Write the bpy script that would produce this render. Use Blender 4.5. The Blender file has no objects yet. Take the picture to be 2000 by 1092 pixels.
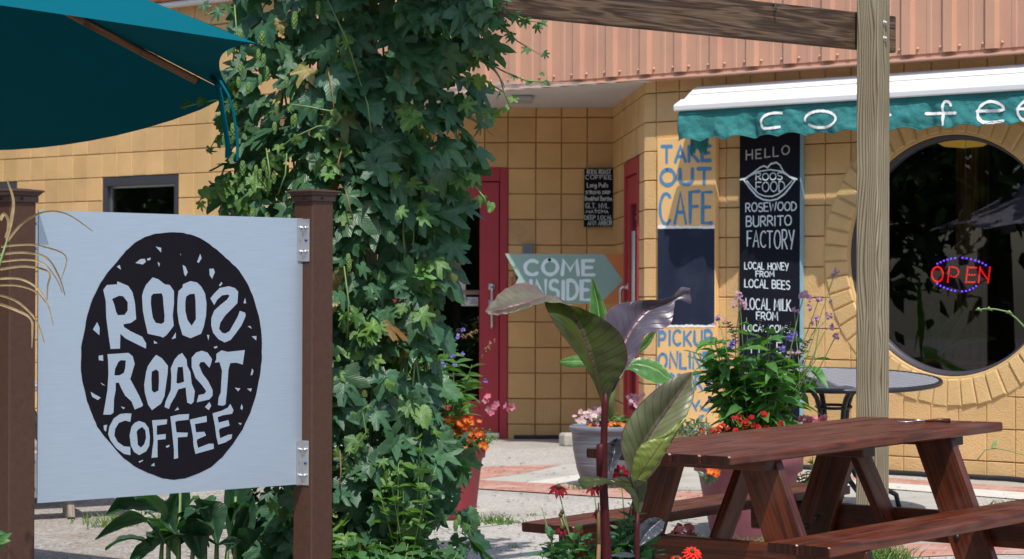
import bpy, bmesh, math, random
import numpy as np
from mathutils import Vector, Matrix, noise as mnoise
from mathutils.geometry import tessellate_polygon
R = math.radians
random.seed(11)
S = bpy.context.scene
C = S.collection
# ------------------------------------------------------------------ camera, world, sun, exposure
F, PITCH, ROLL, EYE = 4748.0, 0.0055, 0.0028, 1.16      # focal in photo pixels (2000 wide), eye height
cd = bpy.data.cameras.new('camera')
cam = bpy.data.objects.new('camera', cd); C.objects.link(cam)
cd.sensor_width = 36.0; cd.lens = F/2000*36.0
cd.clip_start = 0.1; cd.clip_end = 600
cam.location = (0, 0, EYE)
_d = Vector((0, math.cos(PITCH), math.sin(PITCH))); _u0 = Vector((0, -math.sin(PITCH), math.cos(PITCH))); _r0 = Vector((1, 0, 0))
_r = _r0*math.cos(ROLL)+_u0*math.sin(ROLL); _u = -_r0*math.sin(ROLL)+_u0*math.cos(ROLL)
cam.rotation_euler = Matrix((_r, _u, -_d)).transposed().to_euler()
cd.dof.use_dof = True; cd.dof.focus_distance = 9.6; cd.dof.aperture_fstop = 8.0
S.camera = cam
SUN_AZ = Vector((0.06, -1.0, 0)).normalized(); SUN_EL = R(60.5)
w = bpy.data.worlds.new('World'); S.world = w; w.use_nodes = True
nt = w.node_tree; bg = nt.nodes['Background']
sky = nt.nodes.new('ShaderNodeTexSky'); sky.sky_type = 'NISHITA'; sky.sun_disc = False
sky.sun_elevation = SUN_EL; sky.sun_rotation = math.atan2(SUN_AZ.x, SUN_AZ.y); sky.air_density = 1.0; sky.dust_density = 1.2
nt.links.new(sky.outputs[0], bg.inputs[0]); bg.inputs[1].default_value = 0.15
sl = bpy.data.lights.new('sun', 'SUN'); sl.energy = 3.7; sl.angle = R(0.53); sl.color = (1, .955, .89)
so = bpy.data.objects.new('sun', sl); C.objects.link(so)
tosun = SUN_AZ*math.cos(SUN_EL)+Vector((0, 0, math.sin(SUN_EL)))
so.rotation_euler = tosun.to_track_quat('Z', 'Y').to_euler(); so.location = tosun*30
S.view_settings.view_transform = 'Standard'; S.view_settings.look = 'None'
S.view_settings.exposure = 0.40; S.view_settings.gamma = 1.0
S.cycles.max_bounces = 8; S.cycles.transparent_max_bounces = 16
# ------------------------------------------------------------------ placing helpers
CAMP = Vector((0, 0, EYE))
def ray(px, py): return _d+_r*((px-1000)/F)-_u*((py-546)/F)
def at(px, py, Y):
    v = ray(px, py); return CAMP+v*(Y/v.y)
def onplane(px, py, P, n):
    v = ray(px, py); return CAMP+v*((P-CAMP).dot(n)/v.dot(n))
TH = 0.7344
FP = Vector((1.001, 16.9436, 0)); FT = Vector((math.cos(TH), -math.sin(TH), 0)); FN = Vector((-math.sin(TH), -math.cos(TH), 0)); UP = Vector((0, 0, 1))
def fac(s, z, p=0.0): return FP+FT*s+UP*z+FN*p          # facade coordinates: along, up, outward
def facpx(px, py, p=0.0):
    P = onplane(px, py, FP+FN*p, FN); q = P-FP; return q.dot(FT), q.z
ROW0 = 1.396+EYE; B = 0.2032
def wall_d(x, y): return (Vector((x, y, 0))-FP).dot(FN)
SLOPE = 0.0285
def gz(x, y): return -SLOPE*min(max(wall_d(x, y), 0), 11.0)
def onground(px, py, dz=0.0):
    v = ray(px, py); lo, hi = 3.0, 60.0
    f = lambda Y: (CAMP+v*(Y/v.y)).z-gz(v.x*Y/v.y, Y)-dz
    for _ in range(50):
        m = (lo+hi)/2
        if f(m) > 0: lo = m
        else: hi = m
    return CAMP+v*(lo/v.y)
# ------------------------------------------------------------------ mesh builder
OFF = {}
class MB:
    def __init__(s): s.v = []; s.f = []; s.uv = []; s.col = []; s.usecol = False; s.smooth = True
    def add(s, verts, faces, uvs=None, col=None):
        b = len(s.v); s.v.extend([tuple(v) for v in verts])
        for i, f in enumerate(faces):
            s.f.append([b+k for k in f])
            s.uv.append(uvs[i] if uvs else [(0, 0)]*len(f))
        if col is not None:
            s.usecol = True
            s.col.extend(col if isinstance(col, list) else [col]*len(verts))
        else: s.col.extend([(1, 1, 1)]*len(verts))
    def poly(s, pts, col=None): s.add(pts, [list(range(len(pts)))], None, col)
    def beam(s, p0, p1, w, h, up=UP, bev=0.004, uo=None):
        s.smooth = False; p0, p1 = Vector(p0), Vector(p1); a = (p1-p0); L = a.length; a.normalize()
        sd = a.cross(Vector(up)).normalized(); u = sd.cross(a).normalized()
        uo = random.random()*50 if uo is None else uo
        e = bev; xs = [(-w/2+e, -h/2), (w/2-e, -h/2), (w/2, -h/2+e), (w/2, h/2-e), (w/2-e, h/2), (-w/2+e, h/2), (-w/2, h/2-e), (-w/2, -h/2+e)]
        rings = []
        for (t, k) in ((0, 1-2*e/max(w, h)), (e, 1), (L-e, 1), (L, 1-2*e/max(w, h))):
            rings.append([p0+a*t+sd*(x*k)+u*(y*k) for x, y in xs])
        per = [0]
        for i in range(8):
            q = xs[(i+1) % 8]; per.append(per[-1]+math.hypot(q[0]-xs[i][0], q[1]-xs[i][1]))
        V = [v for r_ in rings for v in r_]; Fc = []; U = []
        ts = (0, e, L-e, L)
        for k in range(3):
            for i in range(8):
                j = (i+1) % 8
                Fc.append([k*8+i, k*8+j, (k+1)*8+j, (k+1)*8+i])
                U.append([(uo+ts[k], uo*3+per[i]), (uo+ts[k], uo*3+per[i+1]), (uo+ts[k+1], uo*3+per[i+1]), (uo+ts[k+1], uo*3+per[i])])
        Fc.append(list(range(7, -1, -1))); U.append([(uo+xs[i][1]*.4, uo*3+xs[i][0]) for i in range(7, -1, -1)])
        Fc.append([24+i for i in range(8)]); U.append([(uo+xs[i][1]*.4, uo*3+xs[i][0]) for i in range(8)])
        dk = (.30, .29, .29); s.add(V, Fc, U, [dk]*8+[(1, 1, 1)]*16+[dk]*8)
    def tube(s, pts, rad, n=8, caps=True, col=None):
        pts = [Vector(p) for p in pts]; m = len(pts)
        if not hasattr(rad, '__len__'): rad = [rad]*m
        V = []; Fc = []; U = []; prev = None; L = 0
        for i, p in enumerate(pts):
            t = (pts[min(i+1, m-1)]-pts[max(i-1, 0)])
            if t.length < 1e-9: t = Vector((0, 0, 1))
            t.normalize()
            if prev is None:
                a = Vector((0, 0, 1)) if abs(t.z) < .9 else Vector((1, 0, 0)); prev = t.cross(a).normalized()
            prev = (prev-t*prev.dot(t)).normalized(); b = t.cross(prev)
            for k in range(n):
                an = 2*math.pi*k/n; V.append(p+(prev*math.cos(an)+b*math.sin(an))*rad[i])
        for i in range(m-1):
            for k in range(n):
                Fc.append([i*n+k, i*n+(k+1) % n, (i+1)*n+(k+1) % n, (i+1)*n+k])
                l0 = (pts[i]-pts[0]).length; l1 = (pts[i+1]-pts[0]).length
                c = 2*math.pi*rad[i]/n
                U.append([(l0, k*c), (l0, (k+1)*c), (l1, (k+1)*c), (l1, k*c)])
        if caps:
            Fc.append(list(range(n-1, -1, -1))); U.append([(0, 0)]*n)
            Fc.append([(m-1)*n+k for k in range(n)]); U.append([(0, 0)]*n)
        s.add(V, Fc, U, col)
    def lathe(s, prof, c, n=48, close=False):
        c = Vector(c); V = []; Fc = []
        for r_, z in prof:
            for k in range(n):
                a = 2*math.pi*k/n; V.append(c+Vector((r_*math.cos(a), r_*math.sin(a), z)))
        for i in range(len(prof)-1):
            for k in range(n): Fc.append([i*n+k, i*n+(k+1) % n, (i+1)*n+(k+1) % n, (i+1)*n+k])
        s.add(V, Fc)
        if close: s.add(V[-n:], [list(range(n))])
    def box(s, c, sx, sy, sz, M=None):
        c = Vector(c); V = []
        for dx in (-.5, .5):
            for dy in (-.5, .5):
                for dz in (-.5, .5):
                    q = Vector((dx*sx, dy*sy, dz*sz)); V.append(c+(M @ q if M else q))
        s.add(V, [[0, 1, 3, 2], [4, 6, 7, 5], [0, 4, 5, 1], [2, 3, 7, 6], [0, 2, 6, 4], [1, 5, 7, 3]])
    def fbox(s, s0, s1, z0, z1, p0, p1, e=0.0):              # box in facade coordinates
        V = [fac(a, b, c) for a in (s0, s1) for c in (p0, p1) for b in (z0, z1)]
        s.add(V, [[0, 1, 3, 2], [4, 6, 7, 5], [0, 4, 5, 1], [2, 3, 7, 6], [0, 2, 6, 4], [1, 5, 7, 3]])
    def _unused(s, o, a, b, n, w, h, g=0.0045, dp=0.011, out=0.0):   # one masonry block face with rounded groove edges
        o = Vector(o)
        def ring(i, d): return [o+a*i+b*i+n*d, o+a*(w-i)+b*i+n*d, o+a*(w-i)+b*(h-i)+n*d, o+a*i+b*(h-i)+n*d]
        V = ring(g*.35, -dp)+ring(g, -0.003+out)+ring(g+.005, out)
        Fc = [[8, 9, 10, 11]]
        for k in (0, 4):
            for i in range(4): Fc.append([k+i, k+(i+1) % 4, k+4+(i+1) % 4, k+4+i])
        s.add(V, Fc)
    def build(s, name, mat, parent=None, smooth=None, bev=0.0, base=None):
        if parent is not None: off = OFF[parent.name]
        else:
            if base is None:
                A = np.array(s.v); off = Vector(((A[:, 0].min()+A[:, 0].max())/2, (A[:, 1].min()+A[:, 1].max())/2, A[:, 2].min()))
            else: off = Vector(base)
        A = np.array(s.v, dtype=float)-np.array(off)
        me = bpy.data.meshes.new(name); me.from_pydata(A.tolist(), [], s.f)
        uvl = me.uv_layers.new(name='UVMap'); flat = [c for f in s.uv for u in f for c in u]
        uvl.data.foreach_set('uv', flat)
        if True:
            ca = me.color_attributes.new('Col', 'FLOAT_COLOR', 'POINT')
            cc = np.ones((len(s.col), 4)); cc[:, :3] = np.array(s.col); ca.data.foreach_set('color', cc.ravel())
        sm = s.smooth if smooth is None else smooth
        me.polygons.foreach_set('use_smooth', [sm]*len(me.polygons))
        me.materials.append(mat); me.update()
        o = bpy.data.objects.new(name, me); C.objects.link(o)
        if parent is not None: o.parent = parent
        else: o.location = off
        OFF[o.name] = off
        if bev:
            m = o.modifiers.new('bevel', 'BEVEL'); m.width = bev; m.segments = 2; m.limit_method = 'ANGLE'; m.angle_limit = R(40)
        return o
def tag(o, label=None, cat=None, group=None, kind=None):
    if label: o['label'] = label
    if cat: o['category'] = cat
    if group: o['group'] = group
    if kind: o['kind'] = kind
    return o
def thing(name, loc, label, cat, group=None, rz=0.0):
    o = bpy.data.objects.new(name, None); C.objects.link(o); o.location = loc; o.empty_display_size = .1; o.rotation_euler = (0, 0, rz)
    OFF[o.name] = Vector(loc); return tag(o, label, cat, group)
# ------------------------------------------------------------------ materials
def newmat(name):
    m = bpy.data.materials.new(name); m.use_nodes = True
    n = m.node_tree; return m, n, n.nodes['Principled BSDF'], n.links
def nd(n, t, **k):
    x = n.nodes.new(t)
    for a, b in k.items(): setattr(x, a, b)
    return x
def ramp(n, stops):
    r_ = n.nodes.new('ShaderNodeValToRGB'); e = r_.color_ramp.elements
    e[0].position, e[0].color = stops[0][0], (*stops[0][1], 1); e[1].position, e[1].color = stops[-1][0], (*stops[-1][1], 1)
    for p, c in stops[1:-1]:
        x = e.new(p); x.color = (*c, 1)
    return r_
def sc(c, k): return tuple(min(1, x*k) for x in c)
def simple(name, col, rough=.6, var=.15, scale=8, bump=0.0, bscale=60, metal=0.0, spec=.5, dirt=None, coat=0.0, vcol=False, dirt2=None):
    m, n, b, l = newmat(name)
    tc = nd(n, 'ShaderNodeTexCoord'); no = nd(n, 'ShaderNodeTexNoise'); no.inputs['Scale'].default_value = scale; no.inputs['Detail'].default_value = 6; no.inputs['Roughness'].default_value = .65
    l.new(tc.outputs['Object'], no.inputs['Vector'])
    r_ = ramp(n, [(.25, sc(col, 1-var)), (.5, col), (.75, sc(col, 1+var))]); l.new(no.outputs['Fac'], r_.inputs['Fac'])
    out = r_.outputs['Color']
    if dirt:
        n2 = nd(n, 'ShaderNodeTexNoise'); n2.inputs['Scale'].default_value = dirt[1]; n2.inputs['Detail'].default_value = 8; l.new(tc.outputs['Object'], n2.inputs['Vector'])
        r2 = ramp(n, [(dirt[2], (0, 0, 0)), (dirt[3], (1, 1, 1))]); l.new(n2.outputs['Fac'], r2.inputs['Fac'])
        mx = nd(n, 'ShaderNodeMixRGB'); mx.inputs['Color2'].default_value = (*dirt[0], 1); l.new(r2.outputs['Color'], mx.inputs['Fac']); l.new(out, mx.inputs['Color1']); out = mx.outputs['Color']
    if dirt2:
        n5 = nd(n, 'ShaderNodeTexNoise'); n5.inputs['Scale'].default_value = dirt2[1]; n5.inputs['Detail'].default_value = 10; n5.inputs['Roughness'].default_value = .75; l.new(tc.outputs['Object'], n5.inputs['Vector'])
        r5 = ramp(n, [(dirt2[2], (0, 0, 0)), (dirt2[3], (1, 1, 1))]); l.new(n5.outputs['Fac'], r5.inputs['Fac'])
        mx5 = nd(n, 'ShaderNodeMixRGB'); mx5.inputs['Color2'].default_value = (*dirt2[0], 1); l.new(r5.outputs['Color'], mx5.inputs['Fac']); l.new(out, mx5.inputs['Color1']); out = mx5.outputs['Color']
    if vcol:
        va_ = nd(n, 'ShaderNodeVertexColor'); va_.layer_name = 'Col'; mv = nd(n, 'ShaderNodeMixRGB', blend_type='MULTIPLY'); mv.inputs['Fac'].default_value = 1; l.new(out, mv.inputs['Color1']); l.new(va_.outputs['Color'], mv.inputs['Color2']); out = mv.outputs['Color']
    l.new(out, b.inputs['Base Color'])
    b.inputs['Roughness'].default_value = rough; b.inputs['Metallic'].default_value = metal; b.inputs['Specular IOR Level'].default_value = spec
    b.inputs['Coat Weight'].default_value = coat
    if bump:
        n3 = nd(n, 'ShaderNodeTexNoise'); n3.inputs['Scale'].default_value = bscale; n3.inputs['Detail'].default_value = 5; l.new(tc.outputs['Object'], n3.inputs['Vector'])
        bp = nd(n, 'ShaderNodeBump'); bp.inputs['Strength'].default_value = bump; bp.inputs['Distance'].default_value = .01; l.new(n3.outputs['Fac'], bp.inputs['Height']); l.new(bp.outputs['Normal'], b.inputs['Normal'])
    return m
def wood(name, dark, mid, light, rough=.6, fine=90, rings=14, knots=True, bump=.3, along=1.1, worn_sheen=None, spec=.4):
    m, n, b, l = newmat(name)
    uv = nd(n, 'ShaderNodeUVMap'); mp = nd(n, 'ShaderNodeMapping'); mp.inputs['Scale'].default_value = (along, rings, 1); l.new(uv.outputs[0], mp.inputs['Vector'])
    n1 = nd(n, 'ShaderNodeTexNoise'); n1.inputs['Scale'].default_value = 1.0; n1.inputs['Detail'].default_value = 3; n1.inputs['Distortion'].default_value = .35; l.new(mp.outputs[0], n1.inputs['Vector'])
    mu = nd(n, 'ShaderNodeMath', operation='MULTIPLY'); mu.inputs[1].default_value = 34; l.new(n1.outputs['Fac'], mu.inputs[0])
    sn = nd(n, 'ShaderNodeMath', operation='SINE'); l.new(mu.outputs[0], sn.inputs[0])
    m2 = nd(n, 'ShaderNodeMapping'); m2.inputs['Scale'].default_value = (3, fine*2.2, 1); l.new(uv.outputs[0], m2.inputs['Vector'])
    n2 = nd(n, 'ShaderNodeTexNoise'); n2.inputs['Scale'].default_value = 1.0; n2.inputs['Detail'].default_value = 5; l.new(m2.outputs[0], n2.inputs['Vector'])
    ad = nd(n, 'ShaderNodeMath', operation='MULTIPLY_ADD'); ad.inputs[1].default_value = .22; ad.inputs[2].default_value = .0; l.new(sn.outputs[0], ad.inputs[0])
    a2 = nd(n, 'ShaderNodeMath', operation='ADD'); l.new(ad.outputs[0], a2.inputs[0]); l.new(n2.outputs['Fac'], a2.inputs[1])
    r_ = ramp(n, [(.22, dark), (.5, mid), (.8, light)]); l.new(a2.outputs[0], r_.inputs['Fac'])
    out = r_.outputs['Color']
    tc = nd(n, 'ShaderNodeTexCoord'); n4 = nd(n, 'ShaderNodeTexNoise'); n4.inputs['Scale'].default_value = 5; n4.inputs['Detail'].default_value = 5; l.new(tc.outputs['Object'], n4.inputs['Vector'])
    if worn_sheen:
        r2 = ramp(n, [(worn_sheen[1], (0, 0, 0)), (worn_sheen[2], (1, 1, 1))]); l.new(n4.outputs['Fac'], r2.inputs['Fac'])
        mx = nd(n, 'ShaderNodeMixRGB'); mx.inputs['Color2'].default_value = (*worn_sheen[0], 1); l.new(r2.outputs['Color'], mx.inputs['Fac']); l.new(out, mx.inputs['Color1']); out = mx.outputs['Color']
    va_ = nd(n, 'ShaderNodeVertexColor'); va_.layer_name = 'Col'; mv = nd(n, 'ShaderNodeMixRGB', blend_type='MULTIPLY'); mv.inputs['Fac'].default_value = 1; l.new(out, mv.inputs['Color1']); l.new(va_.outputs['Color'], mv.inputs['Color2']); out = mv.outputs['Color']
    rr_ = ramp(n, [(.3, (rough*.7,)*3), (.7, (min(1, rough*1.35),)*3)]); l.new(n4.outputs['Fac'], rr_.inputs['Fac']); l.new(rr_.outputs['Color'], b.inputs['Roughness'])
    l.new(out, b.inputs['Base Color']); b.inputs['Specular IOR Level'].default_value = spec
    bp = nd(n, 'ShaderNodeBump'); bp.inputs['Strength'].default_value = bump; bp.inputs['Distance'].default_value = .004; l.new(a2.outputs[0], bp.inputs['Height']); l.new(bp.outputs['Normal'], b.inputs['Normal'])
    return m
def pine(name, dark, mid, light, rough=.75):
    """flat sawn pine: long bent growth lines, thin dark latewood, a few knots"""
    m, n, b, l = newmat(name)
    uv = nd(n, 'ShaderNodeUVMap'); mp = nd(n, 'ShaderNodeMapping'); mp.inputs['Scale'].default_value = (1.0, 7.0, 1); l.new(uv.outputs[0], mp.inputs['Vector'])
    vo = nd(n, 'ShaderNodeTexVoronoi'); vo.inputs['Scale'].default_value = 1.7; l.new(mp.outputs[0], vo.inputs['Vector'])
    kn = nd(n, 'ShaderNodeMath', operation='POWER'); kn.inputs[1].default_value = .55; l.new(vo.outputs['Distance'], kn.inputs[0])
    n1 = nd(n, 'ShaderNodeTexNoise'); n1.inputs['Scale'].default_value = 1.1; n1.inputs['Detail'].default_value = 2; l.new(mp.outputs[0], n1.inputs['Vector'])
    sp = nd(n, 'ShaderNodeSeparateXYZ'); l.new(uv.outputs[0], sp.inputs[0])
    a1 = nd(n, 'ShaderNodeMath', operation='MULTIPLY_ADD'); a1.inputs[1].default_value = 72; l.new(sp.outputs['Y'], a1.inputs[0])
    a0 = nd(n, 'ShaderNodeMath', operation='MULTIPLY_ADD'); a0.inputs[1].default_value = 3.2; l.new(n1.outputs['Fac'], a0.inputs[0])
    k1 = nd(n, 'ShaderNodeMath', operation='MULTIPLY'); k1.inputs[1].default_value = 4.5; l.new(kn.outputs[0], k1.inputs[0]); l.new(k1.outputs[0], a0.inputs[2]); l.new(a0.outputs[0], a1.inputs[2])
    pp = nd(n, 'ShaderNodeMath', operation='PINGPONG'); pp.inputs[1].default_value = .5; l.new(a1.outputs[0], pp.inputs[0])
    r_ = ramp(n, [(0.02, dark), (.16, mid), (.42, light)]); 
    m2 = nd(n, 'ShaderNodeMapping'); m2.inputs['Scale'].default_value = (2.5, 160, 1); l.new(uv.outputs[0], m2.inputs['Vector'])
    n2 = nd(n, 'ShaderNodeTexNoise'); n2.inputs['Scale'].default_value = 1; n2.inputs['Detail'].default_value = 4; l.new(m2.outputs[0], n2.inputs['Vector'])
    ad = nd(n, 'ShaderNodeMath', operation='MULTIPLY_ADD'); ad.inputs[1].default_value = .3; l.new(n2.outputs['Fac'], ad.inputs[0]); sb = nd(n, 'ShaderNodeMath', operation='SUBTRACT'); sb.inputs[1].default_value = .13; l.new(pp.outputs[0], sb.inputs[0]); l.new(sb.outputs[0], ad.inputs[2])
    l.new(ad.outputs[0], r_.inputs['Fac'])
    kr = ramp(n, [(.02, (1, 1, 1)), (.075, (0, 0, 0))]); l.new(vo.outputs['Distance'], kr.inputs['Fac'])
    mx = nd(n, 'ShaderNodeMixRGB'); mx.inputs['Color2'].default_value = (.10, .055, .03, 1); l.new(kr.outputs[0], mx.inputs['Fac']); l.new(r_.outputs[0], mx.inputs['Color1'])
    tc = nd(n, 'ShaderNodeTexCoord'); n4 = nd(n, 'ShaderNodeTexNoise'); n4.inputs['Scale'].default_value = 3; l.new(tc.outputs['Object'], n4.inputs['Vector'])
    r4 = ramp(n, [(.3, (.82, .80, .76)), (.7, (1.08, 1.08, 1.1))]); l.new(n4.outputs['Fac'], r4.inputs['Fac'])
    m5 = nd(n, 'ShaderNodeMixRGB', blend_type='MULTIPLY'); m5.inputs['Fac'].default_value = 1; l.new(mx.outputs[0], m5.inputs['Color1']); l.new(r4.outputs[0], m5.inputs['Color2'])
    l.new(m5.outputs[0], b.inputs['Base Color']); b.inputs['Roughness'].default_value = rough; b.inputs['Specular IOR Level'].default_value = .25
    bp = nd(n, 'ShaderNodeBump'); bp.inputs['Strength'].default_value = .3; bp.inputs['Distance'].default_value = .003; l.new(ad.outputs[0], bp.inputs['Height']); l.new(bp.outputs[0], b.inputs['Normal'])
    return m
def leafmat(name, rough=.42, trans=.3, spec=.45, tcol=(1.25, 1.5, .45), veins=False):
    m, n, b, l = newmat(name)
    a = nd(n, 'ShaderNodeVertexColor'); a.layer_name = 'Col'
    tc = nd(n, 'ShaderNodeTexCoord'); no = nd(n, 'ShaderNodeTexNoise'); no.inputs['Scale'].default_value = 45; no.inputs['Detail'].default_value = 4; l.new(tc.outputs['Object'], no.inputs['Vector'])
    r_ = ramp(n, [(.3, (.78, .78, .78)), (.7, (1.15, 1.15, 1.15))]); l.new(no.outputs['Fac'], r_.inputs['Fac'])
    mx = nd(n, 'ShaderNodeMixRGB', blend_type='MULTIPLY'); mx.inputs['Fac'].default_value = 1; l.new(a.outputs['Color'], mx.inputs['Color1']); l.new(r_.outputs['Color'], mx.inputs['Color2'])
    height = no.outputs['Fac']
    if veins:                                   # palmate main veins with slanting side veins and a puckered blade
        uv = nd(n, 'ShaderNodeUVMap'); sp = nd(n, 'ShaderNodeSeparateXYZ'); l.new(uv.outputs[0], sp.inputs[0])
        an = nd(n, 'ShaderNodeMath', operation='ARCTAN2'); l.new(sp.outputs['X'], an.inputs[0]); l.new(sp.outputs['Y'], an.inputs[1])
        an2 = nd(n, 'ShaderNodeMath', operation='MULTIPLY'); an2.inputs[1].default_value = 1.16; l.new(an.outputs[0], an2.inputs[0])
        pq = nd(n, 'ShaderNodeMath', operation='PINGPONG'); pq.inputs[1].default_value = .5; l.new(an2.outputs[0], pq.inputs[0])
        ln_ = nd(n, 'ShaderNodeVectorMath', operation='LENGTH'); l.new(uv.outputs[0], ln_.inputs[0])
        d_ = nd(n, 'ShaderNodeMath', operation='MULTIPLY'); l.new(pq.outputs[0], d_.inputs[0]); l.new(ln_.outputs['Value'], d_.inputs[1])
        k_ = nd(n, 'ShaderNodeMath', operation='MULTIPLY_ADD'); k_.inputs[1].default_value = -1.3; l.new(d_.outputs[0], k_.inputs[0]); l.new(ln_.outputs['Value'], k_.inputs[2])
        k2 = nd(n, 'ShaderNodeMath', operation='MULTIPLY'); k2.inputs[1].default_value = 9.0; l.new(k_.outputs[0], k2.inputs[0])
        p2 = nd(n, 'ShaderNodeMath', operation='PINGPONG'); p2.inputs[1].default_value = .5; l.new(k2.outputs[0], p2.inputs[0])
        v1 = ramp(n, [(.0, (1, 1, 1)), (.028, (0, 0, 0))]); l.new(d_.outputs[0], v1.inputs['Fac'])
        v2 = ramp(n, [(.0, (.45, .45, .45)), (.16, (0, 0, 0))]); l.new(p2.outputs[0], v2.inputs['Fac'])
        vm = nd(n, 'ShaderNodeMath', operation='MAXIMUM'); l.new(v1.outputs[0], vm.inputs[0]); l.new(v2.outputs[0], vm.inputs[1])
        mv = nd(n, 'ShaderNodeMixRGB', blend_type='MULTIPLY'); mv.inputs['Color2'].default_value = (1.28, 1.2, 1.2, 1); l.new(vm.outputs[0], mv.inputs['Fac']); l.new(mx.outputs['Color'], mv.inputs['Color1']); mx = mv
        hh = nd(n, 'ShaderNodeMath', operation='MULTIPLY_ADD'); hh.inputs[1].default_value = 1.2; l.new(p2.outputs[0], hh.inputs[0]); l.new(no.outputs['Fac'], hh.inputs[2]); height = hh.outputs[0]
    l.new(mx.outputs['Color'], b.inputs['Base Color']); b.inputs['Roughness'].default_value = rough; b.inputs['Specular IOR Level'].default_value = spec
    bp = nd(n, 'ShaderNodeBump'); bp.inputs['Strength'].default_value = .32 if veins else .35; bp.inputs['Distance'].default_value = .004; l.new(height, bp.inputs['Height']); l.new(bp.outputs['Normal'], b.inputs['Normal'])
    tr = nd(n, 'ShaderNodeBsdfTranslucent'); m2 = nd(n, 'ShaderNodeMixRGB', blend_type='MULTIPLY'); m2.inputs['Fac'].default_value = 1; m2.inputs['Color2'].default_value = (*tcol, 1); l.new(mx.outputs['Color'], m2.inputs['Color1']); l.new(m2.outputs['Color'], tr.inputs['Color'])
    ms = nd(n, 'ShaderNodeMixShader'); ms.inputs['Fac'].default_value = trans; l.new(b.outputs[0], ms.inputs[1]); l.new(tr.outputs[0], ms.inputs[2])
    l.new(ms.outputs[0], n.nodes['Material Output'].inputs['Surface'])
    return m
def glassmat(name, tint=(.70, .75, .73), ior=1.72):
    m, n, b, l = newmat(name)
    n.nodes.remove(b)
    fr = nd(n, 'ShaderNodeFresnel'); fr.inputs['IOR'].default_value = ior
    t = nd(n, 'ShaderNodeBsdfTransparent'); t.inputs['Color'].default_value = (*tint, 1)
    g = nd(n, 'ShaderNodeBsdfGlossy'); g.inputs['Roughness'].default_value = 0.0
    ms = nd(n, 'ShaderNodeMixShader'); l.new(fr.outputs[0], ms.inputs['Fac']); l.new(t.outputs[0], ms.inputs[1]); l.new(g.outputs[0], ms.inputs[2])
    l.new(ms.outputs[0], n.nodes['Material Output'].inputs['Surface'])
    return m
def emit(name, col, st):
    m, n, b, l = newmat(name)
    b.inputs['Base Color'].default_value = (*col, 1); b.inputs['Emission Color'].default_value = (*col, 1); b.inputs['Emission Strength'].default_value = st
    return m
M = {}
M['block'] = simple('painted_block', (.63, .395, .172), .75, .12, 3.0, .6, 110, dirt=((.51, .315, .125), 1.1, .52, .85), vcol=True, dirt2=((.40, .27, .16), 2.6, .60, .78))
M['ring'] = simple('painted_ring_block', (.62, .41, .18), .75, .12, 4.0, .55, 110)
M['mortar'] = simple('painted_mortar', (.53, .34, .14), .85, .12, 6)
M['clad'] = simple('coral_metal', (.53, .29, .192), .5, .06, 2.0, .05, 20, dirt=((.47, .245, .175), 2.5, .5, .8))
M['soffit'] = simple('white_soffit', (.72, .70, .68), .7, .05, 3)
M['red'] = simple('red_paint', (.36, .022, .035), .5, .08, 5, .05, 60)
M['alu'] = simple('aluminium', (.62, .63, .65), .35, .06, 12, metal=.9)
M['steel_dark'] = simple('dark_frame', (.038, .036, .046), .5, .15, 8)
M['black'] = simple('black_rubber', (.012, .012, .014), .6, .2, 20)
M['interior'] = simple('dark_interior', (.03, .024, .022), .9, .2, 2)
M['glass'] = glassmat('window_glass')
M['white_powder'] = simple('white_powder_coat', (.72, .72, .72), .4, .03, 4, dirt=((.62, .62, .6), 4, .62, .85))
M['awning'] = simple('teal_canvas', (.024, .185, .18), .8, .22, 7, .8, 30)
M['paint_white'] = simple('white_paint', (.82, .82, .80), .7, .08, 30)
M['paint_blue'] = simple('blue_paint', (.075, .235, .43), .7, .16, 25)
M['board_cream'] = simple('cream_board', (.78, .48, .20), .65, .06, 6, .05, 50)
M['board_navy'] = simple('navy_chalkboard', (.018, .025, .048), .85, .25, 4, spec=.15, dirt=((.05, .06, .085), 3.5, .52, .85))
M['board_black'] = simple('black_chalkboard', (.009, .010, .017), .85, .25, 5, spec=.12)
M['board_edge'] = simple('pale_blue_edge', (.22, .40, .50), .6, .1, 8)
M['chalk'] = simple('chalk_white', (.62, .70, .74), .85, .18, 60)
M['chalk_grey'] = simple('chalk_grey', (.42, .42, .42), .85, .3, 60)
M['arrow'] = simple('sage_paint', (.25, .40, .355), .7, .06, 8)
M['arrow_orange'] = simple('orange_paint', (.52, .175, .05), .7, .10, 8)
M['pale_blue'] = simple('pale_blue_paint', (.70, .86, .88), .7, .05, 20)
M['composite'] = simple('brown_composite', (.070, .031, .020), .6, .16, 40, .12, 90, spec=.35)
M['cap'] = simple('brown_cap', (.068, .034, .028), .45, .1, 20)
M['silver'] = simple('silver_vinyl', (.56, .60, .65), .45, .03, 3, metal=.35)
M['ink'] = simple('black_ink', (.008, .006, .010), .6, .15, 10, spec=.12)
M['zinc'] = simple('zinc_bracket', (.55, .56, .57), .35, .1, 20, metal=.8)
M['bluebolt'] = simple('blue_bolt', (.02, .06, .25), .4)
M['teal_top'] = simple('teal_parasol', (.012, .20, .27), .8, .06, 5, .12, 160)
M['cedar'] = wood('cedar_rib', (.10, .04, .02), (.20, .085, .04), (.30, .14, .07), .5)
M['post'] = pine('treated_pine', (.085, .055, .028), (.205, .165, .10), (.30, .26, .18), .75)
M['beam'] = wood('weathered_beam', (.028, .014, .008), (.070, .040, .022), (.135, .085, .052), .8, 70, 18, bump=.5, along=1.4)
M['fasciawood'] = wood('stained_fascia', (.16, .055, .02), (.28, .105, .045), (.38, .16, .07), .6)
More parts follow.
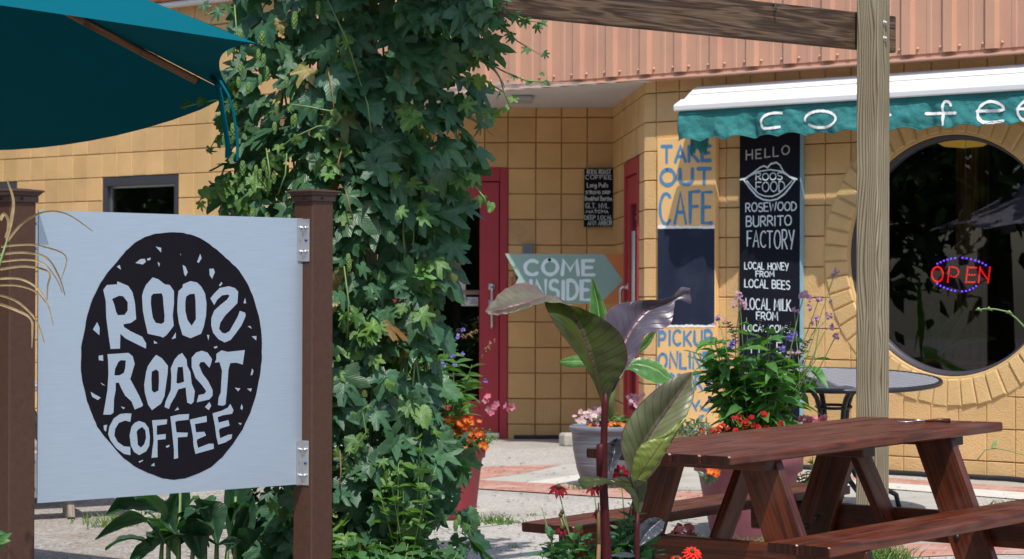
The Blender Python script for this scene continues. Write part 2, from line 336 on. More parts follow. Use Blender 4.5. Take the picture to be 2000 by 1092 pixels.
M['redwood'] = wood('redwood_stain', (.034, .009, .005), (.086, .017, .006), (.126, .028, .010), .36, 110, 15, bump=.16, along=1.0, worn_sheen=((.125, .052, .036), .50, .80), spec=.32)  # mauve patches: wear, with the top's mottled reflections put into the colour
M['greywood'] = wood('grey_weathered', (.16, .13, .11), (.28, .24, .20), (.38, .34, .30), .85)
M['concrete'] = simple('aggregate_concrete', (.375, .35, .32), .9, .55, 48, .5, 140, dirt=((.30, .275, .245), 1.8, .48, .75), dirt2=((.22, .21, .17), 5.0, .62, .75))
M['flag'] = simple('flagstone', (.37, .36, .325), .85, .14, 12, .3, 60, dirt=((.27, .255, .21), 3, .5, .75))
M['slab'] = simple('pale_slab', (.52, .50, .45), .85, .1, 14, .25, 80)
M['kerb'] = simple('grey_stone_block', (.38, .36, .31), .9, .2, 18, .5, 50)
M['pot_red'] = simple('red_pot', (.23, .028, .038), .5, .1, 8)
M['pot_mauve'] = simple('mauve_pot', (.22, .062, .085), .6, .2, 7, .1, 40)
M['pot_grey'] = simple('grey_pot', (.155, .17, .205), .6, .12, 10, .2, 40)
M['iron'] = simple('wrought_iron', (.025, .027, .032), .4, .2, 12, metal=.3)
M['soil'] = simple('soil', (.05, .035, .025), .95, .3, 30, .5, 40)
M['bark'] = simple('bark', (.10, .075, .05), .9, .35, 18, .7, 30)
M['leaf'] = leafmat('hop_leaf', .42, .30, .5, veins=True)
M['leaf2'] = leafmat('bush_leaf', .42, .33)
M['leafdry'] = leafmat('dry_blade', .7, .25, .25, (1.1, 1.0, .7))
M['petal'] = leafmat('petals', .6, .35, .2, (1.2, 1.0, 1.0))
M['stem'] = simple('green_stem', (.13, .21, .06), .5, .2, 20)
M['stem_dry'] = simple('dry_vine_stem', (.20, .10, .045), .7, .2, 20)
M['stem_red'] = simple('burgundy_stem', (.048, .006, .008), .5, .3, 18, spec=.2)
M['grass'] = leafmat('grass', .5, .3)
M['tan'] = simple('tan_paper', (.6, .6, .58), .7)
M['pink_sign'] = simple('pink_poster', (.62, .05, .12), .7)
M['bolt'] = simple('galvanised_bolt', (.45, .45, .43), .4, .1, 30, metal=.8)
M['whitefab'] = simple('white_canvas', (.62, .58, .70), .8, .05, 4)
M['lampshade'] = emit('amber_shade', (.75, .42, .07), .28)
M['led_red'] = emit('red_led', (1, .012, .02), 1.1)
M['led_violet'] = emit('violet_led', (.20, .06, 1), 1.5)
def striped_pot():
    m, n, b, l = newmat('grey_ribbed_pot')
    tc = nd(n, 'ShaderNodeTexCoord'); mp = nd(n, 'ShaderNodeMapping'); mp.inputs['Scale'].default_value = (3, 3, 110); l.new(tc.outputs['Object'], mp.inputs['Vector'])
    no = nd(n, 'ShaderNodeTexNoise'); no.inputs['Scale'].default_value = 1; no.inputs['Detail'].default_value = 4; l.new(mp.outputs[0], no.inputs['Vector'])
    r_ = ramp(n, [(.3, (.11, .125, .155)), (.55, (.15, .165, .20)), (.75, (.21, .225, .26))]); l.new(no.outputs['Fac'], r_.inputs['Fac']); l.new(r_.outputs[0], b.inputs['Base Color'])
    bp = nd(n, 'ShaderNodeBump'); bp.inputs['Strength'].default_value = .6; bp.inputs['Distance'].default_value = .006; l.new(no.outputs['Fac'], bp.inputs['Height']); l.new(bp.outputs[0], b.inputs['Normal']); b.inputs['Roughness'].default_value = .55
    return m
M['pot_grey'] = striped_pot()
def brickmat():
    m, n, b, l = newmat('brick_paving')
    tc = nd(n, 'ShaderNodeTexCoord'); mp = nd(n, 'ShaderNodeMapping'); mp.inputs['Rotation'].default_value = (0, 0, R(20)); l.new(tc.outputs['Object'], mp.inputs['Vector'])
    br = nd(n, 'ShaderNodeTexBrick'); br.inputs['Color1'].default_value = (.33, .125, .09, 1); br.inputs['Color2'].default_value = (.42, .19, .14, 1); br.inputs['Mortar'].default_value = (.34, .28, .23, 1)
    br.inputs['Scale'].default_value = 1; br.inputs['Brick Width'].default_value = .2; br.inputs['Row Height'].default_value = .1; br.inputs['Mortar Size'].default_value = .006; l.new(mp.outputs[0], br.inputs['Vector'])
    no = nd(n, 'ShaderNodeTexNoise'); no.inputs['Scale'].default_value = 6; no.inputs['Detail'].default_value = 8; l.new(tc.outputs['Object'], no.inputs['Vector'])
    mx = nd(n, 'ShaderNodeMixRGB'); mx.inputs['Color2'].default_value = (.45, .36, .30, 1); r_ = ramp(n, [(.45, (0, 0, 0)), (.8, (.8, .8, .8))]); l.new(no.outputs['Fac'], r_.inputs['Fac']); l.new(r_.outputs[0], mx.inputs['Fac']); l.new(br.outputs[0], mx.inputs['Color1'])
    l.new(mx.outputs[0], b.inputs['Base Color']); b.inputs['Roughness'].default_value = .9
    bp = nd(n, 'ShaderNodeBump'); bp.inputs['Strength'].default_value = .5; bp.inputs['Distance'].default_value = .006; l.new(no.outputs['Fac'], bp.inputs['Height']); l.new(bp.outputs[0], b.inputs['Normal'])
    return m
M['brick'] = brickmat()
def gravelmat():
    m, n, b, l = newmat('gravel_ground')
    tc = nd(n, 'ShaderNodeTexCoord'); vo = nd(n, 'ShaderNodeTexVoronoi'); vo.inputs['Scale'].default_value = 55; l.new(tc.outputs['Object'], vo.inputs['Vector'])
    r_ = ramp(n, [(0, (.17, .15, .13)), (.5, (.30, .27, .24)), (1, (.46, .43, .39))]); l.new(vo.outputs['Color'], r_.inputs['Fac'])
    no = nd(n, 'ShaderNodeTexNoise'); no.inputs['Scale'].default_value = 2.2; no.inputs['Detail'].default_value = 8; l.new(tc.outputs['Object'], no.inputs['Vector'])
    mx = nd(n, 'ShaderNodeMixRGB'); mx.inputs['Color2'].default_value = (.24, .195, .145, 1); r2 = ramp(n, [(.48, (0, 0, 0)), (.72, (.75, .75, .75))]); l.new(no.outputs['Fac'], r2.inputs['Fac']); l.new(r2.outputs[0], mx.inputs['Fac']); l.new(r_.outputs[0], mx.inputs['Color1'])
    l.new(mx.outputs[0], b.inputs['Base Color']); b.inputs['Roughness'].default_value = .95
    bp = nd(n, 'ShaderNodeBump'); bp.inputs['Strength'].default_value = .9; bp.inputs['Distance'].default_value = .012; l.new(vo.outputs['Distance'], bp.inputs['Height']); l.new(bp.outputs[0], b.inputs['Normal'])
    return m
M['gravel'] = gravelmat()
def meshtopmat():
    m, n, b, l = newmat('metal_mesh')
    tc = nd(n, 'ShaderNodeTexCoord'); ck = nd(n, 'ShaderNodeTexChecker'); ck.inputs['Scale'].default_value = 30; l.new(tc.outputs['Object'], ck.inputs['Vector'])
    ck.inputs['Color1'].default_value = (.11, .115, .13, 1); ck.inputs['Color2'].default_value = (.40, .41, .45, 1)
    no = nd(n, 'ShaderNodeTexNoise'); no.inputs['Scale'].default_value = 9; l.new(tc.outputs['Object'], no.inputs['Vector'])
    mx = nd(n, 'ShaderNodeMixRGB', blend_type='MULTIPLY'); mx.inputs['Fac'].default_value = .25; l.new(ck.outputs[0], mx.inputs['Color1']); l.new(no.outputs['Color'], mx.inputs['Color2'])
    l.new(mx.outputs[0], b.inputs['Base Color']); b.inputs['Roughness'].default_value = .45
    bp = nd(n, 'ShaderNodeBump'); bp.inputs['Strength'].default_value = .8; bp.inputs['Distance'].default_value = .003; l.new(ck.outputs[1], bp.inputs['Height']); l.new(bp.outputs[0], b.inputs['Normal'])
    return m
M['meshtop'] = meshtopmat()
def cannamat(name, a, bcol, vein, rough=.31, trans=.25, tcol=(.9, .75, .25), nv=15):
    m, n, b, l = newmat(name)
    uv = nd(n, 'ShaderNodeUVMap'); sp = nd(n, 'ShaderNodeSeparateXYZ'); l.new(uv.outputs[0], sp.inputs[0])   # u along 0..1, v across -1..1
    ab = nd(n, 'ShaderNodeMath', operation='ABSOLUTE'); l.new(sp.outputs['Y'], ab.inputs[0])
    k1 = nd(n, 'ShaderNodeMath', operation='MULTIPLY'); k1.inputs[1].default_value = nv; l.new(sp.outputs['X'], k1.inputs[0])
    k2 = nd(n, 'ShaderNodeMath', operation='MULTIPLY_ADD'); k2.inputs[1].default_value = -3.2; l.new(ab.outputs[0], k2.inputs[0]); l.new(k1.outputs[0], k2.inputs[2])
    fr = nd(n, 'ShaderNodeMath', operation='PINGPONG'); fr.inputs[1].default_value = .5; l.new(k2.outputs[0], fr.inputs[0])
    r_ = ramp(n, [(0.0, (1, 1, 1)), (.10, (0, 0, 0))]); l.new(fr.outputs[0], r_.inputs['Fac'])
    fine = nd(n, 'ShaderNodeMath', operation='MULTIPLY'); fine.inputs[1].default_value = 5.0; l.new(k2.outputs[0], fine.inputs[0])
    ff = nd(n, 'ShaderNodeMath', operation='PINGPONG'); ff.inputs[1].default_value = .5; l.new(fine.outputs[0], ff.inputs[0])
    tc = nd(n, 'ShaderNodeTexCoord'); no = nd(n, 'ShaderNodeTexNoise'); no.inputs['Scale'].default_value = 9; no.inputs['Detail'].default_value = 5; l.new(tc.outputs['Object'], no.inputs['Vector'])
    ad = nd(n, 'ShaderNodeMath', operation='MULTIPLY_ADD'); ad.inputs[1].default_value = .18; l.new(ff.outputs[0], ad.inputs[0]); l.new(no.outputs['Fac'], ad.inputs[2])
    base = ramp(n, [(.38, a), (.68, bcol)]); l.new(ad.outputs[0], base.inputs['Fac'])
    mx = nd(n, 'ShaderNodeMixRGB'); mx.inputs['Color2'].default_value = (*vein, 1); l.new(base.outputs[0], mx.inputs['Color1'])
    mr = nd(n, 'ShaderNodeMath', operation='LESS_THAN'); mr.inputs[1].default_value = .045; l.new(ab.outputs[0], mr.inputs[0])
    mr2 = nd(n, 'ShaderNodeMath', operation='GREATER_THAN'); mr2.inputs[1].default_value = .965; l.new(ab.outputs[0], mr2.inputs[0])
    mxx = nd(n, 'ShaderNodeMath', operation='MAXIMUM'); l.new(mr.outputs[0], mxx.inputs[0]); l.new(mr2.outputs[0], mxx.inputs[1])
    k3 = nd(n, 'ShaderNodeMath', operation='MULTIPLY'); k3.inputs[1].default_value = .55; l.new(r_.outputs[0], k3.inputs[0])
    k4 = nd(n, 'ShaderNodeMath', operation='MAXIMUM'); l.new(k3.outputs[0], k4.inputs[0]); l.new(mxx.outputs[0], k4.inputs[1]); l.new(k4.outputs[0], mx.inputs['Fac'])
    l.new(mx.outputs[0], b.inputs['Base Color']); b.inputs['Roughness'].default_value = rough
    bp = nd(n, 'ShaderNodeBump'); bp.inputs['Strength'].default_value = .5; bp.inputs['Distance'].default_value = .004; bp.invert = True; l.new(r_.outputs[0], bp.inputs['Height']); l.new(bp.outputs[0], b.inputs['Normal'])
    tr = nd(n, 'ShaderNodeBsdfTranslucent'); m2 = nd(n, 'ShaderNodeMixRGB', blend_type='MULTIPLY'); m2.inputs['Fac'].default_value = 1; m2.inputs['Color2'].default_value = (*tcol, 1); l.new(mx.outputs[0], m2.inputs['Color1']); l.new(m2.outputs[0], tr.inputs['Color'])
    ms = nd(n, 'ShaderNodeMixShader'); ms.inputs['Fac'].default_value = trans; l.new(b.outputs[0], ms.inputs[1]); l.new(tr.outputs[0], ms.inputs[2]); l.new(ms.outputs[0], n.nodes['Material Output'].inputs['Surface'])
    return m
M['canna_green'] = cannamat('canna_green', (.030, .032, .011), (.060, .088, .020), (.07, .018, .018), trans=.35, tcol=(1.3, 1.5, .5))
M['canna_purple'] = cannamat('canna_purple', (.048, .040, .060), (.080, .070, .098), (.16, .06, .075), rough=.34, trans=.15)
M['canna_tip'] = cannamat('canna_tip', (.105, .075, .065), (.15, .15, .095), (.20, .075, .085), rough=.4, trans=.2, tcol=(1.1, 1.1, .6))
M['canna_pale'] = cannamat('canna_pale', (.10, .10, .06), (.17, .19, .10), (.09, .04, .045), rough=.4, trans=.3, tcol=(1.2, 1.3, .5))
M['canna_lime'] = cannamat('canna_lime', (.20, .26, .05), (.34, .42, .11), (.16, .10, .05), trans=.45, tcol=(1.2, 1.3, .4))
M['canna_grey'] = cannamat('canna_grey', (.038, .045, .058), (.062, .070, .085), (.06, .04, .05), trans=.15)
M['banana'] = cannamat('banana_leaf', (.035, .12, .03), (.075, .21, .06), (.30, .42, .16), trans=.35, tcol=(1.2, 1.5, .4), nv=24)
M['darkbroad'] = cannamat('dark_broad_leaf', (.018, .06, .03), (.035, .10, .05), (.05, .12, .05), trans=.3, tcol=(1.2, 1.6, .4), nv=18)
# ================================================================== GROUND
g = MB()
xs = [-60, -30, -15, -9]+[x*.5 for x in range(-14, 17)]+[10, 15, 30, 60]
ys = [-40, -20, -8, 0]+[4+y*.5 for y in range(0, 42)]+[28, 35, 50, 90]
for y in ys:
    for x in xs: g.v.append((x, y, gz(x, y))); g.col.append((1, 1, 1))
nx = len(xs)
for j in range(len(ys)-1):
    for i in range(nx-1): g.f.append([j*nx+i, j*nx+i+1, (j+1)*nx+i+1, (j+1)*nx+i]); g.uv.append([(0, 0)]*4)
tag(g.build('ground', M['gravel'], base=(0, 0, 0)), kind='structure')
def sheet(name, pts, mat, lift):
    """paving piece: polygon on the ground, gridded so it follows the fall of the yard"""
    mb = MB(); bm = bmesh.new()
    vs = [bm.verts.new((p.x, p.y, 0)) for p in pts]; f = bm.faces.new(vs); bmesh.ops.triangulate(bm, faces=[f])
    for ax in (0, 1):
        lo = min(p[ax] for p in pts); hi = max(p[ax] for p in pts); k = math.ceil(lo/.5)
        while k*.5 < hi:
            co = Vector((0, 0, 0)); co[ax] = k*.5; no = Vector((0, 0, 0)); no[ax] = 1
            bmesh.ops.bisect_plane(bm, geom=bm.verts[:]+bm.edges[:]+bm.faces[:], plane_co=co, plane_no=no); k += 1
    bmesh.ops.bisect_plane(bm, geom=bm.verts[:]+bm.edges[:]+bm.faces[:], plane_co=FP, plane_no=FN)
    bm.verts.index_update()
    for v in bm.verts: mb.v.append((v.co.x, v.co.y, gz(v.co.x, v.co.y)+lift)); mb.col.append((1, 1, 1))
    for f in bm.faces:
        mb.f.append([v.index for v in f.verts]); mb.uv.append([(0, 0)]*len(f.verts))
    bm.free()
    for f in mb.f:
        a, b, c = [Vector(mb.v[k]) for k in f[:3]]
        if (b-a).cross(c-a).z < 0: f.reverse()
    return tag(mb.build(name, mat), kind='structure')
V2 = lambda x, y: Vector((x, y, 0))
sheet('patio_concrete', [V2(-.62, 11.0), V2(.4, 8.0), V2(8, 3.0), V2(9, 12.5), V2(2.2, 15.85), V2(.94, 17.0), V2(.82, 19.28), V2(-1.6, 19.28), V2(-2.2, 19.0), V2(-1.3, 14.2), V2(-.95, 12.4)], M['concrete'], .004)
gp = lambda L: [onground(x, y) for x, y in L]
sheet('flagstones', gp([(905, 939), (1033, 924), (1100, 909), (1230, 904), (1420, 912), (1420, 960), (1160, 957), (1028, 946)]), M['flag'], .007)
sheet('pale_slab', gp([(1028, 945), (1128, 930), (1300, 926), (1300, 945), (1127, 952)]), M['slab'], .010)
sheet('brick_band', gp([(880, 942), (880, 918), (944, 914), (1098, 909.5), (1033, 924.5), (944, 937)]), M['brick'], .0085)
sheet('brick_band', gp([(860, 939), (943, 941), (1172, 953), (1380, 965), (1380, 986), (1172, 973), (940, 958), (860, 953)]), M['brick'], .0115)
sheet('brick_band', gp([(1560, 927), (1740, 936), (2060, 958), (2060, 968), (1740, 945), (1560, 934)]), M['brick'], .008)
sheet('pale_slab', gp([(1560, 935), (1740, 946), (2060, 969), (2060, 984), (1740, 958), (1560, 944)]), M['slab'], .010)
sheet('flagstones', gp([(1560, 945), (1740, 959), (1860, 968), (1840, 1000), (1700, 990), (1560, 975)]), M['flag'], .007)
sheet('brick_band', gp([(1690, 1070), (1880, 1062), (2060, 1060), (2060, 1085), (1900, 1086), (1700, 1095)]), M['brick'], .008)
sheet('flagstones', gp([(850, 1028), (920, 1014), (1020, 1013), (1010, 1022), (925, 1034), (880, 1045)]), M['flag'], .007)
# ================================================================== THE CAFE BUILDING
bl = thing('cafe_building', fac(0, 0), 'tan painted block cafe building with a coral metal fascia, red doors and a round window', 'building')
CW = facpx(1857, 499); CS, CZ = CW
def inset(poly, g):
    cx = sum(p[0] for p in poly)/len(poly); cy = sum(p[1] for p in poly)/len(poly); out = []
    n = len(poly)
    for i in range(n):
        a, b, c = poly[i-1], poly[i], poly[(i+1) % n]
        e1 = (b[0]-a[0], b[1]-a[1]); e2 = (c[0]-b[0], c[1]-b[1])
        l1 = math.hypot(*e1) or 1; l2 = math.hypot(*e2) or 1
        n1 = (-e1[1]/l1, e1[0]/l1); n2 = (-e2[1]/l2, e2[0]/l2)
        k = 1+n1[0]*n2[0]+n1[1]*n2[1]
        k = max(k, .35)
        out.append((b[0]+(n1[0]+n2[0])/k*g, b[1]+(n1[1]+n2[1])/k*g))
    return out
def clip(poly, px_, py_, nx_, ny_):
    out = []
    for i in range(len(poly)):
        a, b = poly[i], poly[(i+1) % len(poly)]
        da = (a[0]-px_)*nx_+(a[1]-py_)*ny_; db = (b[0]-px_)*nx_+(b[1]-py_)*ny_
        if da >= 0: out.append(a)
        if da*db < 0: t = da/(da-db); out.append((a[0]+(b[0]-a[0])*t, a[1]+(b[1]-a[1])*t))
    return out
def addblock(mb, mo, poly, place, gx=.0042, dp=.022, mortar=True):
    A = sum(poly[i][0]*poly[(i+1) % len(poly)][1]-poly[(i+1) % len(poly)][0]*poly[i][1] for i in range(len(poly)))/2
    if A < 0: poly = poly[::-1]; A = -A
    if A < .0012: return
    o = random.uniform(-.0012, .0012); n = len(poly)
    jit = [(random.uniform(-.0012, .0012), random.uniform(-.0012, .0012)) for _ in poly]
    P = [inset(poly, .001), [(a+j[0], b+j[1]) for (a, b), j in zip(inset(poly, gx), jit)], [(a+j[0], b+j[1]) for (a, b), j in zip(inset(poly, gx+.0028), jit)]]
    V = [place(a, b, -dp) for a, b in P[0]]+[place(a, b, -.003+o) for a, b in P[1]]+[place(a, b, o) for a, b in P[2]]
    Fc = [[2*n+i for i in range(n)]]
    for k in (0, n):
        for i in range(n): Fc.append([k+i, k+(i+1) % n, k+n+(i+1) % n, k+n+i])
    t_ = random.choice([1, 1, 1.04, .96, .92, 1.06])*random.uniform(.97, 1.03); mb.add(V, Fc, None, (t_, t_*random.uniform(.98, 1.01), t_*random.uniform(.95, 1.03)))
    if mortar: mo.add([place(a, b, -dp+.0005) for a, b in poly], [list(range(n))])
def wallgrid(mb, mo, place, sj, zj, skip=None, clipper=None):
    for i in range(len(sj)-1):
        for j in range(len(zj)-1):
            p = [(sj[i], zj[j]), (sj[i+1], zj[j]), (sj[i+1], zj[j+1]), (sj[i], zj[j+1])]
            cx, cy = (sj[i]+sj[i+1])/2, (zj[j]+zj[j+1])/2
            if skip and skip(cx, cy): continue
            if clipper:
                p = clipper(p, cx, cy)
                if len(p) < 3: continue
            addblock(mb, mo, p, place)
def round_clip(p, cx, cy):
    dx, dy = cx-CS, cy-CZ; r_ = math.hypot(dx, dy)
    if r_ > 1.2: return p
    if all(math.hypot(a-CS, b-CZ) < .955 for a, b in p): return []
    nx_, ny_ = dx/r_, dy/r_
    return clip(p, CS+nx_*.84, CZ+ny_*.84, nx_, ny_)
zj = [-.04]+[ROW0-B*k for k in range(12, -8, -1)]
wb, mo = MB(), MB(); wb.smooth = False; mo.smooth = False
wallgrid(wb, mo, fac, [-.1016]+[B*k for k in range(0, 26)], [z for z in zj if z < 2.8], clipper=round_clip)
LK = -6.7471
SREC = (19.3-FP.y)/FT.y
def lskip(s, z):
    k = (s-LK)/B
    return z < ROW0-B*2 and z > ROW0-B*7 and ((3 < k < 8) or (-8 < k < -3))
lj = [LK+B*k for k in range(-16, 17) if LK+B*k < SREC-.05]+[SREC]
wallgrid(wb, mo, fac, lj, [z for z in zj if z < 3.6], skip=lskip)
# the recessed entrance: back wall faces the yard, side wall returns to the corner
RY = 19.3; XR = .797
back = lambda a, b, p=0: Vector((a, RY-p, b))
DX0, DX1, DZ = -1.055, -.035, 2.152
xj = sorted([XR-B*k for k in range(0, 12)]+[-1.608, DX0, DX1])
xj[-1] = XR+.012
xj = [x for i, x in enumerate(xj) if i == 0 or x-xj[i-1] > .03]
def bz(a): return [z for z in zj if z < 2.75]
wallgrid(wb, mo, back, [x for x in xj], sorted(set([z for z in zj if z < 2.8])), skip=lambda x, z: DX0 < x < DX1 and z < DZ-.02)
CO = fac(-.1016, 0); SB = Vector((XR, RY, 0)); ST = (CO-SB); SL = ST.length; ST.normalize(); SN = Vector((-ST.y, ST.x, 0)) if (-ST.y) < 0 else Vector((ST.y, -ST.x, 0))
side = lambda a, b, p=0: SB+ST*a+UP*b+SN*p
def sidepx(px, py):
    P = onplane(px, py, SB, SN); return (P-SB).dot(ST), P.z
q0 = sidepx(1221, 450)[0]; q1 = min(sidepx(1248, 450)[0], SL-.21); sdz = sidepx(1225, 318)[1]
sj = [0]; 
while sj[-1]+B < SL-.1: sj.append(sj[-1]+B)
sj = sorted(set(sj+[SL])); 
def sskip(a, z): return q0 < a < q1 and z < sdz
sj2 = sorted([x for x in sj if abs(x-q0) > .07 and abs(x-q1) > .07]+[q0, q1])
wallgrid(wb, mo, side, sj2, [z for z in zj if z < 2.8], skip=sskip)
wall = wb.build('block_wall', M['block'], bl); mo.build('mortar', M['mortar'], wall)
# round window surround
vr, vm = MB(), MB(); vr.smooth = False
circ = lambda r_, a, p: fac(CS+r_*math.cos(a), CZ+r_*math.sin(a), p)
NV = 54
for i in range(NV):
    a0 = 2*math.pi*i/NV+R(2); a1 = a0+2*math.pi/NV; g_ = .0062; tl = random.uniform(.008, .02)
    rA, rB = .778, .957+random.uniform(-.006, .006)
    def rr(ga, gr, p0, p1):
        out = []
        for (r_, s_) in ((rA+gr, 1), (rB-gr, 1), (rB-gr, -1), (rA+gr, -1)):
            a = (a0+ga/r_) if s_ > 0 else (a1-ga/r_)
            out.append(circ(r_, a, p0 if s_ > 0 else p1))
        return out
    V = rr(.001, 0, -.008, -.008)+rr(g_, .004, tl*.4, tl*.4)+rr(g_+.006, .011, tl, tl*.5+.002)
    Fc = [[8, 11, 10, 9]]
    for k in (0, 4):
        for q in range(4): Fc.append([k+q, k+4+q, k+4+(q+1) % 4, k+(q+1) % 4])
    vr.add(V, Fc)
rv = vr.build('round_surround', M['ring'], bl)
prof = [(.985, -.009), (.955, .0015), (.80, .0015), (.772, .006), (.764, .0), (.764, -.13)]
def ring_mesh(prof, n=96):
    m = MB()
    for r_, p in prof: m.v.extend([tuple(circ(r_, 2*math.pi*k/n, p)) for k in range(n)]); m.col.extend([(1, 1, 1)]*n)
    for i in range(len(prof)-1):
        for k in range(n): m.f.append([i*n+k, i*n+(k+1) % n, (i+1)*n+(k+1) % n, (i+1)*n+k]); m.uv.append([(0, 0)]*4)
    return m
ring_mesh(prof).build('mortar', M['mortar'], rv)
fr = ring_mesh([(.7635, -.014), (.758, -.012), (.753, -.012), (.749, -.018), (.746, -.034), (.740, -.038), (.735, -.048), (.732, -.078)]).build('round_window', M['steel_dark'], bl)
pn = MB(); pn.poly([circ(.735, 2*math.pi*k/96, -.07) for k in range(96)]); pn.smooth = False
pn.build('pane', M['glass'], fr)
# rooms behind the glass
rm = MB(); rm.smooth = False
def room(c):        # 8 points: front quad then back quad; leaves the front open
    rm.add(c, [[4, 5, 6, 7], [0, 1, 5, 4], [1, 2, 6, 5], [2, 3, 7, 6], [3, 0, 4, 7]])
room([fac(.35, .15, -.16), fac(5.2, .15, -.16), fac(5.2, 2.75, -.16), fac(.35, 2.75, -.16), fac(.35, .15, -4), fac(5.2, .15, -4), fac(5.2, 2.75, -4), fac(.35, 2.75, -4)])
room([back(-1.1, 0, -.12), back(.05, 0, -.12), back(.05, 2.2, -.12), back(-1.1, 2.2, -.12), back(-2.2, 0, -3.5), back(1.2, 0, -3.5), back(1.2, 2.6, -3.5), back(-2.2, 2.6, -3.5)])
for k0 in (3, -8):
    a, b = LK+B*k0, LK+B*(k0+5); room([fac(a, .9, -.14), fac(b, .9, -.14), fac(b, 2.4, -.14), fac(a, 2.4, -.14), fac(a, .9, -2), fac(b, .9, -2), fac(b, 2.4, -2), fac(a, 2.4, -2)])
rm.build('interior', M['interior'], bl)
ic = MB(); ic.beam(fac(1.87, .2, -1.1), fac(1.87, 2.7, -1.1), .17, .17, up=FN, bev=.01); ic.build('reflection_column', M['cedar'], bl)  # column added inside to stand for the timber post mirrored in the glass
isl = MB(); isl.fbox(1.55, 3.3, .70, .735, -.5, -.17); isl.build('window_ledge', M['cedar'], bl)
# left windows
for k0 in (3, -8):
    a, b = LK+B*k0+.004, LK+B*(k0+5)-.004; zt, zb = ROW0-B*2-.004, ROW0-B*7+.004
    f_ = MB(); f_.smooth = False; t_ = .055
    f_.fbox(a, b, zt-.075, zt, -.10, -.004); f_.fbox(a, b, zb, zb+t_, -.10, -.004); f_.fbox(a, a+t_, zb+t_, zt-.075, -.10, -.004); f_.fbox(b-t_, b, zb+t_, zt-.075, -.10, -.004)
    for (s0, s1, z0, z1) in ((a-.002, b+.002, zb-.002, zt+.002),): f_.fbox(s0, s0+.03, z0, z1, -.14, -.10); f_.fbox(s1-.03, s1, z0, z1, -.14, -.10); f_.fbox(s0+.03, s1-.03, z1-.03, z1, -.14, -.10)
    wf = f_.build('window', M['steel_dark'], bl, bev=.004)
    p_ = MB(); p_.poly([fac(a+t_, zb+t_, -.06), fac(b-t_, zb+t_, -.06), fac(b-t_, zt-.075, -.06), fac(a+t_, zt-.075, -.06)]); p_.build('pane', M['glass'], wf, smooth=False)
    e_ = MB(); e_.smooth = False; gk = .018
    for (s0, s1, z0, z1) in ((a+t_, a+t_+gk, zb+t_, zt-.075), (b-t_-gk, b-t_, zb+t_, zt-.075)): e_.fbox(s0, s1, z0, z1, -.058, -.045)
    e_.fbox(a+t_+gk, b-t_-gk, zt-.075-gk, zt-.075, -.058, -.045); e_.fbox(a+t_+gk, b-t_-gk, zb+t_, zb+t_+gk, -.058, -.045)
    e_.build('glazing_bead', M['alu'], wf)
# fascia cladding
PF = .13; ZF = 2.640
s_rib0 = facpx(1316, 120, PF+.03)[0]
cl = MB(); cl.smooth = False
s = s_rib0-.305*12; s_end = 5.0; ribs = []
while s < s_end: ribs.append(s); s += .305
pts = []
for s in ribs:
    pts += [(s, PF), (s+.006, PF+.034), (s+.072, PF+.034), (s+.086, PF), (s+.17, PF), (s+.176, PF+.005), (s+.205, PF+.005), (s+.211, PF)]
z0, z1 = ZF+.035, 4.1
for i in range(len(pts)-1):
    (a, p), (b, q) = pts[i], pts[i+1]
    cl.add([fac(a, z0, p), fac(b, z0, q), fac(b, z1, q), fac(a, z1, p)], [[0, 1, 2, 3]])
cl.fbox(ribs[0], s_end, ZF+.008, ZF+.052, PF-.02, PF-.006)
for s in ribs: cl.add([fac(s, z0, PF), fac(s+.006, z0, PF+.034), fac(s+.072, z0, PF+.034), fac(s+.086, z0, PF)], [[0, 3, 2, 1]])
cl.fbox(ribs[0]-.02, ribs[0], z0, z1, -.02, PF)
fc = cl.build('fascia_cladding', M['clad'], bl)
de = MB(); de.smooth = False
de.fbox(ribs[0], s_end, ZF-.004, ZF+.008, -.01, PF+.022)
de.build('drip_edge', simple('coral_trim', (.60, .345, .25), .5, .05, 3), bl, bev=.002)
for s in ribs:
    for ds in (.108, .275):
        scw = MB(); c = fac(s+ds, ZF+.07, PF); scw.tube([c, c+FN*.006], .011, 8); scw.tube([c+FN*.006, c+FN*.014], .006, 6); scw.build('screw', M['clad'], fc)
sf = MB(); sf.smooth = False
sf.poly([fac(0, ZF-.006, PF), fac(ribs[0], ZF-.006, PF), Vector((-2.0, 19.6, ZF-.006)), Vector((XR+.02, RY+.02, ZF-.006)), CO+UP*(ZF-.006), fac(0, ZF-.006, 0)])
so_ = sf.build('soffit', M['soffit'], bl)
gl_ = MB()
c0 = onplane(1004, 188, Vector((0, 0, ZF-.01)), UP); gl_.box(c0+Vector((.06, .1, -.016)), .16, .42, .03); gl_.build('soffit_light', simple('grey_fitting', (.33, .34, .36), .5), bl, bev=.006)
gv = MB()
for k in range(22):
    y = 17.0+k*.115; gv.box((-.35, y, ZF-.0075), 2.6, .008, .003)
gv.build('soffit_grooves', simple('soffit_groove', (.45, .44, .42), .8), so_)
rf = MB(); rf.smooth = False
rf.poly([fac(-10, 4.1, -.4), fac(5, 4.1, PF+.04), fac(5, 4.1, -8), fac(-10, 4.1, -9)]); rf.fbox(ribs[0]-.02, 5, 2.76, 4.1, -.3, -.02); rf.build('roof', M['fasciawood'], bl)
lf = MB(); lf.beam(fac(-10, 3.86, .07), fac(ribs[0]-.03, 3.86, .07), .10, .54, bev=.006); lf.build('left_fascia', M['fasciawood'], bl)
lt = MB(); lt.fbox(-10, ribs[0]-.03, 3.545, 3.585, -.01, .10); lt.build('left_trim', M['soffit'], bl)
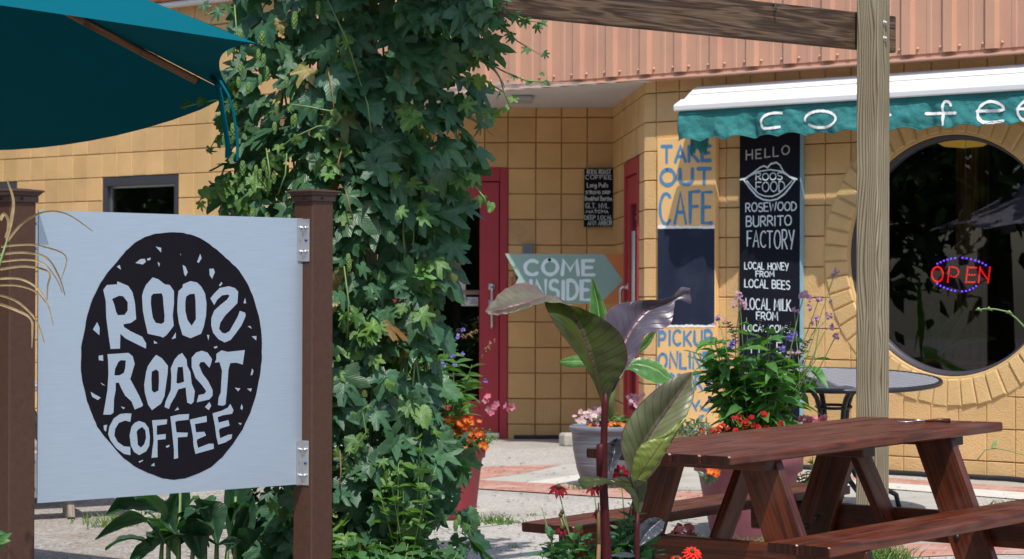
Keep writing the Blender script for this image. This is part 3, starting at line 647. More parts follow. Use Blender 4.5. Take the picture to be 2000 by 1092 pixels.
# doors
def door(place, x0, x1, zt, hinge, nm):
    f_ = MB(); f_.smooth = False; w_ = .062
    def bx(m, a, b, z0, z1, p0, p1):
        V = [place(x, z, p) for x in (a, b) for p in (p0, p1) for z in (z0, z1)]
        m.add(V, [[0, 1, 3, 2], [4, 6, 7, 5], [0, 4, 5, 1], [2, 3, 7, 6], [0, 2, 6, 4], [1, 5, 7, 3]])
    bx(f_, x0, x0+w_, .0, zt, -.12, .012); bx(f_, x1-w_, x1, .0, zt, -.12, .012); bx(f_, x0+w_, x1-w_, zt-.105, zt, -.12, .012)
    d = f_.build('door', M['red'], bl, bev=.004)
    a, b = x0+w_+.006, x1-w_-.006; st = .155; top = zt-.112; tr = .205
    l_ = MB(); l_.smooth = False
    bx(l_, a, a+st, .03, top, -.055, -.008); bx(l_, b-st, b, .03, top, -.055, -.008); bx(l_, a+st, b-st, top-tr, top, -.055, -.008); bx(l_, a+st, b-st, .03, .30, -.055, -.008)
    l_.build('leaf', M['red'], d, bev=.004)
    g_ = MB(); g_.poly([place(x, z, -.03) for x, z in ((a+st, .30), (b-st, .30), (b-st, top-tr), (a+st, top-tr))]); g_.build('pane', M['glass'], d, smooth=False)
    k_ = MB(); bx(k_, x0+w_, x1-w_, 0.0, .05, -.06, .03); k_.build('threshold', M['alu'], d, bev=.004)
    h_ = MB(); hx = b-.055 if hinge < 0 else a+.055; z0, z1 = .885, 1.205; pr = .055
    P = []
    for t in range(7): an = R(90*t/6); P.append(place(hx, z0+.03-.03*math.cos(an), -.008+pr-.03+.03*math.sin(an)))
    path = [place(hx, z0, -.008), place(hx, z0, .02)]+P+[place(hx, (z0+z1)/2, -.008+pr)]
    P2 = []
    for t in range(7): an = R(90*t/6); P2.append(place(hx, z1-.03+.03*math.sin(an), -.008+pr-.03+.03*math.cos(an)))
    path += P2+[place(hx, z1, .02), place(hx, z1, -.008)]
    h_.tube(path, .0125, 10)
    bx(h_, hx-.03, hx+.03, z1-.02, z1+.03, -.008, -.003)
    bx(h_, hx-.028, hx+.028, z0+.10, z0+.22, -.008, -.002)
    h_.build('handle', M['alu'], d)
    return d, bx, a, b, st, top, tr
d1, bx, a, b, st, top, tr = door(back, DX0, DX1, DZ, -1, 'door')
pb = MB(); bx(pb, a+st, b-st, 1.145, 1.18, -.05, -.012); pb.build('push_bar', M['alu'], d1)
stk = MB(); bx(stk, b-st-.145, b-st-.01, 1.055, 1.125, -.026, -.024); sk = stk.build('sticker', simple('grey_sticker', (.5, .5, .5), .6), d1)
hh = MB()
for cx in (b-st-.125, b-st-.10):
    for (dz, rr_) in ((.015, .007),):
        c = back(cx, 1.10, -.0225); hh.tube([c+Vector((math.cos(t*.6)*.009, 0, math.sin(t*.6)*.016)) for t in range(9)], .0022, 5)
for zz in (1.075, 1.09, 1.105): hh.tube([back(b-st-.08, zz, -.0225), back(b-st-.02, zz, -.0225)], .0018, 5)
hh.build('sticker_marks', M['ink'], d1)
pk = MB(); bx(pk, b-st-.23, b-st-.15, 1.30, 1.42, -.026, -.024); pk.build('poster', M['pink_sign'], d1)
pw = MB(); bx(pw, b-st-.24, b-st-.11, 1.12, 1.275, -.026, -.0235); pw.build('notice', M['tan'], d1)
d2, bx2, a2, b2, st2, top2, tr2 = door(side, q0, q1, sdz, 1, 'door')
n2 = MB(); bx2(n2, b2-.13, b2-.03, 1.83, 2.02, -.0078, -.006); n2.build('notice', M['tan'], d2)
n3 = MB(); bx2(n3, a2+st2+.02, a2+st2+.25, 1.05, 1.62, -.026, -.0235); n3.build('notice', M['tan'], d2)
# black hose along the foot of the walls
hs = MB()
path = [Vector((.72-.1*k, RY-.035-.01*math.sin(k*1.3), .016)) for k in range(0, 8)]
tag(MB.build((lambda m: (m.tube(path, .018, 8), m)[1])(MB()), 'cable', M['black']), 'black cable lying along the foot of the recessed entrance wall', 'cable')
path = []
for k in range(0, 46):
    s = .9+k*.09; q = fac(s, 0, .05+.018*math.sin(k*.55)+.012*math.sin(k*1.7)); path.append(Vector((q.x, q.y, gz(q.x, q.y)+.02)))
m_ = MB(); m_.tube(path, .017, 8); tag(m_.build('hose', M['black']), 'black hose lying along the wall under the round window', 'hose')
# ================================================================== HAND LETTERING
def arc(cx, cy, rx, ry, a0, a1, n=12): return [(cx+rx*math.cos(R(a0+(a1-a0)*i/n)), cy+ry*math.sin(R(a0+(a1-a0)*i/n))) for i in range(n+1)]
G = {
 'A': (.62, [[(0, 0), (.31, 1), (.62, 0)], [(.12, .36), (.5, .36)]]),
 'B': (.56, [[(0, 0), (0, 1)], [(0, 1), (.25, 1)]+arc(.25, .76, .24, .24, 90, -90)+[(0, .52)], [(.25, .52)]+arc(.27, .26, .27, .26, 90, -90)+[(0, 0)]]),
 'C': (.6, [arc(.34, .5, .34, .5, 50, 310, 18)]),
 'D': (.6, [[(0, 0), (0, 1)], [(0, 1), (.15, 1)]+arc(.15, .5, .44, .5, 90, -90, 14)+[(0, 0)]]),
 'E': (.5, [[(.48, 1), (0, 1), (0, 0), (.5, 0)], [(0, .52), (.4, .52)]]),
 'F': (.5, [[(.5, 1), (0, 1), (0, 0)], [(0, .52), (.4, .52)]]),
 'G': (.62, [arc(.34, .5, .34, .5, 50, 330, 18)+[(.63, .42), (.38, .42)]]),
 'H': (.58, [[(0, 0), (0, 1)], [(.58, 0), (.58, 1)], [(0, .5), (.58, .5)]]),
 'I': (.1, [[(.05, 0), (.05, 1)]]),
 'J': (.4, [[(.4, 1), (.4, .2)]+arc(.2, .2, .2, .2, 0, -180)]),
 'K': (.56, [[(0, 0), (0, 1)], [(.53, 1), (.02, .42)], [(.14, .55), (.56, 0)]]),
 'L': (.46, [[(0, 1), (0, 0), (.46, 0)]]),
 'M': (.74, [[(0, 0), (.08, 1), (.37, .3), (.66, 1), (.74, 0)]]),
 'N': (.6, [[(0, 0), (.02, 1), (.58, 0), (.6, 1)]]),
 'O': (.68, [arc(.34, .5, .34, .5, 95, 455, 22)]),
 'P': (.54, [[(0, 0), (0, 1)], [(0, 1), (.25, 1)]+arc(.25, .73, .27, .27, 90, -90)+[(0, .46)]]),
 'R': (.56, [[(0, 0), (0, 1)], [(0, 1), (.25, 1)]+arc(.25, .74, .26, .26, 90, -90)+[(.02, .48)], [(.2, .48), (.56, 0)]]),
 'S': (.54, [arc(.28, .75, .25, .25, 40, 250, 12)+arc(.26, .26, .27, .26, 80, -140, 12)]),
 'T': (.6, [[(0, 1), (.6, 1)], [(.3, 1), (.3, 0)]]),
 'U': (.58, [[(0, 1), (0, .3)]+arc(.29, .3, .29, .3, 180, 360, 12)+[(.58, 1)]]),
 'V': (.6, [[(0, 1), (.3, 0), (.6, 1)]]),
 'W': (.84, [[(0, 1), (.2, 0), (.42, .8), (.64, 0), (.84, 1)]]),
 'Y': (.58, [[(0, 1), (.29, .45)], [(.58, 1), (.26, 0)]]),
 ',': (.1, [[(.06, .06), (.0, -.14)]]), '.': (.1, [[(.04, .0), (.06, .03)]]), ' ': (.3, []),
 'l': (.08, [[(.04, 0), (.04, 1)]]), 'o': (.42, [arc(.21, .3, .21, .3, 90, 450, 14)]), 'n': (.4, [[(0, 0), (0, .6)], [(0, .4)]+arc(.2, .38, .2, .22, 180, 0, 8)+[(.4, 0)]]),
 'g': (.42, [arc(.21, .3, .21, .28, 0, 360, 12), [(.42, .6), (.42, -.2)]+arc(.21, -.2, .21, .18, 0, -150, 8)]), 'u': (.42, [[(0, .6), (0, .2)]+arc(.2, .2, .2, .2, 180, 360, 8)+[(.42, .6), (.42, 0)]]), 's': (.34, [arc(.18, .45, .15, .15, 40, 250, 8)+arc(.17, .16, .17, .16, 80, -140, 8)]),
 'r': (.3, [[(0, 0), (0, .6)], [(0, .4)]+arc(.18, .4, .18, .2, 180, 60, 6)]), 'e': (.4, [[(.02, .32), (.4, .34)]+arc(.2, .3, .2, .3, 10, 320, 12)]), 'a': (.42, [arc(.21, .3, .21, .3, 0, 360, 12), [(.42, .6), (.42, 0)]]), 'k': (.38, [[(0, 0), (0, 1)], [(.36, .6), (.02, .26)], [(.12, .34), (.38, 0)]]), 'f': (.3, [arc(.26, .8, .14, .2, 70, 180, 6)+[(.12, 0)], [(0, .58), (.3, .58)]]), 't': (.3, [[(.14, .95), (.14, 0)], [(0, .62), (.3, .62)]]), 'i': (.08, [[(.04, 0), (.04, .6)], [(.04, .8), (.04, .84)]]), 'b': (.42, [[(0, 0), (0, 1)], arc(.21, .3, .21, .3, 180, 540, 12)]),
}
LIFT = [0.0]
def stroke(mb, pts, wgt, place, jit=.12, n_cap=5, sub=None):
    """one painted brush stroke: a flat rounded ribbon laid on a surface; pts in surface metres"""
    if sub:
        q = [pts[0]]
        for a, b in zip(pts, pts[1:]):
            k = max(1, int(math.hypot(b[0]-a[0], b[1]-a[1])/sub))
            q += [(a[0]+(b[0]-a[0])*i/k, a[1]+(b[1]-a[1])*i/k) for i in range(1, k+1)]
        pts = q
    LIFT[0] = (LIFT[0]+.00017) % .0019
    lf_ = .0009+LIFT[0]
    L, Rr = [], []; m = len(pts); ph = random.random()*9
    for i, p in enumerate(pts):
        a = pts[max(i-1, 0)]; b = pts[min(i+1, m-1)]
        dx, dy = b[0]-a[0], b[1]-a[1]; l = math.hypot(dx, dy) or 1
        h = wgt/2*(1+jit*math.sin(ph+i*1.3)); mit = 1.0
        if 0 < i < m-1:
            e1 = (p[0]-a[0], p[1]-a[1]); e2 = (b[0]-p[0], b[1]-p[1]); c = (e1[0]*e2[0]+e1[1]*e2[1])/((math.hypot(*e1) or 1)*(math.hypot(*e2) or 1))
            mit = min(1.5, 1/max(.35, math.sqrt(max(0, (1+c)/2))))
        L.append((p[0]-dy/l*h*mit, p[1]+dx/l*h*mit)); Rr.append((p[0]+dy/l*h*mit, p[1]-dx/l*h*mit))
    V = [place(x, y, lf_) for x, y in L]+[place(x, y, lf_) for x, y in Rr]
    Fc = [[i, m+i, m+i+1, i+1] for i in range(m-1)]
    def cap(c, d, s_):
        an = math.atan2(d[1], d[0]); b = len(V); P = [place(c[0]+wgt/2*.96*math.cos(an+R(-90+180*k/n_cap)), c[1]+wgt/2*.96*math.sin(an+R(-90+180*k/n_cap)), lf_) for k in range(n_cap+1)]
        V.extend(P); Fc.append(list(range(b, b+n_cap+1)))
    cap(pts[0], (pts[0][0]-pts[1][0], pts[0][1]-pts[1][1]), 0); cap(pts[-1], (pts[-1][0]-pts[-2][0], pts[-1][1]-pts[-2][1]), 1)
    mb.add(V, Fc)
def write(mb, txt, a0, a1, zl, zr, wgt, place, gap=.2, jit=.03, mono=None):
    """hand lettering between a0..a1; zl/zr = (bottom, top) at the left/right end"""
    adv = []; x = 0
    for ch in txt: adv.append(x); x += G[ch][0]+gap
    tot = x-gap; wd = a1-a0
    for ch, ax in zip(txt, adv):
        t0 = ax/tot; jx, jy, js = random.uniform(-jit, jit)*.5, random.uniform(-jit, jit), 1+random.uniform(-jit, jit)*1.5
        for st_ in G[ch][1]:
            P = []
            for (gx, gy) in st_:
                t = (ax+gx)/tot; zb = zl[0]+(zr[0]-zl[0])*t; zt = zl[1]+(zr[1]-zl[1])*t
                P.append((a0+wd*t+jx*(zt-zb), zb+(zt-zb)*(gy*js+jy)+gx*jx*.2))
            if len(P) > 1: stroke(mb, P, wgt, place)
def fwrite(par, mat, txt, x0, x1, tl, bl_, tr_, br_, p, wpx, gap=.2, jit=.03):
    """lettering on a facade-parallel board, measured on the photograph"""
    a0, z1 = facpx(x0, tl, p); _, z0 = facpx(x0, bl_, p); a1, z3 = facpx(x1, tr_, p); _, z2 = facpx(x1, br_, p)
    pxm = (z1-z0)/(bl_-tl); wgt = wpx*pxm; h = wgt/2
    mb = MB(); write(mb, txt, a0+h, a1-h, (z0+h, z1-h), (z2+h, z3-h), wgt, lambda a, b, l: fac(a, b, p+l), gap, jit); mb.build('lettering', M[mat], par, smooth=False)
def fstroke(mb, pts, p, wpx):
    q = [facpx(x, y, p) for x, y in pts]; stroke(mb, q, wpx*.00345, lambda a, b, l: fac(a, b, p+l))
def rectboard(name, s0, s1, z0, z1, p0, p1, mat, parent, bev=.003):
    m = MB(); m.smooth = False; m.fbox(s0, s1, z0, z1, p0, p1); return m.build(name, mat, parent, bev=bev)
# ---- TAKE OUT CAFE board
PB = .045
s0, zt = facpx(1284, 271, PB); s1, _ = facpx(1397.5, 300, PB); _, zb = facpx(1290, 830, PB)
t = thing('menu_board', fac((s0+s1)/2, zb, 0), 'tall cream board lettered take out cafe in blue with a navy panel in its middle', 'board')
rectboard('board', s0, s1, zb, zt, .004, PB, M['board_cream'], t)
_, n1 = facpx(1284, 447.5, PB); _, n0 = facpx(1284, 635, PB)
rectboard('chalk_panel', s0+.004, s1-.006, n0, n1, PB-.001, PB+.0015, M['board_navy'], t, 0)
for (yy, s_) in ((444, 1), (637, 2)):
    m = MB()
    top_, bot_ = [], []
    for k in range(31):
        x = 1285+(1396-1285)*k/30; a, z = facpx(x, yy, PB)
        hh_ = (.010+.012*max(0, (.5-k/30)) if s_ == 1 else .009)
        top_.append(fac(a, z+hh_*random.uniform(.5, 1.5), PB+.0022)); bot_.append(fac(a, z-.009*random.uniform(.7, 1.2), PB+.0022))
    m.add(top_+bot_, [[i, 31+i, 32+i, i+1] for i in range(30)]); m.build('paint_edge', M['paint_white'], t, smooth=False)
m = MB()
fwrite(t, 'paint_blue', 'TAKE', 1290, 1391, 284, 321, 283, 317, PB, 7.0, .22)
fwrite(t, 'paint_blue', 'OUT', 1288, 1391, 329, 365, 326, 363, PB, 7.0, .25)
fwrite(t, 'paint_blue', 'CAFE', 1287, 1394, 375, 442, 369, 438, PB, 6.8, .22)
fwrite(t, 'paint_blue', 'PICKUP', 1285, 1393, 644, 677, 643, 677, PB, 5.6, .26)
fwrite(t, 'paint_blue', 'ONLINE', 1284, 1390, 687, 721, 687, 722, PB, 5.6, .24)
fwrite(t, 'paint_blue', 'ORDERS', 1284, 1391, 731, 765, 730, 763, PB, 5.6, .22)
fstroke(m, [(1351, 784), (1356, 793), (1360, 801)], PB, 5); fstroke(m, [(1366, 783), (1360, 793)], PB, 5)
fstroke(m, [(1369, 794), (1374, 800), (1381, 801), (1388, 797)], PB, 5); fstroke(m, [(1364, 820), (1368, 814), (1374, 812)], PB, 5)
m.build('lettering', M['paint_blue'], t, smooth=False)
# ---- tall black chalkboard
s0, zt = facpx(1444.5, 262, PB); s1, _ = facpx(1562.5, 300, PB); _, zb = facpx(1445, 850, PB); zt += .05
t = thing('chalkboard', fac((s0+s1)/2, zb, 0), 'tall black chalkboard with hello, a pair of drawn lips and a white chalk list', 'chalkboard')
rectboard('board', s0, s1, zb, zt, .006, PB, M['board_black'], t)
e_ = MB(); e_.smooth = False; e_.fbox(s1+.0005, s1+.006, zb, zt, .004, PB-.001); e_.build('painted_edge', M['board_edge'], t)
fwrite(t, 'chalk_grey', 'HELLO', 1457, 1543, 293, 314, 282, 303, PB, 2.8, .34, .05)
m = MB()
z2 = lambda L: [(1430+x/4.967, 260+y/4.967) for x, y in L]
for L, wp in (([(80, 452), (130, 440), (200, 390), (270, 335), (310, 318), (345, 335), (375, 300), (430, 285), (465, 310), (500, 375), (560, 425), (630, 448)], 3.2),
              ([(120, 448), (180, 410), (250, 375), (370, 355), (470, 370), (540, 410), (600, 450)], 2.8),
              ([(115, 455), (170, 530), (240, 610), (300, 645), (370, 655), (440, 640), (510, 590), (560, 530), (610, 460)], 3.2),
              ([(145, 465), (200, 530), (260, 590), (320, 612), (390, 615), (450, 590), (520, 530), (580, 465)], 2.6)):
    fstroke(m, z2(L), PB, wp)
for a in ((1476, 1529, 337.5, 353, 336, 352, 'ROOS', 2.1), (1476, 1534, 355, 376, 353, 374, 'FOOD', 2.3)):
    fwrite(t, 'chalk', a[6], a[0], a[1], a[2], a[3], a[4], a[5], PB, a[7], .16)
m.build('lips_drawing', M['chalk'], t, smooth=False)
m = MB()
for txt, x0, x1, a, b_, c_, d_, wp in (('ROSEWOOD', 1456, 1557, 396, 415, 393, 412, 3.0), ('BURRITO', 1457, 1547, 421, 444, 420, 441, 3.2), ('FACTORY', 1459, 1552, 450, 482, 448, 488, 3.2),
     ('LOCAL HONEY', 1454, 1541, 511, 526, 513, 529, 2.6), ('FROM', 1476, 1513, 529, 541.5, 529, 541.5, 2.5), ('LOCAL BEES', 1454, 1544, 545, 562, 547, 566, 2.8),
     ('LOCAL MILK', 1456, 1546, 582, 605, 584, 608, 3.0), ('FROM', 1477, 1520, 609, 625, 609, 627, 2.8), ('LOCAL COWS', 1453, 1544, 633, 647, 635, 652, 2.9), ('P', 1467, 1477, 667, 690, 667, 690, 2.8), ('I', 1482, 1484, 668, 690, 668, 690, 2.8), ('E', 1517, 1527, 668, 690, 668, 690, 2.8), ('L', 1467, 1473, 704, 722, 704, 722, 2.8), ('L', 1500, 1507, 704, 722, 704, 722, 2.8)):
    fwrite(t, 'chalk', txt, x0, x1, a, b_, c_, d_, PB, wp*.84, .18)
# ---- small chalkboard by the side door
P0 = Vector((0, RY-.055, 0)); N0 = Vector((0, -1, 0))
pl = lambda x, y: onplane(x, y, P0, N0)
A_, B_, C_, D_ = pl(1141.2, 330), pl(1198.3, 330), pl(1197.3, 442), pl(1140.4, 443.3)
t = thing('small_chalkboard', (A_+B_+C_+D_)/4, 'small black chalkboard with a chalked drinks list beside the corner of the entrance', 'chalkboard')
m = MB(); m.smooth = False; th = Vector((0, .02, 0)); q = [D_, C_, B_, A_]
m.add(q+[v+th for v in q], [[0, 1, 2, 3], [7, 6, 5, 4], [0, 4, 5, 1], [1, 5, 6, 2], [2, 6, 7, 3], [3, 7, 4, 0]]); m.build('board', M['board_black'], t)
plc = lambda a, b, l: Vector((a, RY-.055-l, b))
for txt, x0, x1, ya, yb in (('ROOS ROAST', 1147, 1193, 331, 340), ('COFFEE', 1143.5, 1194.5, 342.5, 350), ('Long Pulls', 1147, 1187, 357.5, 366), ('STRONG DRIP', 1144, 1192, 373, 379), ('Breakfast Burritos', 1142.5, 1195, 383.5, 392), ('GLT, HVL.', 1144, 1190, 397, 406.5), ('MATCHA', 1145, 1188, 410.5, 416), ('DEEP LOCAL', 1142, 1195.5, 421, 428.7), ('ANN ARBOR', 1148, 1195.5, 431, 440)):
    a, b_ = pl(x0, ya), pl(x1, yb); m = MB(); write(m, txt, a.x, b_.x, (b_.z, a.z), (b_.z, a.z), .0046, plc, .2, .04); m.build('lettering', M['chalk'], t, smooth=False)
# ---- COME INSIDE arrow
P0 = Vector((0, 18.3, 0)); pl = lambda x, y: onplane(x, y, P0, N0)
t = thing('arrow_sign', pl(1110, 594), 'sage green arrow sign lettered come inside with orange corners on its right', 'sign')
pxs = [(1220.4, 594), (1220.4, 496), (1180, 496), (986, 495.2), (1012.5, 543), (986, 593.5), (1171, 594)]
def slab(poly, th_, mat, name, par, off=0.0):
    m = MB(); m.smooth = False; P = [v+Vector((0, -off, 0)) for v in poly]; n = len(P)
    tri = tessellate_polygon([P]); m.add(P+[v+Vector((0, th_, 0)) for v in P], [list(x) for x in tri]+[[n+k for k in x][::-1] for x in tri]+[[i, (i+1) % n, n+(i+1) % n, n+i] for i in range(n)])
    return m.build(name, mat, par)
slab([pl(*p) for p in pxs], .016, M['arrow_orange'], 'board', t)
slab([pl(*p) for p in [(1217, 548.4), (1180, 496.4), (987, 495.8), (1013, 543), (987, 593), (1171, 593.6)]], .001, M['arrow'], 'arrow', t, .0012)
m = MB(); plc = lambda a, b, l: Vector((a, 18.2978-l, b))
a, b_ = pl(1022, 505), pl(1163, 540); write(m, 'COME', a.x+.013, b_.x-.013, (b_.z+.013, a.z-.013), (b_.z+.012, a.z-.013), .027, plc, .22, .02); m.build('lettering', M['pale_blue'], t, smooth=False); m = MB()
a, b_ = pl(1033, 545), pl(1155, 587); write(m, 'INSIDE', a.x+.01, b_.x-.012, (b_.z+.012, a.z-.012), (b_.z+.008, a.z-.01), .0255, plc, .24, .02)
m.build('lettering', M['pale_blue'], t, smooth=False)
m = MB(); c = pl(1006, 547); m.beam(Vector((c.x, 18.32, c.z)), Vector((c.x, RY-.002, c.z)), .07, .07); m.build('bracket_arm', M['fasciawood'], t); m = MB(); c = pl(1195, 545); m.beam(Vector((c.x, 18.32, c.z)), Vector((c.x, RY-.06, c.z-.0)), .05, .05)
m.build('bracket_arm', M['fasciawood'], t)
ob = MB(); ob.smooth = False; c = onplane(1031, 491, Vector((0, RY-.03, 0)), N0); ob.box(c, .085, .05, .11)
o_ = tag(ob.build('outlet_box', simple('grey_blue_box', (.15, .19, .25), .5), bev=.006), 'small grey electrical box on the entrance wall above the arrow sign', 'outlet box')
# ---- awning
t = thing('awning', fac(2.6, 2.2, 0), 'retracted awning with a white housing and a teal scalloped valance lettered coffee', 'awning')
def fz(px, py, p): return facpx(px, py, p)
sH = facpx(1351, 180, .12)[0]; sB = facpx(1318.5, 205, .36)[0]; SE = 5.2
zH = facpx(1600, 154, .06)[1]; zBt = facpx(1600, 178, .30)[1]; zBf = facpx(1600, 188, .37)[1]; zBb = facpx(1600, 200, .37)[1]
def extr(mb, prof, s0, s1, cap=True):
    n = len(prof); V = [fac(s0, z, p) for p, z in prof]+[fac(s1, z, p) for p, z in prof]
    mb.add(V, [[i, (i+1) % n, n+(i+1) % n, n+i] for i in range(n)]+([list(range(n))[::-1], [n+i for i in range(n)]] if cap else []))
m = MB(); m.smooth = False
hp = [(.004, zH-.02), (.02, zH), (.07, zH+.002), (.105, zH-.014), (.235, zBt-.005), (.245, zBt-.03), (.235, zBt-.05), (.06, zBt-.10), (.004, zBt-.10)]
extr(m, hp, sH, SE); m.build('housing', M['white_powder'], t, bev=.006)
m = MB(); m.smooth = False; zs = (zH-.014)*.55+(zBt-.005)*.45
m.add([fac(sH+.02, zs+.003, .1645), fac(SE, zs+.003, .1645), fac(SE, zs-.001, .1715), fac(sH+.02, zs-.001, .1715)], [[0, 1, 2, 3]]); m.build('housing_seam', simple('seam_grey', (.5, .5, .5), .6), t)
m = MB(); m.smooth = False
bp_ = [(.262, zBt-.015), (.275, zBt+.004), (.30, zBt+.004), (.372, zBf+.004), (.38, zBf-.004), (.378, zBb+.004), (.372, zBb-.002), (.272, zBb+.004), (.262, zBb+.02)]
extr(m, bp_, sB, SE); m.build('front_bar', M['white_powder'], t, bev=.004)
zV0 = zBb+.004; sV = facpx(1325, 250, .36)[0]
_, zlow = facpx(1600, 264, .36); HV = zV0-zlow
SCL = .215
def vp(s, z):
    k = max(0, min(1, (zV0-z)/HV)); w_ = k**.7
    o = .009*math.sin((s-sV)*2*math.pi/SCL*.5+.6)*w_+.020*mnoise.noise(Vector((s*8, z*5, 3)))*w_+.024*mnoise.noise(Vector((s*4.5+z*7, z*5-s*4, 8)))*w_+.015*mnoise.noise(Vector((s*13+z*16, z*12-s*6, 5)))*w_+.006*mnoise.noise(Vector((s*30-z*30, z*26+s*9, 1)))*w_
    for sm in (sV+.62, sV+1.98, sV+3.1): o -= .028*math.exp(-((s-sm)/.028)**2)*w_
    return .352+o+.02*k
def zb_(s): return zlow+.012+.024*abs(math.sin((s-sV+.03)*math.pi/SCL))**1.0*1.0-.012+.008*mnoise.noise(Vector((s*4, 0, 1)))
def valance(s0, s1, n, nz=14, place=None):
    m = MB()
    for i in range(n+1):
        s = s0+(s1-s0)*i/n; zb = zb_(s)
        for j in range(nz+1):
            z = zV0-(zV0-zb)*j/nz; m.v.append(tuple(fac(s, z, vp(s, z)))); m.col.append((1, 1, 1))
    for i in range(n):
        for j in range(nz): a_ = i*(nz+1)+j; m.f.append([a_, a_+1, a_+nz+2, a_+nz+1]); m.uv.append([(0, 0)]*4)
    return m
va = valance(sV, SE, 420).build('valance', M['awning'], t)
sd_ = va.modifiers.new('solid', 'SOLIDIFY'); sd_.thickness = .0025; sd_.offset = -1
m = MB(); P1 = [fac(sV+(SE-sV)*i/300, zV0-.028, vp(sV+(SE-sV)*i/300, zV0-.028)+.0035) for i in range(301)]; m.tube(P1, .0035, 5)
P1 = [fac(sV+(SE-sV)*i/420, zb_(sV+(SE-sV)*i/420)+.002, vp(sV+(SE-sV)*i/420, zb_(sV+(SE-sV)*i/420))+.001) for i in range(421)]; m.tube(P1, .004, 5); m.build('hem', M['awning'], va)
m = MB()                                                        # folded canvas hanging behind the left end
fl = []; sF0, sF1 = facpx(1352, 280, .2)[0], facpx(1390, 280, .2)[0]
for i in range(13):
    s = sF0+(sF1-sF0)*i/12; zb = zlow-.062-.02*math.sin(i*2.1)-.02*math.sin(i*.9); fl.append((s, zb))
for s, zb in fl:
    for j in range(6): z = zlow+.06+(zb-zlow-.06)*j/5; m.v.append(tuple(fac(s, z, .22+.012*math.sin(s*60)+.01*j/5))); m.col.append((1, 1, 1))
for i in range(12):
    for j in range(5): a_ = i*6+j; m.f.append([a_, a_+1, a_+7, a_+6]); m.uv.append([(0, 0)]*4)
m.build('canvas_flap', M['awning'], t)
m = MB(); vplace = lambda a, b, l: fac(a, b, vp(a, b)+.004+l*.6)
def chaik(L, k=2):
    for _ in range(k):
        o = [L[0]]
        for a, b in zip(L, L[1:]): o += [(a[0]*.75+b[0]*.25, a[1]*.75+b[1]*.25), (a[0]*.25+b[0]*.75, a[1]*.25+b[1]*.75)]
        L = o+[L[-1]]
    return L
def vstroke(pts, wpx=5.4):
    q = []; pts = chaik(pts)
    for x, y in pts:
        a, b = facpx(x, y, .365); q.append((a, b))
    stroke(m, q, wpx*.0033, vplace, sub=.008)
zz2 = lambda L: [(1300+x/5, 120+y/5) for x, y in L]; zz1 = lambda L: [(1600+x/5, 90+y/5) for x, y in L]
vstroke(zz2([(1135, 505), (1060, 500), (985, 515), (940, 560), (930, 610), (945, 648)])); vstroke(zz2([(957, 655), (1060, 648), (1115, 640)]))
vstroke(zz2([(1515+155*math.cos(R(a)), 565+82*math.sin(R(a))) for a in range(170, 505, 15)]))
for dx in (0, -640):
    fy = 0 if dx == 0 else 18
    vstroke(zz1([(x+dx, y+fy) for x, y in [(1285, 580), (1270, 550), (1240, 537), (1212, 552), (1203, 600), (1212, 690), (1217, 770)]])); vstroke(zz1([(1045+dx, 660+fy), (1340+dx, 655+fy)]))
for dx in (0, 400):
    vstroke(zz1([(x+dx, y-dx*.05) for x, y in [(1540, 635), (1800, 632), (1795, 590), (1740, 555), (1680, 538), (1620, 550), (1560, 600), (1545, 660), (1560, 710), (1610, 750), (1680, 745), (1800, 730)]]))
m.build('lettering', M['paint_white'], va, smooth=True)
# ---- OPEN sign hung inside the round window
PL = -.17
t = thing('open_sign', fac(*facpx(1875, 538, PL), PL), 'lit led sign reading open in red inside a violet oval behind the round window', 'sign')
zo = lambda x, y: (1780+x/9.1, 470+y/9.1)
m = MB(); n = 40; ce = facpx(*zo(860, 605), PL-.012); P = [fac(ce[0]+.20*math.cos(2*math.pi*k/n), ce[1]+.118*math.sin(2*math.pi*k/n), PL-.012) for k in range(n)]
m.add(P+[v-FN*.015 for v in P], [list(range(n)), list(range(n, 2*n))[::-1]]+[[k, n+k, n+(k+1) % n, (k+1) % n] for k in range(n)]); m.build('panel', M['interior'], t)
def dot(m, x, y, r_):
    a, b = facpx(*zo(x, y), PL); c = fac(a, b, PL-.011)
    ring = []; n = 8
    for (rr_, d) in ((r_, 0), (r_, .005), (r_*.55, .009)): ring += [c+FT*(rr_*math.cos(2*math.pi*k/n))+UP*(rr_*math.sin(2*math.pi*k/n))+FN*d for k in range(n)]
    m.add(ring, [[j*n+k, j*n+(k+1) % n, (j+1)*n+(k+1) % n, (j+1)*n+k] for j in range(2) for k in range(n)]+[[2*n+k for k in range(n)]])
ln = lambda x0, y0, x1, y1, n: [(x0+(x1-x0)*k/(n-1), y0+(y1-y0)*k/(n-1)) for k in range(n)]
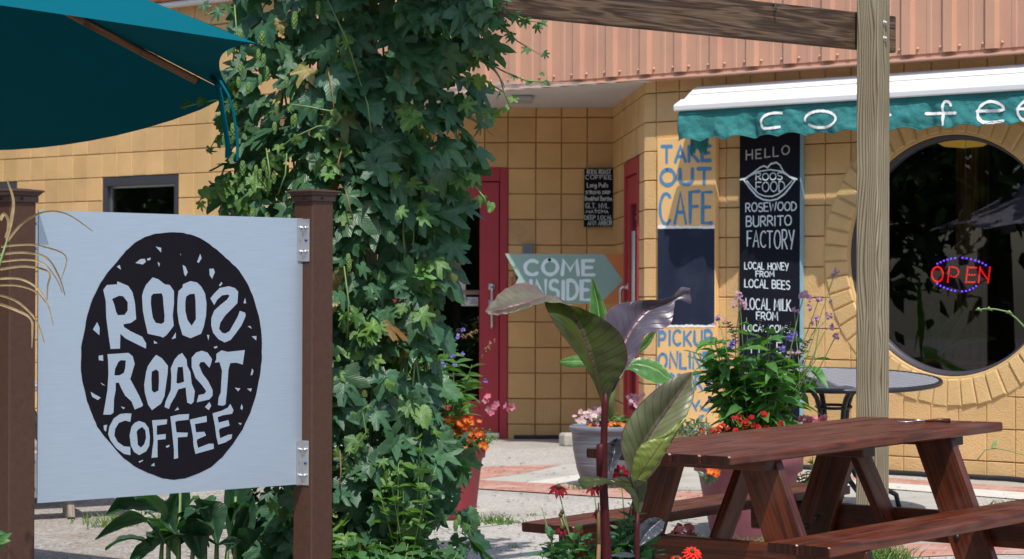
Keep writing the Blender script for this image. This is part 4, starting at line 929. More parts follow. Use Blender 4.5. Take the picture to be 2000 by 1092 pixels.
for nm_, mt_, r0, grp in (('led_border', 'led_violet', .0064, [(450, 410), (507, 383), (567, 357), (628, 335), (692, 322), (765, 310), (895, 305), (972, 315), (1048, 330), (1122, 348), (1188, 372), (1252, 400), (1310, 435)]),
    ('led_border', 'led_violet', .0064, [(447, 765), (503, 803), (566, 833), (630, 857), (697, 880), (765, 892), (890, 903), (957, 893), (1025, 877), (1085, 847), (1138, 808)]),
    ('led_letter', 'led_red', .0052, [(450+100*math.cos(2*math.pi*k/22), 598+132*math.sin(2*math.pi*k/22)) for k in range(22)]),
    ('led_letter', 'led_red', .0052, ln(660, 470, 633, 735, 8)+[(712, 468), (752, 472), (790, 490), (820, 520), (828, 558), (815, 600), (782, 633), (737, 645), (692, 635)]),
    ('led_letter', 'led_red', .0052, ln(990, 468, 960, 738, 8)+[(1030, 478), (1065, 478), (1100, 480), (1140, 480), (1020, 607), (1065, 612), (1110, 608), (1000, 738), (1035, 738), (1070, 738), (1108, 735)]),
    ('led_letter', 'led_red', .0052, ln(1210, 475, 1183, 745, 8)+ln(1228, 520, 1345, 700, 6)+ln(1385, 475, 1353, 745, 8))):
    m = MB()
    for x, y in grp: dot(m, x, y, r0)
    m.build(nm_, M[mt_], t)
m = MB(); tp = fac(*facpx(1884, 463, PL), PL-.01); l_ = fac(*facpx(1843, 500, PL), PL-.01); r_2 = fac(*facpx(1913, 500, PL), PL-.01)
m.tube([l_, tp], .0016, 4); m.tube([r_2, tp], .0016, 4); m.tube([tp, Vector((tp.x, tp.y, 2.6))], .0014, 4); m.build('hanging_cord', M['alu'], t)
# amber lamp hanging inside
LPc = facpx(1882, 279, -.55)
t = thing('pendant_lamp', fac(LPc[0], LPc[1], -.55), 'amber pendant lamp shade hanging at the top inside the round window', 'lamp')
m = MB(); c = fac(LPc[0], LPc[1], -.55); m.lathe([(.04, .14), (.09, .12), (.155, .05), (.17, 0), (.13, -.022), (.001, -.035)], c, 32); m.build('lamp_shade', M['lampshade'], t)
m = MB(); m.tube([c+UP*.15, Vector((c.x, c.y, 2.74))], .006, 6); m.build('cord', M['black'], t)
# ================================================================== THE BIG WHITE SIGN BETWEEN TWO BROWN POSTS
SGL, SGR = Vector((-1.713, 8.79, 0)), Vector((-.835, 9.70, 0))
SD = (SGR-SGL).normalized(); SNRM = Vector((SD.y, -SD.x, 0)); SW = (SGR-SGL).length
SZ0, SZ1 = EYE-.765, EYE+.295
sp = lambda a, z, l=0.0: SGL+SD*a+UP*z+SNRM*l
def spx(px, py):
    P = onplane(px, py, SGL, SNRM); return (P-SGL).dot(SD), P.z
t = thing('cafe_sign', sp(SW/2, SZ0), 'square silvery sign panel with a black round roast coffee emblem between two brown posts', 'sign')
m = MB(); m.smooth = False
q = [(.001, SZ0), (SW-.001, SZ0), (SW-.001, SZ1), (.001, SZ1)]
V = [sp(a, z, 0) for a, z in q]+[sp(a, z, -.006) for a, z in q]
m.add(V, [[0, 1, 2, 3], [7, 6, 5, 4], [0, 4, 5, 1], [1, 5, 6, 2], [2, 6, 7, 3], [3, 7, 4, 0]])
def brushed():
    mt, n, b, l = newmat('brushed_panel')
    tc = nd(n, 'ShaderNodeTexCoord'); mp = nd(n, 'ShaderNodeMapping'); mp.inputs['Scale'].default_value = (9, 9, 420); l.new(tc.outputs['Object'], mp.inputs['Vector'])
    no = nd(n, 'ShaderNodeTexNoise'); no.inputs['Scale'].default_value = 1; no.inputs['Detail'].default_value = 5; l.new(mp.outputs[0], no.inputs['Vector'])
    r_ = ramp(n, [(.3, (.41, .49, .575)), (.7, (.47, .55, .645))]); l.new(no.outputs['Fac'], r_.inputs['Fac']); l.new(r_.outputs[0], b.inputs['Base Color'])
    b.inputs['Metallic'].default_value = .5; b.inputs['Roughness'].default_value = .48
    bp = nd(n, 'ShaderNodeBump'); bp.inputs['Strength'].default_value = .1; bp.inputs['Distance'].default_value = .001; l.new(no.outputs['Fac'], bp.inputs['Height']); l.new(bp.outputs[0], b.inputs['Normal'])
    return mt
M['brushed'] = brushed()
m.build('panel', M['brushed'], t)
Z5 = lambda L: [(150+x/4.2, 440+y/4.2) for x, y in L]; Z6 = lambda L: [(150+x/4.043, 680+y/4.043) for x, y in L]
def flat(mb, outer, holes=(), lift=.001):
    loops = [[Vector((*spx(*p), 0)) for p in outer]]+[[Vector((*spx(*p), 0)) for p in h] for h in holes]
    V = [v for l_ in loops for v in l_]; tri = tessellate_polygon(loops)
    mb.add([sp(v.x, v.y, lift) for v in V], [list(x) for x in tri])
def rough(L, k=3):
    out = []
    for i, a in enumerate(L):
        b = L[(i+1) % len(L)]
        for j in range(k):
            tt = j/k; out.append((a[0]+(b[0]-a[0])*tt+(random.uniform(-.5, .5) if j else 0), a[1]+(b[1]-a[1])*tt+(random.uniform(-.5, .5) if j else 0)))
    return out
disc = Z5([(35, 1000), (60, 880), (85, 740), (130, 600), (195, 470), (250, 390), (330, 300), (400, 210), (480, 140), (560, 95), (640, 70), (760, 58), (850, 60), (930, 75), (1010, 105), (1090, 155), (1170, 220), (1250, 290), (1330, 370), (1400, 480), (1440, 570), (1470, 670), (1500, 780), (1515, 900), (1518, 1000)])+Z6([(1460, 100), (1445, 220), (1415, 370), (1370, 510), (1310, 640), (1230, 760), (1150, 860), (1060, 940), (960, 990), (850, 1030), (770, 1040), (680, 1030), (560, 985), (450, 930), (370, 870), (290, 780), (220, 700), (160, 620), (120, 520), (80, 420), (50, 290), (32, 180)])
m = MB(); flat(m, rough(disc, 3), lift=.0008); em = m.build('emblem', M['ink'], t, smooth=False)
m = MB()
letters = [
 (Z5, [(215, 530), (245, 490), (328, 485), (330, 460), (420, 498), (455, 550), (475, 640), (485, 770), (440, 802), (380, 812), (385, 835), (440, 870), (535, 915), (567, 970), (565, 1012), (480, 970), (400, 930), (355, 890), (352, 1012), (275, 1015), (258, 900), (240, 760), (235, 620)], [(287, 605), (345, 578), (378, 582), (415, 630), (415, 700), (390, 735), (335, 738), (320, 710), (305, 650)]),
 (Z5, [(565, 490), (620, 428), (665, 442), (720, 485), (760, 490), (795, 540), (795, 640), (785, 740), (793, 825), (735, 900), (705, 922), (683, 912), (580, 890), (555, 780), (540, 700), (533, 580), (545, 535)], [(608, 580), (625, 562), (695, 558), (705, 590), (708, 640), (718, 740), (715, 795), (690, 810), (645, 800), (622, 760), (612, 700), (605, 640)]),
 (Z5, [(832, 540), (865, 510), (868, 485), (930, 458), (985, 470), (1020, 505), (1050, 560), (1062, 640), (1058, 740), (1040, 830), (1018, 890), (975, 908), (930, 927), (865, 900), (835, 800), (822, 700), (825, 600)], [(895, 585), (925, 565), (965, 562), (972, 620), (975, 770), (940, 825), (905, 775), (888, 700), (888, 630)]),
 (Z5, [(1093, 600), (1125, 560), (1170, 515), (1245, 500), (1295, 515), (1322, 545), (1315, 640), (1265, 690), (1215, 740), (1175, 800), (1165, 850), (1190, 882), (1215, 888), (1250, 870), (1290, 800), (1320, 745), (1335, 702), (1380, 718), (1383, 745), (1350, 820), (1300, 890), (1260, 940), (1212, 962), (1160, 935), (1115, 880), (1100, 820), (1102, 760), (1125, 700), (1180, 650), (1230, 610), (1250, 580), (1240, 568), (1190, 575), (1150, 610), (1125, 655)], None),
 (Z6, [(240, 48), (300, 45), (405, 37), (440, 65), (455, 125), (420, 245), (455, 310), (490, 375), (520, 445), (515, 460), (455, 485), (430, 420), (380, 375), (350, 320), (330, 272), (305, 275), (305, 330), (292, 400), (288, 510), (265, 525), (207, 525), (222, 440), (240, 330), (248, 200), (245, 100)], [(295, 215), (300, 165), (325, 110), (345, 95), (385, 97), (380, 160), (370, 195), (335, 215)]),
 (Z6, [(625, 53), (670, 80), (718, 140), (715, 200), (705, 270), (690, 380), (662, 440), (625, 465), (592, 490), (560, 445), (535, 350), (530, 290), (545, 190), (560, 140), (605, 75)], [(590, 185), (625, 168), (645, 185), (647, 260), (643, 335), (610, 352), (590, 335), (587, 250)]),
 (Z6, [(830, 38), (865, 90), (870, 140), (895, 190), (905, 280), (930, 340), (920, 425), (900, 443), (870, 430), (862, 360), (858, 310), (800, 325), (775, 380), (740, 440), (725, 480), (690, 465), (700, 420), (740, 330), (745, 230), (740, 160), (770, 90), (800, 55)], [(795, 150), (835, 148), (840, 200), (845, 265), (800, 280), (785, 275), (788, 210)]),
 (Z6, [(905, 150), (905, 75), (940, 35), (985, 20), (1030, 35), (1065, 85), (1060, 115), (1045, 155), (1005, 110), (975, 110), (963, 135), (990, 200), (1035, 260), (1070, 330), (1070, 375), (1045, 405), (945, 428), (960, 370), (1005, 362), (1020, 340), (985, 290), (935, 235)], None),
 (Z6, [(1100, 45), (1140, 18), (1190, 30), (1325, 15), (1308, 130), (1260, 115), (1210, 118), (1195, 170), (1190, 250), (1182, 350), (1172, 445), (1150, 455), (1112, 450), (1118, 390), (1135, 350), (1140, 250), (1145, 180), (1125, 110), (1088, 115), (1100, 85)], None),
 (Z6, [(430, 517), (420, 582), (380, 572), (330, 590), (300, 640), (295, 690), (320, 740), (370, 775), (420, 780), (422, 845), (370, 835), (310, 790), (265, 730), (245, 680), (255, 620), (290, 555), (340, 520), (390, 515)], None),
 (Z6, [(490, 575), (535, 590), (565, 630), (575, 700), (570, 770), (545, 815), (490, 845), (450, 820), (425, 770), (415, 690), (430, 620), (455, 590)], [(485, 640), (515, 622), (540, 650), (545, 710), (530, 760), (505, 785), (480, 765), (475, 700), (470, 660)]),
 (Z6, [(592, 570), (712, 562), (708, 600), (630, 612), (630, 685), (700, 678), (700, 718), (635, 725), (635, 790), (636, 862), (588, 866), (595, 800), (605, 730), (600, 640)], None),
 (Z6, [(737, 540), (800, 525), (885, 520), (880, 565), (790, 575), (775, 585), (785, 665), (875, 668), (870, 700), (795, 705), (795, 780), (798, 868), (765, 876), (765, 800), (755, 700), (745, 610)], None),
 (Z6, [(890, 565), (960, 548), (1022, 535), (1025, 582), (930, 600), (940, 665), (1005, 660), (1018, 690), (950, 720), (945, 740), (955, 788), (1040, 755), (1078, 755), (1080, 795), (990, 820), (935, 835), (920, 770), (915, 700), (905, 640)], None),
 (Z6, [(1070, 515), (1140, 495), (1190, 470), (1210, 440), (1235, 490), (1225, 518), (1150, 530), (1110, 545), (1118, 588), (1195, 568), (1205, 612), (1130, 635), (1120, 650), (1130, 712), (1190, 685), (1225, 680), (1220, 715), (1170, 745), (1115, 762), (1100, 700), (1090, 620)], None)]
for i0, i1 in ((0, 4), (4, 9), (9, 15)):
    m = MB()
    for Z, o, h in letters[i0:i1]: flat(m, Z(o), [Z(h)] if h else (), lift=.0016)
    m.build('lettering', M['brushed'], em, smooth=False)
m = MB()
for o in [[(645, 175), (690, 185), (690, 225)], [(478, 310), (520, 278), (555, 275), (565, 300), (540, 322)], [(572, 275), (605, 265), (600, 285), (580, 290)], [(325, 340), (350, 325), (360, 365)], [(660, 300), (680, 315), (672, 342)], [(866, 325), (890, 340), (908, 385), (890, 420), (878, 400)], [(985, 300), (1010, 235), (1022, 270), (998, 310)], [(1085, 358), (1120, 355), (1130, 385), (1108, 440), (1088, 410)], [(1165, 490), (1185, 465), (1192, 480), (1172, 502)], [(1365, 640), (1378, 595), (1387, 640)], [(130, 855), (165, 795), (185, 840), (183, 902)], [(775, 935), (810, 878), (810, 925)], [(630, 945), (662, 968), (632, 972)], [(1065, 900), (1085, 900), (1078, 945)], [(1400, 830), (1420, 825), (1435, 850)], [(1432, 912), (1472, 908), (1470, 945)], [(1120, 998), (1150, 990), (1150, 1005), (1130, 1012)], [(845, 235), (853, 237), (849, 247)]]: flat(m, Z5(o), lift=.0016)
for o in [[(170, 60), (205, 55), (207, 100), (172, 95)], [(185, 270), (222, 295), (200, 290)], [(107, 345), (150, 370), (187, 390), (165, 410), (120, 385)], [(345, 460), (380, 470), (365, 482)], [(770, 495), (795, 465), (805, 485)], [(1010, 465), (1045, 425), (1060, 455), (1040, 490)], [(1245, 312), (1290, 318), (1272, 342)], [(1342, 320), (1380, 318), (1372, 345)], [(1370, 215), (1382, 160), (1393, 180), (1385, 210)], [(1290, 475), (1300, 440), (1310, 470), (1302, 490)], [(1272, 590), (1300, 592), (1290, 608)], [(210, 610), (238, 605), (228, 660), (212, 645)], [(700, 775), (730, 762), (728, 778), (708, 788)], [(485, 895), (520, 882), (522, 890), (492, 905)], [(582, 928), (610, 905), (612, 932)]]: flat(m, Z6(o), lift=.0016)
m.build('flecks', M['brushed'], em, smooth=False)
def bracket(a_edge, z0, z1, sgn):
    b = MB(); b.smooth = False; e = a_edge
    def lbox(a0, a1, l0, l1):
        V = [sp(a, z, l) for a in (a0, a1) for l in (l0, l1) for z in (z0, z1)]; b.add(V, [[0, 1, 3, 2], [4, 6, 7, 5], [0, 4, 5, 1], [2, 3, 7, 6], [0, 2, 6, 4], [1, 5, 7, 3]])
    lbox(*sorted((e-sgn*.030, e-sgn*.0035)), .0018, .0045); lbox(*sorted((e-sgn*.0035, e-sgn*.0005)), .0018, .042)
    o = b.build('bracket', M['zinc'], t, bev=.0008)
    bt = MB()
    for z in (z0+.04, z1-.035):
        c = sp(e-sgn*.015, z, .0045); bt.tube([c, c+SNRM*.005], .0062, 8); bt.tube([c+SNRM*.005, c+SNRM*.014], .0032, 6)
        c = sp(e-sgn*.0035, z, .026); bt.tube([c, c-SD*sgn*.010], .0055, 8)
    bt.build('bolts', M['alu'], o)
    bb = MB(); c = sp(e-sgn*.0036, (z0+z1)/2, .024); bb.tube([c, c-SD*sgn*.004], .006, 8); bb.build('blue_bolt', M['bluebolt'], o)
for e, sg, y0, y1 in ((SW, 1, 428, 511), (SW, 1, 860, 947)):
    bracket(e, onplane(594, y1, SGR, SNRM).z, onplane(594, y0, SGR, SNRM).z, sg)
for z0, z1 in ((SZ1-.17, SZ1-.02), (SZ0+.02, SZ0+.18)):
    m = MB(); m.smooth = False; V = [sp(a, z, l) for a in (-.0485, -.0008) for l in (-.005, -.002) for z in (z0, z1)]
    m.add(V, [[0, 1, 3, 2], [4, 6, 7, 5], [0, 4, 5, 1], [2, 3, 7, 6], [0, 2, 6, 4], [1, 5, 7, 3]]); br_ = m.build('bracket', M['zinc'], t, bev=.0006)
    for z in (z0+.03, z1-.03):
        m = MB(); c = sp(-.008, z, -.002); m.tube([c, c+SNRM*.006], .005, 8); m.build('bolt', M['alu'], br_)
def signpost(c, ztop, label, grp):
    c = Vector(c); zg = gz(c.x, c.y); t = thing('sign_post', (c.x, c.y, zg), label, 'post', grp)
    h = .0565; zc = ztop-.05
    m = MB(); m.beam(Vector((c.x, c.y, zg-.15)), Vector((c.x, c.y, zc+.01)), 2*h, 2*h, up=SNRM, bev=.005); m.build('post', M['composite'], t)
    Mx = Matrix((SD, SNRM, UP)).transposed()
    p = MB(); p.smooth = False
    def frus(a, z0, b, z1):
        V = [c+Vector((0, 0, z-c.z))+Mx @ Vector((x*k, y*k, 0)) for k, z in ((a, z0), (b, z1)) for x, y in ((-1, -1), (1, -1), (1, 1), (-1, 1))]
        p.add(V, [[0, 1, 5, 4], [1, 2, 6, 5], [2, 3, 7, 6], [3, 0, 4, 7], [4, 5, 6, 7], [3, 2, 1, 0]])
    frus(h+.006, zc-.012, h+.006, zc+.010); frus(h+.006, zc+.0102, h+.018, zc+.024); frus(h+.022, zc+.0242, h+.022, zc+.031); frus(h+.021, zc+.0312, .030, zc+.038)
    cp = p.build('cap', M['cap'], t, bev=.0025)
    b = MB(); q = c-SD*(h+.006)+SNRM*.01; q.z = zc; b.tube([q, q-SD*.004], .005, 8); q = c+SNRM*(h+.006)-SD*.01; q.z = zc; b.tube([q, q+SNRM*.004], .005, 8); b.build('screws', M['black'], cp)
signpost(SGL-SD*.105, EYE+.381, 'brown composite post with a flat cap left of the roast coffee sign', 'brown posts carrying the sign')
signpost(SGR+SD*.057, EYE+.425, 'brown composite post with a flat cap right of the roast coffee sign', 'brown posts carrying the sign')
# ================================================================== PERGOLA: pine post, weathered beam, hidden post in the vine
cr = at(1713.5, 546, 11.55); nl, nr = Vector((-.624, -.781, 0)), Vector((.781, -.624, 0)); pw = .118
pc = Vector((cr.x, cr.y, 0))-nl*(pw/2)-nr*(pw/2); zg = gz(pc.x, pc.y)-.03
bd = Vector((-.771, -.637, 0)).normalized(); bn = Vector((-bd.y, bd.x, 0)); bn = bn if bn.y > 0 else -bn
t = thing('pergola', (pc.x, pc.y, zg), 'timber pergola with a tan pine post and a dark weathered cross beam', 'pergola')
m = MB(); m.beam(Vector((pc.x, pc.y, zg-.2)), Vector((pc.x, pc.y, 3.6)), pw, pw, up=nl, bev=.006, uo=3.3); m.build('post', M['post'], t)
bc = pc+bn*.105
b0 = bc-bd*.255; zb0 = at(1673, 97, bc.y).z; bh = at(1673, 25, bc.y).z-zb0
m = MB(); m.beam(b0+UP*(zb0+bh/2), b0+bd*2.72+UP*(zb0+bh/2), .045, bh, bev=.003, uo=7.1); m.build('beam', M['beam'], t)
vpst = Vector((-.66, 10.68, 0))
m = MB(); m.beam(Vector((vpst.x, vpst.y, -.3)), Vector((vpst.x, vpst.y, 3.6)), .1, .1, up=nl, bev=.006); m.build('post', M['post'], t)
for y in (45, 75.5):
    m = MB(); c = onplane(1727.5, y, cr, nr); m.tube([c-nr*.001, c+nr*.004], .015, 14); m.tube([c+nr*.004, c+nr*.013], .0095, 6); m.build('bolt', M['bolt'], t)
m = MB(); hk = at(1540, 9, (bc+bd*.75).y); hk = bc+bd*((hk-bc).dot(bd))-bn*.023+UP*hk.z
m.tube([hk+bn*.02+UP*.008, hk-bn*.012+UP*.008, hk-bn*.02-UP*.002, hk-bn*.022-UP*.018, hk-bn*.014-UP*.026, hk-bn*.006-UP*.02], .0035, 6); m.build('hook', M['iron'], t)
# ================================================================== PICNIC TABLES
def picnic(name, M4, mat, label, cat, bshift, drop=.310, g_=.115, L=1.83, W=.70, chips=True):
    """M4: matrix of the table-top centre; built in table axes x along, y left, z up"""
    loc = M4 @ Vector((0, 0, -.75)); t = thing(name, loc, label, cat)
    def P(x, y, z): return M4 @ Vector((x, y, z))
    upv = (M4.to_3x3() @ Vector((0, 0, 1)))
    b = MB(); n = 5; bw = (W-.007*(n-1))/n
    for i in range(n):
        y = -W/2+bw/2+i*(bw+.007); zo = random.uniform(-.004, .004); e0, e1 = random.uniform(-.004, .004), random.uniform(-.006, .006)
        b.beam(P(-L/2+e0, y, -.019+zo), P(L/2+e1, y, -.019+zo), bw, .038, up=upv, bev=.006)
    b.build('tabletop', mat, t)
    for sy in (1, -1):
        s_ = MB(); sw = .138
        for k in (0, 1):
            y = sy*(W/2+g_+sw/2+k*(sw+.004)); s_.beam(P(-L/2+bshift+random.uniform(-.003, .003), y, -drop-.019), P(L/2+bshift, y, -drop-.019), sw, .038, up=upv, bev=.005)
        s_.build('bench_seat', mat, t)
    for sx in (-1, 1):
        xf = sx*.585
        for sy in (1, -1):
            l_ = MB(); xl = xf-sx*.0
            l_.beam(P(xl, sy*.225, -.042), P(xl, sy*.515, -.775), .172, .04, up=(M4.to_3x3() @ Vector((1, 0, 0))), bev=.004); lg = l_.build('leg', mat, t)
            for dy, dz in ((-.02, .02), (.035, -.02)):
                bt = MB(); zc = -.425; yc = sy*(.225+(.515-.225)*((zc+.042)/-.733)); c = P(xl-.02*1, yc+dy, zc+dz); bt.tube([c, c-(M4.to_3x3() @ Vector((.006, 0, 0)))], .012, 10); bt.build('bolt', M['iron'], lg)
        c_ = MB(); xc = xf+sx*.041
        c_.beam(P(xc, -.745, -drop-.038-.066), P(xc, .745, -drop-.038-.066), .04, .132, up=upv, bev=.004); c_.build('seat_support', mat, t)
        k_ = MB(); k_.beam(P(xf+sx*.041, -.315, -.038-.0215), P(xf+sx*.041, .315, -.038-.0215), .085, .038, up=upv, bev=.004); k_.build('top_cleat', mat, t)
        r_ = MB(); r_.beam(P(sx*.35, 0, -.06), P(sx*.605, 0, -.45), .09, .04, up=(M4.to_3x3() @ Vector((0, 1, 0))), bev=.004); r_.build('brace', mat, t)
    k_ = MB(); k_.beam(P(0, -.315, -.038-.02), P(0, .315, -.038-.02), .085, .038, up=upv, bev=.004); k_.build('top_cleat', mat, t)
    return t
def pose(x, y, z, az, tx=0, ty=0):
    return Matrix.Translation((x, y, z)) @ Matrix.Rotation(az, 4, 'Z') @ Matrix.Rotation(tx, 4, 'X') @ Matrix.Rotation(ty, 4, 'Y')
TM = pose(1.1642, 9.6976, EYE-.5619, .8153, -.0074, -.0307)
picnic('picnic_table', TM, M['redwood'], 'redwood stained picnic table with attached benches beside the tan pine post', 'picnic table', .0515)
gx, gy = -2.72, 14.15
picnic('picnic_table', pose(gx-.53, gy+.02, gz(gx, gy)+.75, .35), M['greywood'], 'weathered grey picnic table mostly hidden behind the silvery sign', 'picnic table', 0)
# fork lying on the red table
tn = (TM.to_3x3() @ Vector((0, 0, 1))).normalized(); tO = TM @ Vector((0, 0, .004))
tp = lambda x, y: onplane(x, y, tO, tn)
f0, f1 = tp(1754, 825.5), tp(1856, 823.5); fd = (f1-f0).normalized(); fs = tn.cross(fd); FL = (f1-f0).length
t = thing('fork', (f0+f1)/2, 'metal fork with a dark red handle lying on the redwood picnic table', 'fork')
m = MB(); m.tube([f0+fd*FL*.52+tn*.004, f0+fd*FL*.8+tn*.006, f1+tn*.004], [.0055, .0085, .0095], 8); m.build('handle', M['redwood'], t)
m = MB(); m.tube([f0+fd*FL*.30+tn*.004, f0+fd*FL*.38+tn*.008, f0+fd*FL*.55+tn*.006], [.0035, .003, .003], 6)
for k in (-1.5, -.5, .5, 1.5): m.tube([f0+fs*k*.0055+tn*.005, f0+fd*FL*.17+fs*k*.0055+tn*.003, f0+fd*FL*.26+fs*k*.004+tn*.004, f0+fd*FL*.31+fs*k*.001+tn*.004], .0018, 5)
m.build('tines', M['alu'], t)
# ================================================================== TEAL PARASOL (corner in view)
pv = [(502, 85, 9.55), (452, 183, 10.3), (-250, 258, 12.1), (-800, 215, 11.6), (-1100, 60, 10.0), (-800, -104, 8.5)]
PIN = [.042, .0, .03, .03, .03, .005]; PSG = [.0, .155, .05, .05, .05, .0]
rim = [at(*p) for p in pv]; cen = sum(rim, Vector())/6; apex = at(-560, -415, 10.3)
pbase = Vector((cen.x, cen.y, gz(cen.x, cen.y))); t = thing('parasol', pbase, 'teal canvas parasol with wooden ribs and hanging tie cords over the sign', 'parasol')
m = MB(); NU, NV = 16, 14
for k in range(6):
    A, Bq = rim[k], rim[(k+1) % 6]; b0 = len(m.v)
    for i in range(NU+1):
        u = i/NU
        for j in range(NV+1):
            v = j/NV; E = A.lerp(Bq, v); sgn = 4*v*(1-v)
            E = E+(apex-E)*(PIN[k]*sgn); E.z -= PSG[k]*sgn**.8          # rim curves in or sags between the rib tips
            P = apex.lerp(E, u); P.z -= .055*math.sin(math.pi*u)+.03*sgn*math.sin(math.pi*u)
            P.z += .006*mnoise.noise(Vector((u*6+k, v*14, 2)))*u
            m.v.append(tuple(P)); m.col.append((1, 1, 1))
    for i in range(NU):
        for j in range(NV): a_ = b0+i*(NV+1)+j; m.f.append([a_, a_+1, a_+NV+2, a_+NV+1]); m.uv.append([(0, 0)]*4)
def tealfab():
    mt, n, b, l = newmat('teal_canopy'); b.inputs['Base Color'].default_value = (.001, .092, .125, 1); b.inputs['Roughness'].default_value = .9; b.inputs['Specular IOR Level'].default_value = .06
    tc = nd(n, 'ShaderNodeTexCoord'); no = nd(n, 'ShaderNodeTexNoise'); no.inputs['Scale'].default_value = 5; no.inputs['Detail'].default_value = 6; l.new(tc.outputs['Object'], no.inputs['Vector'])
    bp = nd(n, 'ShaderNodeBump'); bp.inputs['Strength'].default_value = .3; bp.inputs['Distance'].default_value = .02; l.new(no.outputs['Fac'], bp.inputs['Height']); l.new(bp.outputs[0], b.inputs['Normal'])
    tr = nd(n, 'ShaderNodeBsdfTranslucent'); tr.inputs['Color'].default_value = (.002, .03, .04, 1)
    ms = nd(n, 'ShaderNodeMixShader'); ms.inputs['Fac'].default_value = .01; l.new(b.outputs[0], ms.inputs[1]); l.new(tr.outputs[0], ms.inputs[2]); l.new(ms.outputs[0], n.nodes['Material Output'].inputs['Surface'])
    return mt
M['tealfab'] = tealfab(); cv = m.build('canopy', M['tealfab'], t)
for k in range(6):
    r_ = MB(); tip = rim[k].lerp(apex, .065); a_ = rim[k].lerp(apex, .93)
    pts = []
    for i in range(9):
        u = i/8; P = tip.lerp(a_, u); uu = 1-(.065+.865*u); P.z -= .055*math.sin(math.pi*uu)+.022; pts.append(P)
    for i in range(8): r_.beam(pts[i], pts[i+1]+(pts[i+1]-pts[i])*.01, .022, .030, bev=.004, uo=k*5+i*.3)
    r_.build('rib', M['cedar'], t)
pm = MB(); pm.tube([pbase-UP*.1, Vector((apex.x, apex.y, apex.z+.03))], .024, 14); pm.build('pole', M['cedar'], t)
def strap(pts, w_):
    s_ = MB(); pts = [at(*p) for p in pts]
    Q = []
    for i in range(len(pts)-1):
        for j in range(4): Q.append(pts[i].lerp(pts[i+1], j/4))
    Q.append(pts[-1]); V = []
    for i, q in enumerate(Q): d_ = Vector((1, .25*math.sin(i*.7), .1*math.sin(i*.5))).normalized(); V += [q-d_*w_/2, q+d_*w_/2, q+d_*w_/2+Vector((0, .004, 0)), q-d_*w_/2+Vector((0, .004, 0))]
    nq = len(Q); s_.add(V, [[i*4+k, i*4+(k+1) % 4, i*4+4+(k+1) % 4, i*4+4+k] for i in range(nq-1) for k in range(4)]); return s_.build('tie_cord', M['tealfab'], t)
strap([(412, 148, 10.2), (424, 165, 10.08), (431, 190, 10.02), (436, 225, 10.02), (442, 262, 10.02), (445, 285, 10.02), (444, 308, 10.02)], .021)
strap([(412, 147, 10.2), (430, 158, 10.08), (446, 185, 10.02), (456, 220, 10.02), (461, 255, 10.02), (464, 285, 10.02), (463, 314, 10.02)], .012)
# white parasol off to the left: the one mirrored in the round window
wc = Vector((-7.5, 11.5, 0)); zg = gz(wc.x, wc.y); t = thing('parasol', (wc.x, wc.y, zg), 'pale lavender canvas parasol mirrored in the round window glass', 'parasol')
m = MB(); rz = 1.83; n = 8
for k in range(n):
    a0, a1 = 2*math.pi*k/n, 2*math.pi*(k+1)/n; b0 = len(m.v)
    for i in range(9):
        u = i/8
        for j in range(7):
            a = a0+(a1-a0)*j/6; sg = 4*(j/6)*(1-j/6); r2 = 1.2*u*math.cos(math.pi/n)/math.cos((a-a0)-math.pi/n); r2 *= 1-.04*sg
            m.v.append((wc.x+r2*math.cos(a), wc.y+r2*math.sin(a), rz+.62*(1-u)-.05*math.sin(math.pi*u)+.07*sg*u*u)); m.col.append((1, 1, 1))
    for i in range(8):
        for j in range(6): a_ = b0+i*7+j; m.f.append([a_, a_+1, a_+8, a_+7]); m.uv.append([(0, 0)]*4)
m.build('canopy', M['whitefab'], t); m = MB(); m.tube([Vector((wc.x, wc.y, zg)), Vector((wc.x, wc.y, rz+.63))], .022, 12); m.build('pole', M['cedar'], t)
# ================================================================== CAFE TABLE
tx, ty_ = 627*13.35/F, 13.35; zg = gz(tx, ty_); zt = at(1627, 738, 13.35).z; rt = .575
t = thing('cafe_table', (tx, ty_, zg), 'round black metal mesh cafe table under the round window', 'table')
c = Vector((tx, ty_, zt))
m = MB(); n = 64; m.lathe([(rt-.012, 0), (0.001, .001)], c, n); m.lathe([(rt-.012, -.003), (0.001, -.002)], c, n); m.build('tabletop', M['meshtop'], t)
m = MB(); m.tube([c+Vector((rt*math.cos(2*math.pi*k/72), rt*math.sin(2*math.pi*k/72), -.008)) for k in range(73)], .014, 8, caps=False)
m.lathe([(rt-.01, -.012), (rt-.002, -.02), (rt-.02, -.02)], c, 72); m.build('rim', M['iron'], t)
m = MB(); rr_ = .094; m.tube([c+Vector((rr_*math.cos(2*math.pi*k/40), rr_*math.sin(2*math.pi*k/40), -.155)) for k in range(41)], .009, 6, caps=False); m.build('ring', M['iron'], t)
for k in range(4):
    a = R(28+90*k); d_ = Vector((math.cos(a), math.sin(a), 0)); hgt = zt-zg
    p = [(.20, -.012), (.155, -.05), (.115, -.10), (.092, -.16), (.083, -.25), (.086, -.36), (.10, -.45), (.15, -.54), (.25, -.605), (.36, -.635), (.43, -.67), (.455, -hgt+.006)]
    m = MB(); m.tube([c+d_*r_+UP*z for r_, z in p], .0145, 8); m.lathe([(0.001, .012), (.028, .01), (.03, 0)], c+d_*.455-UP*(hgt-.0), 12); m.build('leg', M['iron'], t)
t.rotation_euler = (.068, 0, 0)
